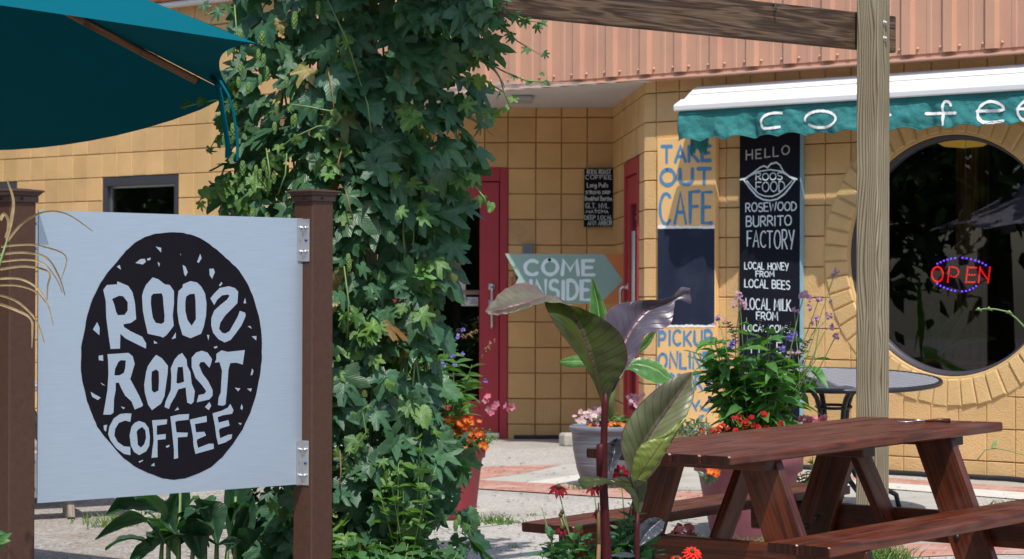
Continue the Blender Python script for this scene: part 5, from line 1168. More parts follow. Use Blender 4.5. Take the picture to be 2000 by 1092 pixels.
# ================================================================== LEAVES
def lerp(a, b, t): return a+(b-a)*t
def frame(tip, nrm):
    y = Vector(tip).normalized(); n_ = Vector(nrm); z = (n_-y*n_.dot(y))
    if z.length < 1e-4: z = Vector((0, 0, 1))-y*y.z
    if z.length < 1e-4: z = Vector((1, 0, 0))
    z.normalize(); return Matrix((y.cross(z), y, z)).transposed()
def hop_template(kind, rnd):
    """broad toothed lobed leaf; petiole joint at the origin, tip along +y"""
    key = {3: [(0, 1.0), (27, .46), (52, .90), (84, .50), (118, .62), (158, .34), (180, .06)], 5: [(0, 1.0), (23, .38), (44, .92), (70, .40), (96, .76), (132, .46), (160, .36), (180, .05)], 1: [(0, 1.0), (30, .76), (60, .62), (100, .58), (135, .56), (160, .4), (180, .08)]}[kind]
    N = 44; out = []
    for i in range(N):
        th = -180+360*(i+.5)/N; a = abs(th)
        for (a0, r0), (a1, r1) in zip(key, key[1:]):
            if a0 <= a <= a1:
                t_ = (a-a0)/(a1-a0); t_ = t_*t_*(3-2*t_) if r0 < r1 or True else t_; r_ = r0+(r1-r0)*t_; break
        r_ *= 1+(.075 if i % 2 else -.055)+rnd.uniform(-.025, .025)
        out.append((th, r_))
    fold = rnd.uniform(.08, .30); cup = rnd.uniform(-.12, .40); wv = rnd.uniform(.04, .11); ph = rnd.uniform(0, 6)
    def zz(x, y, r_, th): return fold*abs(x)*.8-cup*(r_**2)-.20*max(0, y)**2*rnd.uniform(.9, 1.1)+wv*math.sin(R(th)*6+ph)*r_*r_
    V = [(0, 0, 0)]; shade = [1.14]
    for fr_ in (.5, 1.0):
        for th, r_ in out:
            x, y = r_*fr_*math.sin(R(th)), r_*fr_*math.cos(R(th)); V.append((x, y, zz(x, y, r_*fr_, th)))
            near = min(abs(abs(th)-k) for k in ((0, 48, 100) if kind != 1 else (0, 40, 80)))
            shade.append(1.13 if near < 5 else .97)
    Fc = [[0, 1+i, 1+(i+1) % N] for i in range(N)]+[[1+i, 1+N+i, 1+N+(i+1) % N, 1+(i+1) % N] for i in range(N)]
    return np.array(V), Fc, np.array(shade)
rnd = random.Random(5)
HOP = [hop_template(k, rnd) for k in (3, 3, 5, 3, 5, 5, 3, 3, 5, 1, 3, 5, 3, 5, 3, 1)]
def lance_template(wid, droop, fold, n=6, serr=0.0):
    V, Fc, sh = [], [], []
    for i in range(n+1):
        u = i/n; w_ = wid*(math.sin(math.pi*min(1, u*.93+.05))**.85)*(1-.35*u)*(1+(serr if i % 2 else -serr)); z = -droop*u*u
        V += [(-w_, u, z+fold*w_), (0, u, z), (w_, u, z+fold*w_)]; sh += [1, 1.12, 1]
    for i in range(n): a = i*3; Fc += [[a, a+1, a+4, a+3], [a+1, a+2, a+5, a+4]]
    return np.array(V), Fc, np.array(sh)
LANCE = [lance_template(w_, d_, f_, 7, .06) for w_, d_, f_ in ((.24, .3, .35), (.28, .2, .5), (.2, .45, .3), (.3, .1, .25), (.26, .55, .4))]
OVATE = [lance_template(w_, d_, f_, 6, .03) for w_, d_, f_ in ((.42, .15, .25), (.38, .3, .4), (.45, .1, .15))]
def putleaf(mb, T, pos, tip, nrm, size, col, wscale=1.0):
    V, Fc, sh = T; Mx = np.array(frame(tip, nrm)); P = (V*np.array([size*wscale, size, size])) @ Mx.T+np.array(pos)
    b = len(mb.v); mb.v.extend(map(tuple, P)); mb.usecol = True
    mb.col.extend([(col[0]*s, col[1]*s, col[2]*s) for s in sh])
    for f in Fc: mb.f.append([b+k for k in f]); mb.uv.append([(V[k][0], V[k][1]) for k in f])
def rv(k=1.0): return Vector((random.gauss(0, k), random.gauss(0, k), random.gauss(0, k)))
def gcol(base, var=.22, yel=.15):
    k = 1+random.uniform(-var, var); y = random.uniform(-.3, 1)*yel
    return (max(.004, base[0]*k*(1+y*1.6)), base[1]*k*(1+y*.5), base[2]*k*(1-y*.6))
TOCAM = Vector((0, -1, .15)).normalized()
# ================================================================== HOP VINE on the pergola post
VC = Vector((vpst.x-.02, 10.62, 0)); VS = F/10.45
LB = [(-420, 380), (-300, 390), (-200, 415), (-60, 432), (40, 445), (110, 455), (190, 420), (250, 440), (330, 436), (370, 405), (420, 410), (480, 440), (600, 450), (760, 470), (900, 480), (1000, 470), (1180, 450)]
RB = [(-420, 1100), (-300, 1090), (-200, 1060), (-60, 1010), (20, 1005), (80, 985), (130, 965), (200, 945), (280, 935), (360, 915), (420, 925), (500, 890), (580, 870), (640, 868), (720, 852), (790, 882), (860, 912), (930, 928), (1000, 930), (1090, 935), (1180, 910)]
def ip(T, y):
    for (y0, x0), (y1, x1) in zip(T, T[1:]):
        if y0 <= y <= y1: return x0+(x1-x0)*(y-y0)/(y1-y0)
    return T[-1][1]
def z_of(py): return EYE+(572-py)/VS
vt = thing('hop_vine', (VC.x, VC.y, gz(VC.x, VC.y)), 'tall hop vine with toothed lobed leaves and pale green cones covering a post', 'vine')
vl = MB(); HB = (.046, .128, .062)
def hop_leaf(P, nrm, size, col=None, tipd=None):
    tip = tipd or (Vector((random.gauss(0, .75), random.gauss(0, .3), -.8))+Vector(nrm)*.35)
    putleaf(vl, random.choice(HOP), P, tip, nrm, size, col or gcol(HB))
random.seed(21)
for k in range(1650):
    py = random.uniform(-330, 1175); l_, r_ = ip(LB, py), ip(RB, py); u = random.uniform(-1, 1)
    px = (l_+r_)/2+(r_-l_)/2*u; X = (px-1000)/VS; bul = math.sqrt(max(0, 1-u*u))
    dep = .46*bul; layer = random.random()
    Y = VC.y-dep*(1-.5*layer**2)+random.uniform(-.05, .05)
    if k % 5 == 0: Y = VC.y+random.uniform(-.15, .35)*bul
    nrm = Vector((u*.7, -.7*bul-.2, .6))+rv(.45)
    if Y > VC.y: nrm.y = abs(nrm.y)
    sz = random.choice([.05, .07, .085, .10, .115, .13])*random.uniform(.85, 1.15)
    if random.random() < .045: hop_leaf(Vector((X, Y, z_of(py))), nrm, sz*.9, gcol(random.choice([(.20, .17, .05), (.13, .16, .05), (.17, .11, .045)]), .2))
    elif random.random() < .14: hop_leaf(Vector((X, Y-.04, z_of(py))), nrm, random.uniform(.035, .055), gcol((.085, .19, .035), .2))
    else: hop_leaf(Vector((X, Y, z_of(py))), nrm, sz)
for k in range(220):                                                       # dark inner layer, just smaller gaps
    py = random.uniform(-330, 1175); l_, r_ = ip(LB, py), ip(RB, py); u = random.uniform(-.8, .8); px = (l_+r_)/2+(r_-l_)/2*u
    hop_leaf(Vector(((px-1000)/VS, VC.y+random.uniform(-.1, .12), z_of(py))), rv(.6)+TOCAM, random.uniform(.09, .13))
for k in range(420):                                                       # the overhanging crown above the picture, toward the yard
    a = random.uniform(0, 6.28); rr_ = random.random()**.5
    hop_leaf(Vector((VC.x+.26+.42*rr_*math.cos(a), VC.y-.62+.46*rr_*math.sin(a), random.uniform(2.58, 3.1))), Vector((0, -.4, .9))+rv(.35), random.uniform(.08, .12))
def shoot(pts, n, size, col, spread=.05):
    P = [at(*p) for p in pts]; st_.tube(P, [.0035]*(len(P)-1)+[.0012], 5)
    for i in range(n):
        u = (i+.6)/n*(len(P)-1); a = int(min(u, len(P)-1.001)); q = P[a].lerp(P[a+1], u-a); s_ = size*(1-.55*i/n)
        hop_leaf(q+rv(spread*.3), TOCAM+rv(.5), s_, gcol(col, .15))
for k in range(24):                                                        # fresh young sprays
    py = random.uniform(120, 1060); l_, r_ = ip(LB, py), ip(RB, py); u = random.uniform(-.85, .9); c0 = Vector((((l_+r_)/2+(r_-l_)/2*u-1000)/VS, VC.y-.47*math.sqrt(1-u*u)-.02, z_of(py)))
    for q in range(random.randint(4, 7)): hop_leaf(c0+rv(.035), Vector((u*.5, -.7, .6))+rv(.4), random.uniform(.035, .075), gcol((.085, .20, .045), .2))
st_ = MB(); YG = (.10, .20, .04); DG = (.05, .13, .04)
for k in range(46):
    hop_leaf(at(random.uniform(800, 965), random.uniform(-40, 48), random.uniform(9.95, 10.1)), Vector((.2, -.7, .6))+rv(.45), random.uniform(.06, .115))
shoot([(930, 60, 10.3), (985, 20, 10.2), (1030, 40, 10.15), (1066, 45, 10.1)], 7, .06, DG)
shoot([(920, 20, 10.3), (975, 50, 10.2), (1010, 80, 10.2), (1060, 110, 10.15)], 7, .05, DG)
shoot([(930, 110, 10.35), (985, 140, 10.25), (1030, 158, 10.2), (1062, 160, 10.15), (1070, 152, 10.15)], 5, .03, DG)
shoot([(900, 150, 10.35), (950, 160, 10.25), (985, 180, 10.25), (998, 215, 10.25)], 6, .055, YG)
shoot([(900, 210, 10.35), (955, 225, 10.3), (975, 215, 10.3)], 4, .06, YG)
shoot([(880, 330, 10.4), (920, 355, 10.35), (945, 385, 10.3), (952, 400, 10.3)], 4, .06, YG)
shoot([(480, 210, 10.3), (420, 195, 10.2), (375, 205, 10.15), (352, 212, 10.15)], 6, .045, DG)
shoot([(460, 380, 10.3), (420, 370, 10.25), (395, 385, 10.2), (385, 400, 10.2)], 5, .065, YG)
shoot([(470, 255, 10.3), (425, 265, 10.25), (405, 300, 10.2)], 4, .06, DG)
shoot([(455, 15, 10.3), (420, 22, 10.25), (400, 30, 10.2)], 3, .06, HB)
shoot([(541, 293, 10.15), (575, 268, 10.1), (620, 247, 10.08), (655, 243, 10.08), (665, 228, 10.08), (650, 218, 10.08), (600, 208, 10.08), (570, 204, 10.1), (555, 218, 10.1)], 11, .038, YG)
shoot([(660, 905, 10.15), (690, 880, 10.1), (715, 845, 10.08), (708, 800, 10.1), (720, 790, 10.1)], 7, .03, YG)
for (x0, y0, x1, y1) in ((640, 0, 700, 150), (700, 150, 725, 260), (520, 290, 522, 385), (672, 520, 678, 660), (560, 300, 543, 380), (458, 10, 455, 120)):
    st_.tube([at(x0, y0, 10.12), at((x0+x1)/2+6, (y0+y1)/2, 10.08), at(x1, y1, 10.12)], .0035, 6)
random.seed(4)
for k in range(26):
    x = VC.x+random.uniform(-.35, .35); y = VC.y+random.uniform(-.3, .15); P = []
    for j in range(14): P.append(Vector((x+.05*math.sin(j*.9+k), y+.04*math.cos(j*.7+k*2), -.2+j*.27)))
    st_.tube(P, .005, 5)
vl.build('foliage', M['leaf'], vt); st_.build('stems', M['stem'], vt)
for pts in ([(640, 130, 10.1), (650, 190, 10.08), (655, 245, 10.1)], [(668, 290, 10.1), (660, 320, 10.05), (668, 345, 10.1)], [(675, 370, 10.1), (682, 400, 10.08), (690, 430, 10.1)], [(664, 880, 10.1), (666, 920, 10.06), (663, 955, 10.06)]): dr = MB(); dr.tube([at(*p) for p in pts], .003, 5); dr.build('dry_stem', M['stem_dry'], vt)
hc = MB(); random.seed(8)
def cone(c, s_, col):
    c = Vector(c)
    for lvl in range(6):
        rr_ = s_*.42*math.sin(math.pi*(.18+.72*lvl/5)); z = -s_*lvl/5
        for k in range(6):
            a = k*1.047+lvl*.52; o = Vector((math.cos(a), math.sin(a), 0)); putleaf(hc, OVATE[0], c+UP*z+o*rr_*.35, o*.5-UP, o+UP*.3, s_*.42, gcol(col, .12))
for (x, y) in [(468, 60), (505, 95), (515, 105), (508, 145), (520, 130), (512, 60), (575, 28), (660, 68), (672, 60), (576, 22), (455, 240), (576, 222), (515, 312), (523, 322), (508, 330), (535, 335), (520, 345), (500, 322), (522, 415), (680, 495), (682, 505), (672, 625), (668, 610), (890, 1015), (896, 1005), (622, 2), (640, 2), (540, 200), (470, 120), (485, 160), (560, 150)]+[(random.uniform(450, 640), random.uniform(60, 420)) for _ in range(6)]:
    cone(at(x, y, 10.12+random.uniform(0, .06)), random.uniform(.032, .046), (.14, .25, .07))
tag(hc.build('hop_cones', M['leaf2'], vt), kind='stuff')
# leafy plants at the foot of the vine
def bush(name, label, cat, c, n, hgt, rad, size, col, T, mat, lean=.3, group=None, leaves=9, matstem='stem', start=.15, parent=None, wsc=1.0, up=.35, droop=0):
    c = Vector(c); t = parent or thing(name, c, label, cat, group); lf_, sm_ = MB(), MB()
    for k in range(n):
        a = random.uniform(0, 6.283); r0 = rad*.35*random.random()**.5; r1 = rad*random.random()**.5; h = hgt*random.uniform(.65, 1.0)*(1-.25*(r1/rad)**2)
        b0 = c+Vector((r0*math.cos(a), r0*math.sin(a), 0)); b1 = c+Vector((r1*math.cos(a), r1*math.sin(a), h)); mid = b0.lerp(b1, .5)+Vector((0, 0, h*.12))
        P = [(b0*(1-u)**2+mid*2*u*(1-u)+b1*u*u) for u in [i/6 for i in range(7)]]
        sm_.tube(P, [.0042*(1-.6*i/6) for i in range(7)], 5); a0 = random.uniform(0, 3)
        for i in range(leaves):
            u = start+(1-start)*(i+.5)/leaves; j = min(5, int(u*6)); q = P[j].lerp(P[j+1], u*6-j); a0 += 1.57+random.uniform(-.4, .4)
            for sgn in (0, math.pi):
                o = Vector((math.cos(a0+sgn), math.sin(a0+sgn), random.uniform(up-.4, up+.25)-droop))
                putleaf(lf_, random.choice(T), q, o, UP+rv(.3)+o*.2, size*random.uniform(.65, 1.15)*(1-.35*(u > .85)), gcol(col), wsc)
    lf_.build('leaves', mat if not isinstance(mat, str) else M[mat], t); sm_.build('stems', M[matstem], t)
    return t
random.seed(33)
gpos = lambda px, Y: Vector(((px-1000)/F*Y, Y, gz((px-1000)/F*Y, Y)))
bush('leafy_plant', 'mid green leafy plant growing at the foot of the vine by the right brown post', 'plant', gpos(700, 10.0), 40, .36, .26, .10, (.06, .16, .055), OVATE, 'leaf2', leaves=5, up=.15, wsc=1.35, group='leafy plants at the foot of the vine')
bush('leafy_plant', 'mid green leafy plant growing at the foot of the vine on its open side', 'plant', gpos(810, 10.02), 40, .35, .24, .095, (.055, .15, .055), OVATE, 'leaf2', leaves=5, up=.15, wsc=1.35, group='leafy plants at the foot of the vine')
bush('climber', 'light green round leaved climber winding up the lower vine', 'climber', gpos(795, 10.12)+UP*.15, 9, .62, .16, .07, (.09, .20, .05), OVATE, 'leaf2', leaves=5)
# ================================================================== BROAD LEAVES: canna, banana, plants under the sign
def cr_(a, b, c, d, t): return .5*((2*b)+(c-a)*t+(2*a-5*b+4*c-d)*t*t+(3*b-a-3*c+d)*t*t*t)
def smooth_rows(rows, n):
    out = []; m_ = len(rows)
    for i in range(n+1):
        u = i/n*(m_-1); k = min(int(u), m_-2); f_ = u-k; g_ = [rows[max(0, min(m_-1, k+j))] for j in (-1, 0, 1, 2)]
        out.append([cr_(Vector(g_[0][e]), Vector(g_[1][e]), Vector(g_[2][e]), Vector(g_[3][e]), f_) for e in range(3)])
    return out
def broad(mb, rows, n=34, nv=14, keel=.012, wave=.0025, seed=0):
    S_ = smooth_rows(rows, n); b = len(mb.v)
    for i, (L, Mi, Rr) in enumerate(S_):
        for j in range(nv+1):
            v = -1+2*j/nv; P = (Mi.lerp(L, -v) if v < 0 else Mi.lerp(Rr, v)); n_ = (L-Mi).cross(Rr-Mi)
            fw = (S_[min(i+1, n)][1]-S_[max(i-1, 0)][1]); sd_ = (Rr-L); nn = sd_.cross(fw)
            if nn.length > 1e-9: nn.normalize()
            wd = sd_.length
            P = P+nn*(keel*math.sin(math.pi*abs(v))*min(1, wd/.1)+wave*math.sin(i*1.55+seed-abs(v)*2)*abs(v)*min(1, wd/.08)+.004*mnoise.noise(Vector((i*.25, v*2, seed))))
            mb.v.append(tuple(P)); mb.col.append((1, 1, 1))
    for i in range(n):
        for j in range(nv):
            a_ = b+i*(nv+1)+j; mb.f.append([a_, a_+1, a_+nv+2, a_+nv+1]); u0, u1 = i/n, (i+1)/n; v0, v1 = -1+2*j/nv, -1+2*(j+1)/nv
            mb.uv.append([(u0, v0), (u0, v1), (u1, v1), (u1, v0)])
def leafpx(name, rows, Y0, mat, parent, **k):
    m = MB(); broad(m, [[at(p[0], p[1], Y0+(p[2] if len(p) > 2 else 0)) for p in r_] for r_ in rows], **k); return m.build(name, mat, parent)
YC = 8.0; cb = gpos(1186, YC); ct = thing('canna', cb, 'burgundy canna with big veined leaves standing in front of the red picnic table', 'plant')
RA = [[(1176, 792), (1181, 795), (1187, 792)], [(1162, 752, -.01), (1170, 760), (1198, 757, -.015)], [(1140, 711, -.03), (1160, 720), (1215, 729, -.04)], [(1116, 678, -.045), (1148, 682, .01), (1226, 698, -.06)], [(1086, 637, -.05), (1133, 645, .025), (1212, 652, -.055)], [(1066, 600, -.04), (1112, 603, .03), (1168, 617, -.03)], [(1062, 578, .0), (1088, 578, .0), (1122, 597, -.01)]]
leafpx('leaf', RA, YC, M['canna_green'], ct, keel=.006, seed=1)
leafpx('leaf_tip', [RA[-1], [(1050, 560, .03), (1058, 579, -.06), (1070, 590, -.07)], [(1020, 552, .02), (1028, 591, -.11), (1032, 600, -.11)], [(985, 566, 0), (992, 600, -.13), (996, 612, -.13)], [(962, 588, -.04), (965, 606, -.12), (966, 615, -.13)], [(948, 607, -.12), (949, 609, -.12), (950, 611, -.12)]], YC, M['canna_tip'], ct, keel=.006, seed=1)
leafpx('leaf', [[(1189, 765), (1194, 768), (1199, 764)], [(1182, 705, .03), (1206, 712, .05), (1221, 723, .03)], [(1177, 662, .05), (1219, 674, .08), (1246, 690, .04)], [(1182, 618, .06), (1234, 645, .10), (1260, 655, .05)], [(1203, 596, .08), (1251, 620, .12), (1288, 646, .06)], [(1243, 587, .10), (1272, 600, .14), (1310, 632, .09)], [(1288, 585, .12), (1296, 593, .15), (1316, 604, .12)], [(1315, 577, .14), (1319, 583, .15), (1321, 587, .15)], [(1330, 561, .15), (1338, 574, .16), (1340, 590, .15)], [(1347, 563, .16), (1348, 578, .17), (1349, 594, .16)]], YC, M['canna_purple'], ct, keel=.008, seed=2)
leafpx('leaf', [[(1236, 948), (1243, 953), (1250, 948)], [(1224, 912, -.02), (1241, 922, .01), (1268, 932, -.04)], [(1212, 868, -.03), (1254, 880, .03), (1290, 897, -.05)], [(1222, 828, -.03), (1272, 846, .04), (1314, 860, -.04)], [(1250, 789, -.01), (1299, 808, .05), (1336, 820, -.02)], [(1290, 753, .02), (1328, 767, .06), (1352, 786, .02)], [(1325, 733, .05), (1345, 742, .07), (1357, 757, .04)], [(1350, 726, .07), (1351, 727, .07), (1353, 728, .07)]], YC, M['canna_pale'], ct, keel=.012, seed=3)
leafpx('leaf', [[(1232, 930, -.035), (1244, 936, -.03), (1262, 940, -.03)], [(1236, 902, -.055), (1262, 908, -.05), (1285, 912, -.04)], [(1243, 880, -.062), (1282, 880, -.058), (1302, 880, -.045)], [(1262, 862, -.058), (1298, 858, -.055), (1318, 850, -.04)], [(1296, 848, -.05), (1318, 840, -.045), (1338, 820, -.03)], [(1338, 812, -.03), (1342, 806, -.02), (1348, 794, -.01)]], YC, M['canna_lime'], ct, keel=.004, seed=4)
leafpx('leaf', [[(1241, 1000), (1246, 1004), (1252, 1000)], [(1233, 972, -.02), (1248, 976, .01), (1261, 965, .02)], [(1217, 955, -.04), (1240, 948, .01), (1262, 937, .04)], [(1190, 947, -.06), (1206, 943, -.04), (1232, 932, .02)], [(1168, 948, -.08), (1172, 941, -.07), (1178, 934, -.03)], [(1142, 956, -.10), (1145, 943, -.09), (1142, 931, -.06)], [(1129, 940, -.1), (1129, 938, -.1), (1129, 936, -.1)]], YC, M['canna_green'], ct, keel=.004, seed=5)
leafpx('leaf', [[(1188, 940), (1191, 942), (1194, 940)], [(1186, 912, .03), (1193, 914, .05), (1202, 910, .04)], [(1186, 886, .04), (1198, 890, .08), (1216, 884, .05)], [(1187, 866, .05), (1202, 868, .09), (1215, 862, .06)], [(1202, 856, .08), (1204, 855, .08), (1206, 856, .08)]], YC, M['canna_grey'], ct, keel=.005, seed=6)
leafpx('leaf', [[(1246, 1068), (1247, 1069), (1249, 1068)], [(1249, 1032, .02), (1259, 1045, .04), (1273, 1053, .02)], [(1264, 1014, .04), (1276, 1027, .06), (1291, 1040, .03)], [(1284, 1011, .06), (1290, 1016, .07), (1297, 1026, .05)], [(1297, 1019, .08), (1298, 1020, .08), (1298, 1021, .08)]], YC, M['canna_grey'], ct, keel=.004, seed=7)
leafpx('leaf', [[(1243, 1085), (1245, 1088), (1247, 1086)], [(1225, 1078, -.03), (1226, 1084, -.03), (1228, 1089, -.04)], [(1203, 1080, -.05), (1204, 1083, -.05), (1204, 1087, -.06)], [(1192, 1084, -.06), (1192, 1085, -.06), (1192, 1086, -.06)]], YC, M['canna_grey'], ct, keel=.003, seed=8)
m = MB(); P = [at(1189, 1380, YC), at(1187, 1110, YC), at(1183, 1040, YC), at(1179, 960, YC), at(1179, 900, YC), at(1180, 840, YC), at(1182, 790, YC), at(1184, 765, YC)]
m.tube(P, [.02, .0175, .0155, .0145, .013, .0115, .013, .008], 14); m.tube([at(1172, 930, YC), at(1173, 890, YC-.005), at(1174, 872, YC), at(1180, 868, YC)], [.012, .015, .016, .010], 12)
m.tube([at(1244, 1380, YC), at(1243, 1110, YC), at(1244, 1040, YC), at(1246, 1000, YC)], [.013, .0105, .009, .005], 12)
m.tube([at(1243, 960, YC+.01), at(1244, 1000, YC+.008), at(1243, 1110, YC)], [.004, .006, .008], 10)
m.build('stems', M['stem_red'], ct)
m = MB(); m.tube([at(1169, 982, YC-.02), at(1169, 1010, YC-.02), at(1170, 1062, YC-.02)], [.002, .0055, .007], 8); m.tube([at(1170, 1060, YC-.02), at(1168, 1110, YC-.02), at(1168, 1380, YC)], [.006, .008, .009], 8); m.build('dry_stalk', M['leafdry'] if False else M['stem_dry'], ct)
# ================================================================== POTS
def pot(name, label, px, Y, prof, mat, soil_r, soil_z, n=56):
    c = gpos(px, Y); t = thing(name, c, label, 'plant pot'); m = MB(); m.lathe([(.001, .002)]+prof, c, n); m.build('bowl', mat, t)
    s_ = MB(); s_.lathe([(soil_r, soil_z), (.001, soil_z+.015)], c, 32); s_.build('soil', M['soil'], t); return c
def flower(mb, c, nrm, r_, col, n=5, cup=.25, cen=(.5, .4, .05)):
    c = Vector(c); Mx = frame(Vector(nrm).cross(Vector((.3, .9, .2))), nrm); b0 = len(mb.v)
    V, K = [(0, 0, -cup*r_*.6)], [cen]
    for i in range(n*3):
        a = 2*math.pi*i/(n*3); rr_ = r_*(1.0 if i % 3 != 0 else .72); V.append((rr_*math.cos(a), rr_*math.sin(a), cup*r_+random.uniform(-.1, .1)*r_)); K.append(tuple(x*random.uniform(.85, 1.1) for x in col))
    W = [c+Mx @ Vector(v) for v in V]; k = n*3
    mb.add(W, [[0, 1+i, 1+(i+1) % k] for i in range(k)], None, K)
def bloom_at(parent, pts, mat='petal', name='flower'):
    m = MB()
    for a in pts: flower(m, *a)
    return m.build(name, M[mat], parent)
def blooms(parent, c, n, box, r_, cols, up=.5, name='flower', face=TOCAM, nn=5):
    c = Vector(c)
    for _ in range(n):
        m = MB(); a = random.uniform(0, 6.283); q = random.random()**.5; p = c+Vector((box[0]*q*math.cos(a), box[1]*q*math.sin(a), random.uniform(0, box[2])))
        flower(m, p, face+UP*up+rv(.35), r_*random.uniform(.75, 1.15), random.choice(cols), nn); m.build(name, M['petal'], parent)
random.seed(51)
# red pot beside the vine
c1 = pot('flower_pot', 'tall red pot half hidden by the right edge of the hop vine', 893, 13.5, [(.104, 0), (.107, .03), (.123, .18), (.139, .32), (.145, .342), (.158, .345), (.162, .386), (.152, .396), (.145, .376)], M['pot_red'], .144, .372)
tp1 = c1+UP*.37
t = bush('calibrachoa', 'orange trailing flowers spilling over the tall red pot', 'flowers', tp1, 44, .16, .22, .04, (.09, .20, .05), LANCE, 'leaf2', leaves=6)
blooms(t, tp1+Vector((.0, -.09, .03)), 85, (.17, .11, .17), .021, [(.70, .018, .010), (.76, .03, .012), (.66, .014, .012), (.76, .045, .02)])
t = bush('salvia', 'tall salvia with small violet flowers in the tall red pot', 'plant', tp1+Vector((-.07, .06, 0)), 22, .64, .30, .125, (.075, .19, .05), LANCE, 'leaf2', leaves=8, wsc=.9)
m = MB(); sp_ = MB()
for (x, y) in ((902, 643), (897, 657), (848, 672), (860, 668), (884, 694), (868, 710), (888, 712), (950, 743), (865, 676), (905, 690)):
    bloom_at(t, [(at(x+random.uniform(-4, 4), y+random.uniform(-3, 3), 13.35), TOCAM+rv(.4), .010, (.30, .24, .66), 4, .5, (.35, .3, .7)) for _ in range(3)])
for pts in ([(942, 700), (948, 682), (957, 672), (968, 667)], [(905, 660), (915, 652), (926, 648), (934, 645)]):
    sp_ = MB(); P = [at(x, y, 13.35) for x, y in pts]; sp_.tube(P, .0025, 5)
    for u in range(12): q = P[min(2, u//4)].lerp(P[min(3, u//4+1)], (u % 4)/4); sp_.tube([q, q+rv(.012)], .0045, 4)
    sp_.build('seed_spike', M['stem_dry'], t)

t = bush('petunia', 'magenta petunia trailing right from the tall red pot towards the red door', 'flowers', tp1+Vector((.10, .02, .02)), 16, .13, .17, .035, (.16, .28, .08), LANCE, 'leaf2', leaves=6)
m = MB()
for (x, y) in ((953, 775), (966, 794), (970, 790), (994, 797), (1000, 795), (988, 793), (955, 800), (949, 782), (960, 806)): bloom_at(t, [(at(x, y, 13.3), TOCAM+rv(.3), .022, random.choice([(.6, .04, .3), (.55, .1, .35), (.7, .25, .5)]), 5)])
# grey ribbed pot with a banana plant
c2 = pot('flower_pot', 'grey ribbed round pot by the entrance with a banana plant in it', 1187, 15.1, [(.13, 0), (.155, .02), (.19, .12), (.213, .24), (.222, .345), (.226, .352), (.237, .355), (.24, .378), (.232, .388), (.222, .38), (.218, .36)], M['pot_grey'], .218, .365)
tp2 = c2+UP*.37
t = bush('bedding_flowers', 'pink, white and orange bedding flowers filling the grey ribbed pot', 'flowers', tp2, 60, .10, .2, .035, (.10, .2, .06), LANCE, 'leaf2', leaves=5)
blooms(t, tp2+Vector((-.10, -.06, .02)), 52, (.11, .1, .10), .018, [(.75, .45, .68), (.62, .38, .66), (.82, .78, .8), (.8, .5, .7), (.55, .35, .7)])
blooms(t, tp2+Vector((.0, -.13, -.0)), 30, (.17, .05, .035), .016, [(.85, .14, .03), (.8, .1, .03)])
blooms(t, tp2+Vector((.17, -.03, .08)), 16, (.07, .06, .13), .018, [(.72, .4, .68), (.7, .3, .6), (.6, .3, .65)])
bt = thing('banana_plant', tp2, 'young banana plant with wide bright leaves rising from the grey ribbed pot', 'plant')
Yb = 15.0
leafpx('leaf', [[(1165, 720), (1168, 722), (1171, 720)], [(1157, 690, .0), (1176, 690, .02), (1182, 690)], [(1153, 640, -.02), (1172, 640, .03), (1192, 640, -.01)], [(1152, 600, -.02), (1168, 600, .03), (1182, 600)], [(1154, 565, -.01), (1160, 562, .02), (1168, 566)], [(1156, 545), (1157, 544), (1158, 545)]], Yb, M['banana'], bt, seed=2)
leafpx('leaf', [[(1180, 720), (1182, 718), (1184, 714)], [(1165, 719, -.05), (1160, 711, -.05), (1165, 700, .0)], [(1135, 718, -.1), (1132, 706, -.1), (1135, 694, -.05)], [(1110, 719, -.15), (1108, 706, -.15), (1115, 696, -.1)], [(1090, 707, -.2), (1091, 706, -.2), (1092, 705, -.2)]], Yb, M['banana'], bt, seed=4)
leafpx('leaf', [[(1196, 735), (1198, 730), (1200, 726)], [(1228, 722, -.05), (1232, 712, -.03), (1242, 700, .02)], [(1255, 738, -.1), (1262, 714, -.05), (1272, 702, .02)], [(1285, 750, -.16), (1285, 724, -.1), (1292, 712, -.02)], [(1308, 748, -.2), (1304, 738, -.16), (1306, 728, -.08)], [(1318, 748, -.2), (1319, 747, -.2), (1320, 746, -.2)]], Yb, M['banana'], bt, seed=5)
leafpx('leaf', [[(1222, 700, .1), (1224, 702, .1), (1226, 704, .1)], [(1252, 668, .1), (1258, 676, .12), (1262, 680, .12)], [(1268, 650, .1), (1272, 656, .12), (1276, 660, .12)], [(1282, 642, .1), (1282, 643, .1), (1282, 644, .1)]], Yb, M['banana'], bt, seed=6)
m = MB(); m.tube([tp2-UP*.03, at(1195, 760, Yb), at(1190, 725, Yb), at(1172, 700, Yb)], [.025, .022, .015, .006], 10); m.build('stem', M['stem'], bt)
M['seed'] = simple('dark_seed', (.035, .03, .04), .7)
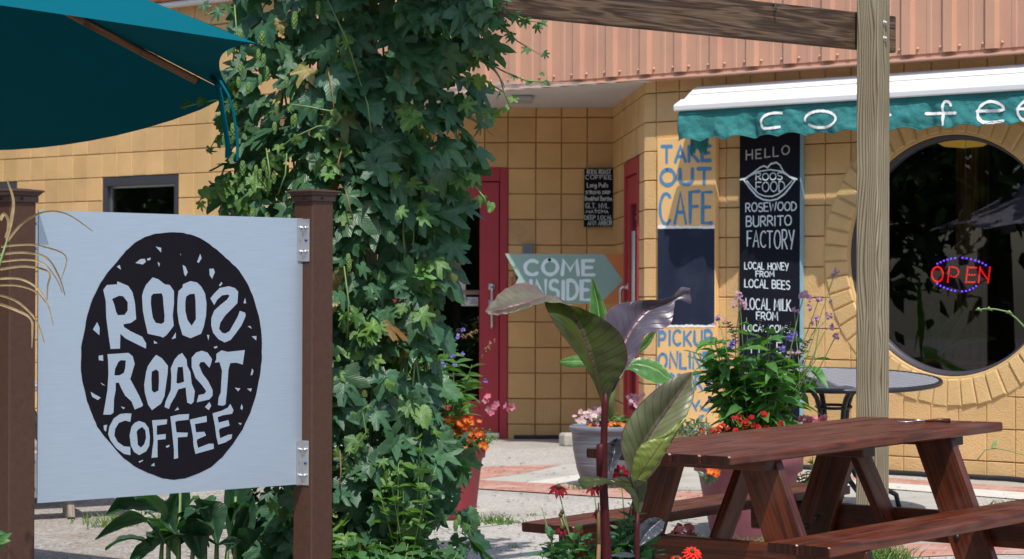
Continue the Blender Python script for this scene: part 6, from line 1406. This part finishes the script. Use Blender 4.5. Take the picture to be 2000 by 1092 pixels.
# mauve pot with salvia and red flowers behind the table
c3 = pot('flower_pot', 'big mauve pot standing behind the redwood picnic table', 1462, 12.35, [(.17, 0), (.185, .02), (.225, .2), (.252, .34), (.262, .352), (.275, .355), (.282, .45), (.272, .462), (.262, .44)], M['pot_mauve'], .262, .43)
m = MB(); tp3 = c3+UP*.43
random.seed(77)
t = bush('salvia', 'large bushy salvia with violet flowers in the mauve pot before the chalkboards', 'plant', tp3+Vector((.04, .02, 0)), 27, .76, .33, .145, (.07, .195, .048), LANCE, 'leaf2', leaves=8, wsc=1.0, start=.14, up=.25, droop=.1)
m = MB(); sp_ = MB(); Yv = 12.3
for (x, y) in ((1545, 655), (1540, 660), (1424, 677), (1530, 682), (1565, 710), (1378, 763), (1386, 778), (1550, 652), (1430, 672)):
    bloom_at(t, [(at(x+random.uniform(-4, 4), y+random.uniform(-4, 4), Yv), TOCAM+rv(.4), .011, (.27, .20, .64), 4, .5, (.3, .25, .7)) for _ in range(4)])
for pts in ([(1438, 670), (1434, 655), (1428, 640), (1420, 628)], [(1500, 660), (1490, 640), (1483, 622)], [(1535, 655), (1538, 640), (1541, 628)], [(1560, 700), (1568, 680), (1582, 662)], [(1388, 765), (1384, 752), (1374, 742)], [(1552, 720), (1556, 705), (1560, 695)]):
    sp_ = MB(); P = [at(x, y, Yv) for x, y in pts]; sp_.tube(P, .0022, 5)
    for u in range(14):
        f_ = u/14*(len(P)-1); k = int(f_); q = P[k].lerp(P[k+1], f_-k); sp_.tube([q, q+Vector((.016*(1 if u % 2 else -1), -.004, .004))], .0032, 4)
    sp_.build('seed_spike', M['seed'], t)
vb = thing('verbena', tp3, 'thin stemmed verbena with small purple flower heads rising out of the salvia bush', 'plant')
m, fl = MB(), MB(); Yw = 12.28
for pts in ([(1545, 800), (1575, 700), (1605, 610), (1630, 535)], [(1535, 800), (1560, 690), (1580, 640), (1598, 588)], [(1530, 790), (1545, 680), (1558, 620), (1570, 577)], [(1545, 800), (1590, 690), (1612, 645), (1623, 640)], [(1550, 800), (1600, 720), (1632, 657)], [(1440, 790), (1436, 660), (1444, 608), (1448, 598)], [(1425, 790), (1420, 690), (1408, 640), (1402, 622)], [(1560, 720), (1585, 655), (1595, 640), (1594, 622)], [(1560, 770), (1562, 720), (1555, 660), (1552, 610)], [(1450, 800), (1452, 690), (1446, 600), (1441, 583)], [(1540, 780), (1590, 700), (1600, 640), (1617, 620)]):
    P = [at(x, y, Yw+random.uniform(-.04, .08)) for x, y in pts]; Q = []
    for k in range(len(P)-1): Q += [P[k].lerp(P[k+1], j/4) for j in range(4)]
    Q.append(P[-1]); m.tube(Q, .0026, 5)
    fl = MB()
    for k in range(9): flower(fl, P[-1]+rv(.009)+UP*.004, TOCAM+UP*.4+rv(.4), .0085, random.choice([(.42, .22, .6), (.5, .28, .62), (.36, .17, .5)]), 5)
    if random.random() < .6:
        q = Q[-4]; 
        for k in range(5): flower(fl, q+Vector((random.choice((-.03, .03)), 0, .01))+rv(.006), TOCAM+rv(.4), .008, (.42, .22, .6), 5)
    fl.build('flower_head', M['petal'], vb)
for (x, y) in ((1452, 592), (1446, 580), (1564, 578), (1576, 580), (1582, 584), (1582, 600), (1545, 690), (1560, 690), (1536, 696)):
    fl = MB()
    for k in range(6): flower(fl, at(x, y, Yw)+rv(.008), TOCAM+UP*.4+rv(.4), .0085, random.choice([(.5, .28, .62), (.55, .32, .6)]), 5)
    fl.build('flower_head', M['petal'], vb)
m.build('stems', M['stem'], vb)
t = bush('bedding_flowers', 'bright red flowers along the rim of the mauve pot', 'flowers', tp3+Vector((-.06, -.1, -.02)), 46, .10, .28, .055, (.05, .14, .045), OVATE, 'leaf2', leaves=4)
m = MB()
for (x, y) in ((1387, 838), (1372, 842), (1395, 846), (1405, 836), (1418, 838), (1411, 830), (1378, 848), (1435, 815), (1443, 812), (1455, 822), (1466, 818), (1460, 830), (1470, 832), (1478, 832), (1490, 808), (1493, 812), (1456, 838), (1440, 838), (1500, 834), (1520, 830), (1528, 829), (1447, 825), (1388, 850), (1365, 846)):
    bloom_at(t, [(at(x+random.uniform(-3, 3), y+random.uniform(-3, 3), 12.1), TOCAM+UP*.5+rv(.3), .0165, random.choice([(.62, .014, .010), (.7, .02, .012), (.5, .01, .012)]), 5, .3, (.08, .01, .01)) for _ in range(1)])
for (x, y) in ((1396, 922), (1388, 920), (1402, 925)): bloom_at(t, [(at(x, y, 12.02), TOCAM+rv(.3), .024, (.85, .06, .02), 6)])
dm = MB()
for k in range(130):
    x = random.uniform(1326, 1385); y = random.uniform(822, 862); putleaf(dm, random.choice(LANCE), at(x, y, 12.1+random.uniform(-.05, .1)), rv(1)+UP, TOCAM+rv(.5), .035, gcol((.16, .22, .15)), .7)
for k in range(26): putleaf(dm, random.choice(LANCE), at(1385+random.uniform(-14, 16), 930+random.uniform(-6, 8), 12.05), rv(.6)-UP*.5, TOCAM+rv(.5), .04, gcol((.12, .2, .12)), .8)
dm.build('silvery_leaves', M['leaf2'], t)
t = bush('geranium', 'pink geranium blooming between the salvia bush and the metal cafe table', 'flowers', gpos(1600, 12.7)+UP*.02, 16, .46, .16, .06, (.06, .16, .05), OVATE, 'leaf2', leaves=5)
m = MB()
for (x, y) in ((1585, 822), (1592, 818), (1580, 818), (1602, 820), (1608, 816), (1574, 824), (1567, 818)):
    bloom_at(t, [(at(x+random.uniform(-4, 4), y+random.uniform(-4, 4), 12.55), TOCAM+UP*.3+rv(.4), .014, random.choice([(.75, .22, .4), (.8, .3, .45), (.7, .15, .35)]), 5) for _ in range(5)])
# burgundy coleus scrap beside the mauve pot
cl_ = MB(); cc = gpos(1345, 12.3)
for k in range(22): putleaf(cl_, random.choice(OVATE), cc+Vector((random.uniform(-.10, .06), random.uniform(-.05, .05), random.uniform(.01, .07))), rv(1)+Vector((0, 0, .2)), UP+rv(.5), .06, gcol((.10, .02, .025), .3))
tag(cl_.build('coleus', M['leaf2']), 'low dark red leaved plant on the paving left of the mauve pot', 'plant')
# ================================================================== DARK BROAD-LEAVED PLANTS UNDER THE SIGN
Yd = 10.35; dp = thing('broadleaf_plant', gpos(400, Yd), 'dark green broad leaved plant growing behind the bottom edge of the silvery sign', 'plant')
dl = [[[(300, 1010), (303, 1012), (306, 1010)], [(262, 975, -.02), (270, 985), (282, 1000)], [(235, 968), (238, 980, .02), (250, 990)], [(205, 1005, -.05), (206, 1006, -.05), (208, 1006, -.05)]],
 [[(330, 1000), (333, 1003), (336, 1000)], [(280, 968, -.03), (285, 985, .02), (300, 1002)], [(235, 965, -.05), (238, 980, 0), (250, 996)], [(208, 1004, -.08), (209, 1005, -.08), (210, 1006, -.08)]],
 [[(318, 1060), (320, 1065), (323, 1060)], [(270, 1000, -.04), (276, 1012, 0), (300, 1022)], [(225, 1012, -.06), (230, 1022, -.03), (245, 1030)], [(185, 1053, -.1), (186, 1054, -.1), (187, 1055, -.1)]],
 [[(342, 1085), (345, 1090), (350, 1085)], [(300, 1035, -.04), (315, 1040, .01), (348, 1032, -.02)], [(282, 1015, -.06), (296, 1022, -.03), (330, 1015, -.02)], [(272, 1008, -.08), (273, 1009, -.08), (274, 1010, -.08)]],
 [[(318, 1050), (322, 1052), (325, 1048)], [(290, 1050, -.03), (296, 1058, 0), (310, 1065)], [(262, 1072, -.06), (266, 1080, -.03), (285, 1085)], [(248, 1110, -.1), (250, 1112, -.1), (252, 1112, -.1)]],
 [[(340, 1040), (342, 1044), (346, 1042)], [(315, 1018), (330, 1020, .03), (345, 1016)], [(320, 985, -.03), (338, 988, .0), (350, 985)], [(345, 955, -.03), (346, 955, -.03), (347, 955, -.03)]],
 [[(352, 1060), (356, 1062), (360, 1060)], [(335, 1010, .02), (350, 1010, .05), (366, 1012)], [(330, 970), (350, 968, .05), (372, 972)], [(345, 925), (352, 922, .03), (362, 925)]],
 [[(392, 1100), (395, 1100), (398, 1100)], [(355, 1050, -.02), (380, 1050, .03), (410, 1042, -.02)], [(350, 1015, -.03), (375, 1020, 0), (408, 1020, -.03)], [(380, 1000, -.05), (395, 1003, -.04), (412, 1010, -.05)]],
 [[(420, 1060), (424, 1062), (428, 1058)], [(400, 1020), (412, 1015, .03), (440, 1018)], [(385, 990, -.02), (400, 985, 0), (440, 985, .02)], [(378, 978, -.05), (388, 972, -.04), (398, 975, -.03)]],
 [[(455, 1090), (458, 1092), (461, 1090)], [(440, 1020), (458, 1020, .03), (475, 1022)], [(438, 965), (460, 965, .04), (492, 968)], [(450, 910), (465, 905, .03), (480, 910)]],
 [[(440, 1075), (443, 1078), (446, 1075)], [(455, 1030, -.02), (470, 1035, .02), (492, 1040)], [(475, 985), (490, 990, .02), (500, 1000)], [(492, 968), (494, 968), (496, 968)]],
 [[(425, 1062, -.05), (428, 1066, -.05), (430, 1062, -.05)], [(440, 1052, -.06), (442, 1060, -.05), (445, 1066, -.05)], [(455, 1048, -.07), (458, 1058, -.06), (460, 1064, -.06)], [(472, 1055, -.08), (472, 1056, -.08), (472, 1057, -.08)]],
 [[(490, 1040), (492, 1042), (494, 1041)], [(515, 1042, -.05), (512, 1050, -.03), (520, 1060, -.03)], [(545, 1024, -.06), (542, 1045, -.03), (545, 1067, -.04)], [(562, 1040, -.07), (562, 1050, -.07), (563, 1066, -.07)]],
 [[(110, 985), (112, 982), (114, 980)], [(115, 990, -.02), (120, 988, 0), (124, 984)], [(130, 1003, -.04), (130, 1004, -.04), (131, 1004, -.04)]]]
for i, rows in enumerate(dl[:-1]): leafpx('leaf', rows, Yd-.05*(i % 3), M['darkbroad'] if i not in (3,) else M['banana'], dp, n=20, nv=8, keel=.008, seed=i)
random.seed(64)
for i in range(17):
    bx_ = random.uniform(290, 500); c0 = at(bx_, random.uniform(1000, 1085), Yd+random.uniform(-.15, .2)); a = random.choice((-1, -1, 1))*random.uniform(.2, 1.0); L_ = random.uniform(.20, .34); w_ = random.uniform(.05, .085)
    d0 = Vector((a, random.uniform(-.7, .3), random.uniform(.5, 1.3))).normalized(); rows = []
    for k in range(6):
        u = k/5; p = c0+d0*L_*u+Vector((0, 0, -.16*u*u)); sd_ = d0.cross(UP).normalized()*w_*math.sin(math.pi*min(1, u*.9+.05))**.8; rows.append([p-sd_+UP*.015, p, p+sd_+UP*.015])
    m = MB(); broad(m, rows, n=16, nv=6, keel=.006, seed=i); m.build('leaf', M['darkbroad'] if i % 4 else M['banana'], dp)
m = MB()
for (x0, x1, yt) in ((330, 328, 985), (345, 352, 960), (398, 402, 1000), (420, 425, 1000), (458, 460, 970), (440, 445, 1060), (492, 497, 1030), (372, 378, 1050), (310, 318, 1040)): m.tube([gpos(x0, Yd)-UP*.02, at((x0+x1)/2, 1100, Yd), at(x1, yt, Yd)], [.014, .011, .006], 8)
m.build('stems', M['stem'], dp)
random.seed(91)
bush('shrub', 'small leaved green shrub behind the broad leaved plant next to the right brown post', 'shrub', gpos(545, 10.75), 46, .56, .26, .06, (.045, .14, .035), OVATE, 'leaf2', leaves=7)
# ================================================================== FOREGROUND ZINNIAS AND DAHLIAS
M['eye'] = simple('flower_eye', (.06, .05, .015), .8)
def daisy(mb, c, nrm, r_, col, n=9, droop=.25, rows_=1):
    Mx = frame(Vector(nrm).cross(Vector((.2, .9, .3))), nrm)
    for ro in range(rows_):
        for k in range(n):
            a = 2*math.pi*k/n+ro*.35+random.uniform(-.1, .1); o = Mx @ Vector((math.cos(a), math.sin(a), -droop+ro*.35)); nn = Mx @ Vector((0, 0, 1)); putleaf(mb, OVATE[1], Vector(c)+o*r_*.12, o, nn+rv(.12), r_*(1-.22*ro), tuple(x*random.uniform(.8, 1.1) for x in col), .75)
Yf = 8.15
def flowerplant(label, px, n, hgt, rad, heads, col, grp, yel=False):
    n = int(n*1.15); hgt *= 1.28
    t = bush('zinnia', label, 'flowers', gpos(px, Yf), n, hgt, rad, .09, (.055, .15, .075), LANCE, 'leaf2', leaves=9, group=grp, start=.45, wsc=.85, up=.75)
    s_ = MB()
    for (x, y, r_, kind, bx_) in heads:
        f_, k_ = MB(), MB(); P = [at(bx_, 1120, Yf), at((x+bx_)/2+4, (y+1120)/2, Yf), at(x, y+6, Yf)]; Q = [P[0].lerp(P[1], .0), P[0].lerp(P[1], .5), P[1], P[1].lerp(P[2], .5), P[2]]; s_.tube(Q, .0024, 6)
        c = at(x, y, Yf)
        if kind == 'bud': k_.tube([c-UP*.008, c, c+UP*.008], [.004, .0085, .004], 8)
        elif kind == 'stick': pass
        else:
            daisy(f_, c, Vector((.1, -.55, .8)) if kind != 'face' else TOCAM+Vector((.1, 0, .1)), r_*.76, col if kind != 'o' else (.80, .045, .02), 8 if kind != 'o' else 11, .3 if kind != 'o' else .05, 1 if kind != 'o' else 2)
            k_.tube([c+UP*.000, c+UP*.012-Vector((0, .006, 0))], [.009, .006], 8)
        if f_.v: fl_ = f_.build('flower', M['petal'], t); k_.build('flower_eye', M['eye'], fl_)
        elif k_.v: k_.build('bud', M['eye'], t)
    s_.build('flower_stems', M['stem'], t)
DR = (.20, .006, .018)
flowerplant('dark red flowered plant standing left of the canna stem by the bench end', 1110, 30, .5, .10, [(1091, 953, .046, 'd', 1122), (1098, 1000, .02, 'bud', 1130), (1095, 1006, .02, 'bud', 1118), (1058, 985, .02, 'stick', 1085), (1098, 1034, .03, 'd', 1105), (1131, 1073, .042, 'o', 1135), (1160, 952, .040, 'd', 1172), (1165, 1004, .022, 'd', 1168)], DR, 'red flowers in front of the picnic table')
flowerplant('red flowered plant just right of the canna stem', 1218, 30, .52, .11, [(1213, 926, .05, 'face', 1220), (1228, 1010, .0, 'stick', 1225)], DR, 'red flowers in front of the picnic table')
flowerplant('orange red flowered plant before the near cross board of the picnic table', 1320, 10, .33, .13, [(1352, 1079, .042, 'o', 1350), (1277, 1086, .02, 'bud', 1280), (1322, 1093, .03, 'o', 1322)], (.8, .05, .02), 'red flowers in front of the picnic table')
# ================================================================== DRY GRASS PLUME at the left post
Yg = 8.05; gt = thing('dry_grass', gpos(-30, Yg), 'dry tan grass plume arching in front of the left brown post', 'grass')
def blade(pts, w_):
    m = MB(); P = [at(x, y, Yg+.03*math.sin(x*.05)) for x, y in pts]; Q = []
    for k in range(len(P)-1):
        g_ = [P[max(0, min(len(P)-1, k+j))] for j in (-1, 0, 1, 2)]; Q += [cr_(g_[0], g_[1], g_[2], g_[3], j/5) for j in range(5)]
    Q.append(P[-1]); V = []
    nq = len(Q)
    for i, q in enumerate(Q):
        tg = (Q[min(i+1, nq-1)]-Q[max(0, i-1)]).normalized(); sd_ = tg.cross(Vector((.25, -1, .1))).normalized(); ww = w_*(1-.75*(i/nq)**2); V += [q-sd_*ww/2, q+Vector((0, .003, 0)), q+sd_*ww/2]
    k = random.uniform(.8, 1.2); m.add(V, [[i*3+j, i*3+j+1, i*3+j+4, i*3+j+3] for i in range(nq-1) for j in (0, 1)], None, (.36*k, .27*k, .14*k)); m.build('blade', M['leafdry'], gt)
for pts, w_ in (([(15, 470), (45, 435), (85, 415), (130, 418), (181, 452)], .009), ([(2, 482), (40, 478), (75, 480), (128, 500), (120, 545)], .008), ([(0, 497), (45, 493), (90, 503), (115, 540), (127, 577)], .009), ([(0, 511), (50, 507), (85, 515), (110, 545), (122, 572)], .007), ([(0, 526), (50, 520), (95, 532), (93, 560), (92, 586)], .009), ([(0, 544), (40, 545), (75, 565), (95, 600), (104, 636)], .008), ([(0, 557), (35, 558), (70, 570), (92, 595)], .007), ([(0, 576), (35, 590), (70, 625), (87, 670)], .009), ([(0, 594), (30, 605), (60, 622), (63, 650), (62, 679)], .010), ([(12, 465), (22, 430), (26, 390), (14, 352)], .013), ([(0, 430), (8, 418), (16, 432), (12, 470)], .012), ([(-20, 470), (-60, 500), (-90, 560)], .01), ([(-20, 520), (-70, 540), (-110, 600)], .01)): blade(pts, w_)
m = MB(); m.tube([gpos(-30, Yg)-UP*.02, at(-40, 900, Yg), at(-15, 560, Yg), at(15, 465, Yg)], [.008, .007, .005, .003], 8); m.build('stem', M['stem'], gt)
sg_ = MB()
for k in range(16): putleaf(sg_, random.choice(LANCE), at(random.uniform(-45, -2), random.uniform(1030, 1085), 8.3), Vector((random.uniform(.1, 1), 0, random.uniform(-.2, .8))), TOCAM+rv(.5), .05, gcol((.06, .17, .05)))
sg_.build('green_tips', M['leaf2'], gt)
# tendrils reaching in from the right
td = MB()
td.tube([at(x, y, 9.2) for x, y in ((2080, 720), (2040, 665), (2000, 638), (1985, 622), (1968, 609), (1945, 604), (1925, 603), (1906, 606))], [.005, .0045, .004, .0038, .0034, .003, .0028, .0022], 7)
for (x, y) in ((1971, 611), (1931, 604), (1911, 605)): td.tube([at(x-6, y+1, 9.2), at(x, y-2, 9.19), at(x+7, y+3, 9.2)], [.002, .0075, .002], 6)
tag(td.build('vine_tendril', M['stem'], base=at(2080, 720, 9.2)), 'green vine tendril arching in at the right edge before the round window', 'vine', 'vine tendrils at the right edge'); td = MB()
td.tube([at(x, y, 9.25) for x, y in ((2080, 900), (2000, 889), (1970, 880), (1945, 876), (1925, 878), (1917, 888), (1909, 898))], .0022, 6)
for (x, y) in ((1937, 875), (1943, 872)): putleaf(td, LANCE[0], at(x, y, 9.24), Vector((.5, 0, 1)), TOCAM, .03, (1, 1, 1))
tag(td.build('vine_tendril', M['stem'], base=at(2080, 900, 9.25)), 'hair thin vine tendril drooping at the right edge below the round window', 'vine', 'vine tendrils at the right edge')
# ================================================================== STONE, WEEDS, HOUSEPLANT
kb = MB(); kb.smooth = False; c = gpos(1122, 18.4); kb.box(c+UP*.05, .2, .16, .105, Matrix.Rotation(.3, 3, 'Z')); tag(kb.build('stone_block', M['kerb'], bev=.02), 'rough grey stone block on the ground behind the grey ribbed pot', 'stone')
kb = MB(); c = c1+Vector((.13, -.03, .03)); kb.box(c, .11, .1, .07, Matrix.Rotation(.5, 3, 'Z')); tag(kb.build('stone', M['kerb'], bev=.02), 'small grey stone at the foot of the tall red pot', 'stone')
wd = MB(); random.seed(13)
def tuft(px, Y, n, h, spread):
    for k in range(n):
        c = gpos(px, Y)+Vector((random.gauss(0, spread), random.gauss(0, spread*.6), 0)); c.z = gz(c.x, c.y); d_ = Vector((random.gauss(0, .5), random.gauss(0, .4), 1)).normalized(); L = h*random.uniform(.4, 1); w_ = .004
        sd_ = d_.cross(Vector((random.gauss(0, 1), random.gauss(0, 1), 0))).normalized()*w_; mid = c+d_*L*.55; tip = c+d_*L+Vector((d_.x, d_.y, -.3))*L*.3
        wd.add([c-sd_, c+sd_, mid+sd_*.7, mid-sd_*.7, tip], [[0, 1, 2, 3], [3, 2, 4]], None, gcol((.10, .20, .05), .25, .3))
for a in ((962, 13.25, 90, .08, .07), (985, 13.2, 60, .06, .06), (1150, 14.9, 60, .07, .08), (1040, 13.6, 20, .03, .05), (1735, 11.4, 130, .16, .06), (1715, 11.35, 60, .12, .05), (1425, 11.9, 110, .12, .10), (1380, 11.95, 60, .10, .08), (1490, 11.8, 60, .12, .06), (1850, 11.3, 40, .05, .1), (1780, 11.35, 50, .05, .1), (1965, 13.55, 24, .10, .02), (1935, 13.5, 14, .08, .02), (1830, 13.1, 16, .05, .03), (100, 11.5, 160, .10, .14), (60, 11.4, 120, .12, .1), (245, 13.6, 90, .10, .14), (215, 13.4, 60, .12, .08), (330, 11.4, 40, .08, .2), (1560, 10.9, 14, .3, .02), (1010, 12.2, 20, .03, .08), (1300, 13.2, 24, .04, .06), (1270, 13.4, 16, .04, .06)): tuft(*a)
tag(wd.build('weeds', M['grass'], base=(0, 12, 0)), kind='stuff')
hp_ = thing('houseplant', fac(*facpx(1842, 730, -.6), -.6), 'green leafy houseplant standing inside the round window', 'houseplant')
Yp = fac(2.3, 1, -.6).y
for i, rows in enumerate([[[(1836, 690), (1838, 692), (1840, 690)], [(1818, 640, -.05), (1830, 645, .02), (1838, 650)], [(1808, 600, -.08), (1820, 600, .02), (1832, 608)], [(1816, 588, -.08), (1818, 588, -.08), (1820, 588, -.08)]], [[(1838, 690), (1840, 692), (1842, 690)], [(1845, 645), (1860, 648, .03), (1872, 655)], [(1862, 612), (1880, 616, .03), (1892, 620)], [(1893, 590), (1895, 592), (1896, 594)]], [[(1840, 700), (1842, 702), (1844, 703)], [(1862, 662), (1866, 670, .03), (1868, 678)], [(1905, 650), (1908, 660, .03), (1910, 668)], [(1945, 660), (1946, 662), (1946, 664)]], [[(1836, 700), (1838, 700), (1839, 700)], [(1822, 660), (1830, 655), (1838, 652)], [(1850, 625), (1858, 622), (1866, 626)], [(1872, 600), (1873, 600), (1874, 600)]]]): leafpx('leaf', rows, Yp, M['banana'], hp_, n=16, nv=6, seed=i)
m = MB(); cpt = fac(*facpx(1842, 735, -.6), -.6); cpt.z = .735; m.tube([cpt, at(1839, 692, Yp)], [.012, .008], 8); m.build('stem', M['stem'], hp_)
lt_ = MB(); random.seed(17)
for k in range(900):
    if k % 3: P = onground(random.uniform(850, 1400), random.uniform(868, 1085))
    else: P = onground(random.uniform(60, 2000), random.uniform(905, 1088))
    if P.y > 17.2 or wall_d(P.x, P.y) < -.5: continue
    a = random.uniform(0, 6.283); s_ = random.choice([.006, .008, .012, .02]); h = .0125
    lt_.add([Vector((P.x+s_*math.cos(a+q)*random.uniform(.5, 1), P.y+s_*math.sin(a+q)*random.uniform(.5, 1), gz(P.x, P.y)+h+random.uniform(0, .006))) for q in (0, 1.6, 3.1, 4.7)], [[0, 1, 2, 3]], None, random.choice([(.16, .10, .05), (.22, .17, .10), (.09, .07, .05), (.10, .13, .05), (.30, .28, .24)]))
tag(lt_.build('leaf_litter', M['leafdry'], base=(0, 12, 0)), kind='stuff')
# ================================================================== TREES round the yard (they show in the window glass)
TL = [lance_template(.34, .2, .3, 2)]
def tree(x, y, h, r_, label, seed, n=3600):
    random.seed(seed); zg = gz(x, y); t = thing('tree', (x, y, zg), label, 'tree', 'trees standing round the yard'); tr = MB(); c = Vector((x, y, zg))
    P = [c-UP*.1, c+Vector((.05, .05, h*.25)), c+Vector((-.1, .1, h*.55)), c+Vector((.05, 0, h*.85))]; tr.tube(P, [.2, .16, .1, .03], 10); cl_ = []
    for k in range(11):
        a = k*2.4; b0 = P[1].lerp(P[3], (k+.5)/11*.8+.1); q = c+Vector((math.cos(a)*r_*random.uniform(.5, .9), math.sin(a)*r_*random.uniform(.5, .9), h*random.uniform(.35, .95))); tr.tube([b0, b0.lerp(q, .5)+UP*.15, q], [.06, .04, .012], 6); cl_.append(q)
    tr.build('trunk', M['bark'], t); cr2 = MB()
    for k in range(n):
        q = random.choice(cl_)+rv(r_*.27); putleaf(cr2, TL[0], q, rv(1)-UP*.3, UP+rv(.7), random.uniform(.18, .32), gcol((.05, .12, .036)))
    cr2.build('crown', M['leaf2'], t)
for i, (x, y, h, r_, lb) in enumerate(((-8.5, 8.5, 6.0, 2.3, 'dark leafy tree at the left of the yard mirrored in the round window'), (-9.0, 13.5, 5.5, 2.2, 'dark leafy tree beyond the pale parasol at the left of the yard'), (-9.5, 4.0, 6.5, 2.5, 'dark leafy tree at the left behind the viewer'), (-12, 10.5, 7.5, 2.8, 'tall dark tree at the far left of the yard'), (-12.5, 6.0, 7.5, 2.8, 'tall dark tree at the far left behind the viewer'), (-14.5, 15, 7, 2.8, 'tall dark tree at the far left near the building'), (-1.5, -9, 6.5, 2.6, 'dark leafy tree straight behind the viewer'), (4.5, -8, 6.5, 2.6, 'dark leafy tree behind the viewer on the right'), (-6, -6, 6.5, 2.6, 'dark leafy tree behind the viewer on the left'), (9.5, -3, 6.5, 2.6, 'dark leafy tree on the right behind the viewer'), (-10.5, 19.5, 5.0, 2.2, 'dark leafy tree before the far left end of the cafe wall'), (-15, 21, 6.5, 2.6, 'dark leafy tree beyond the far left end of the cafe'))): tree(x, y, h, r_, lb, 100+i)
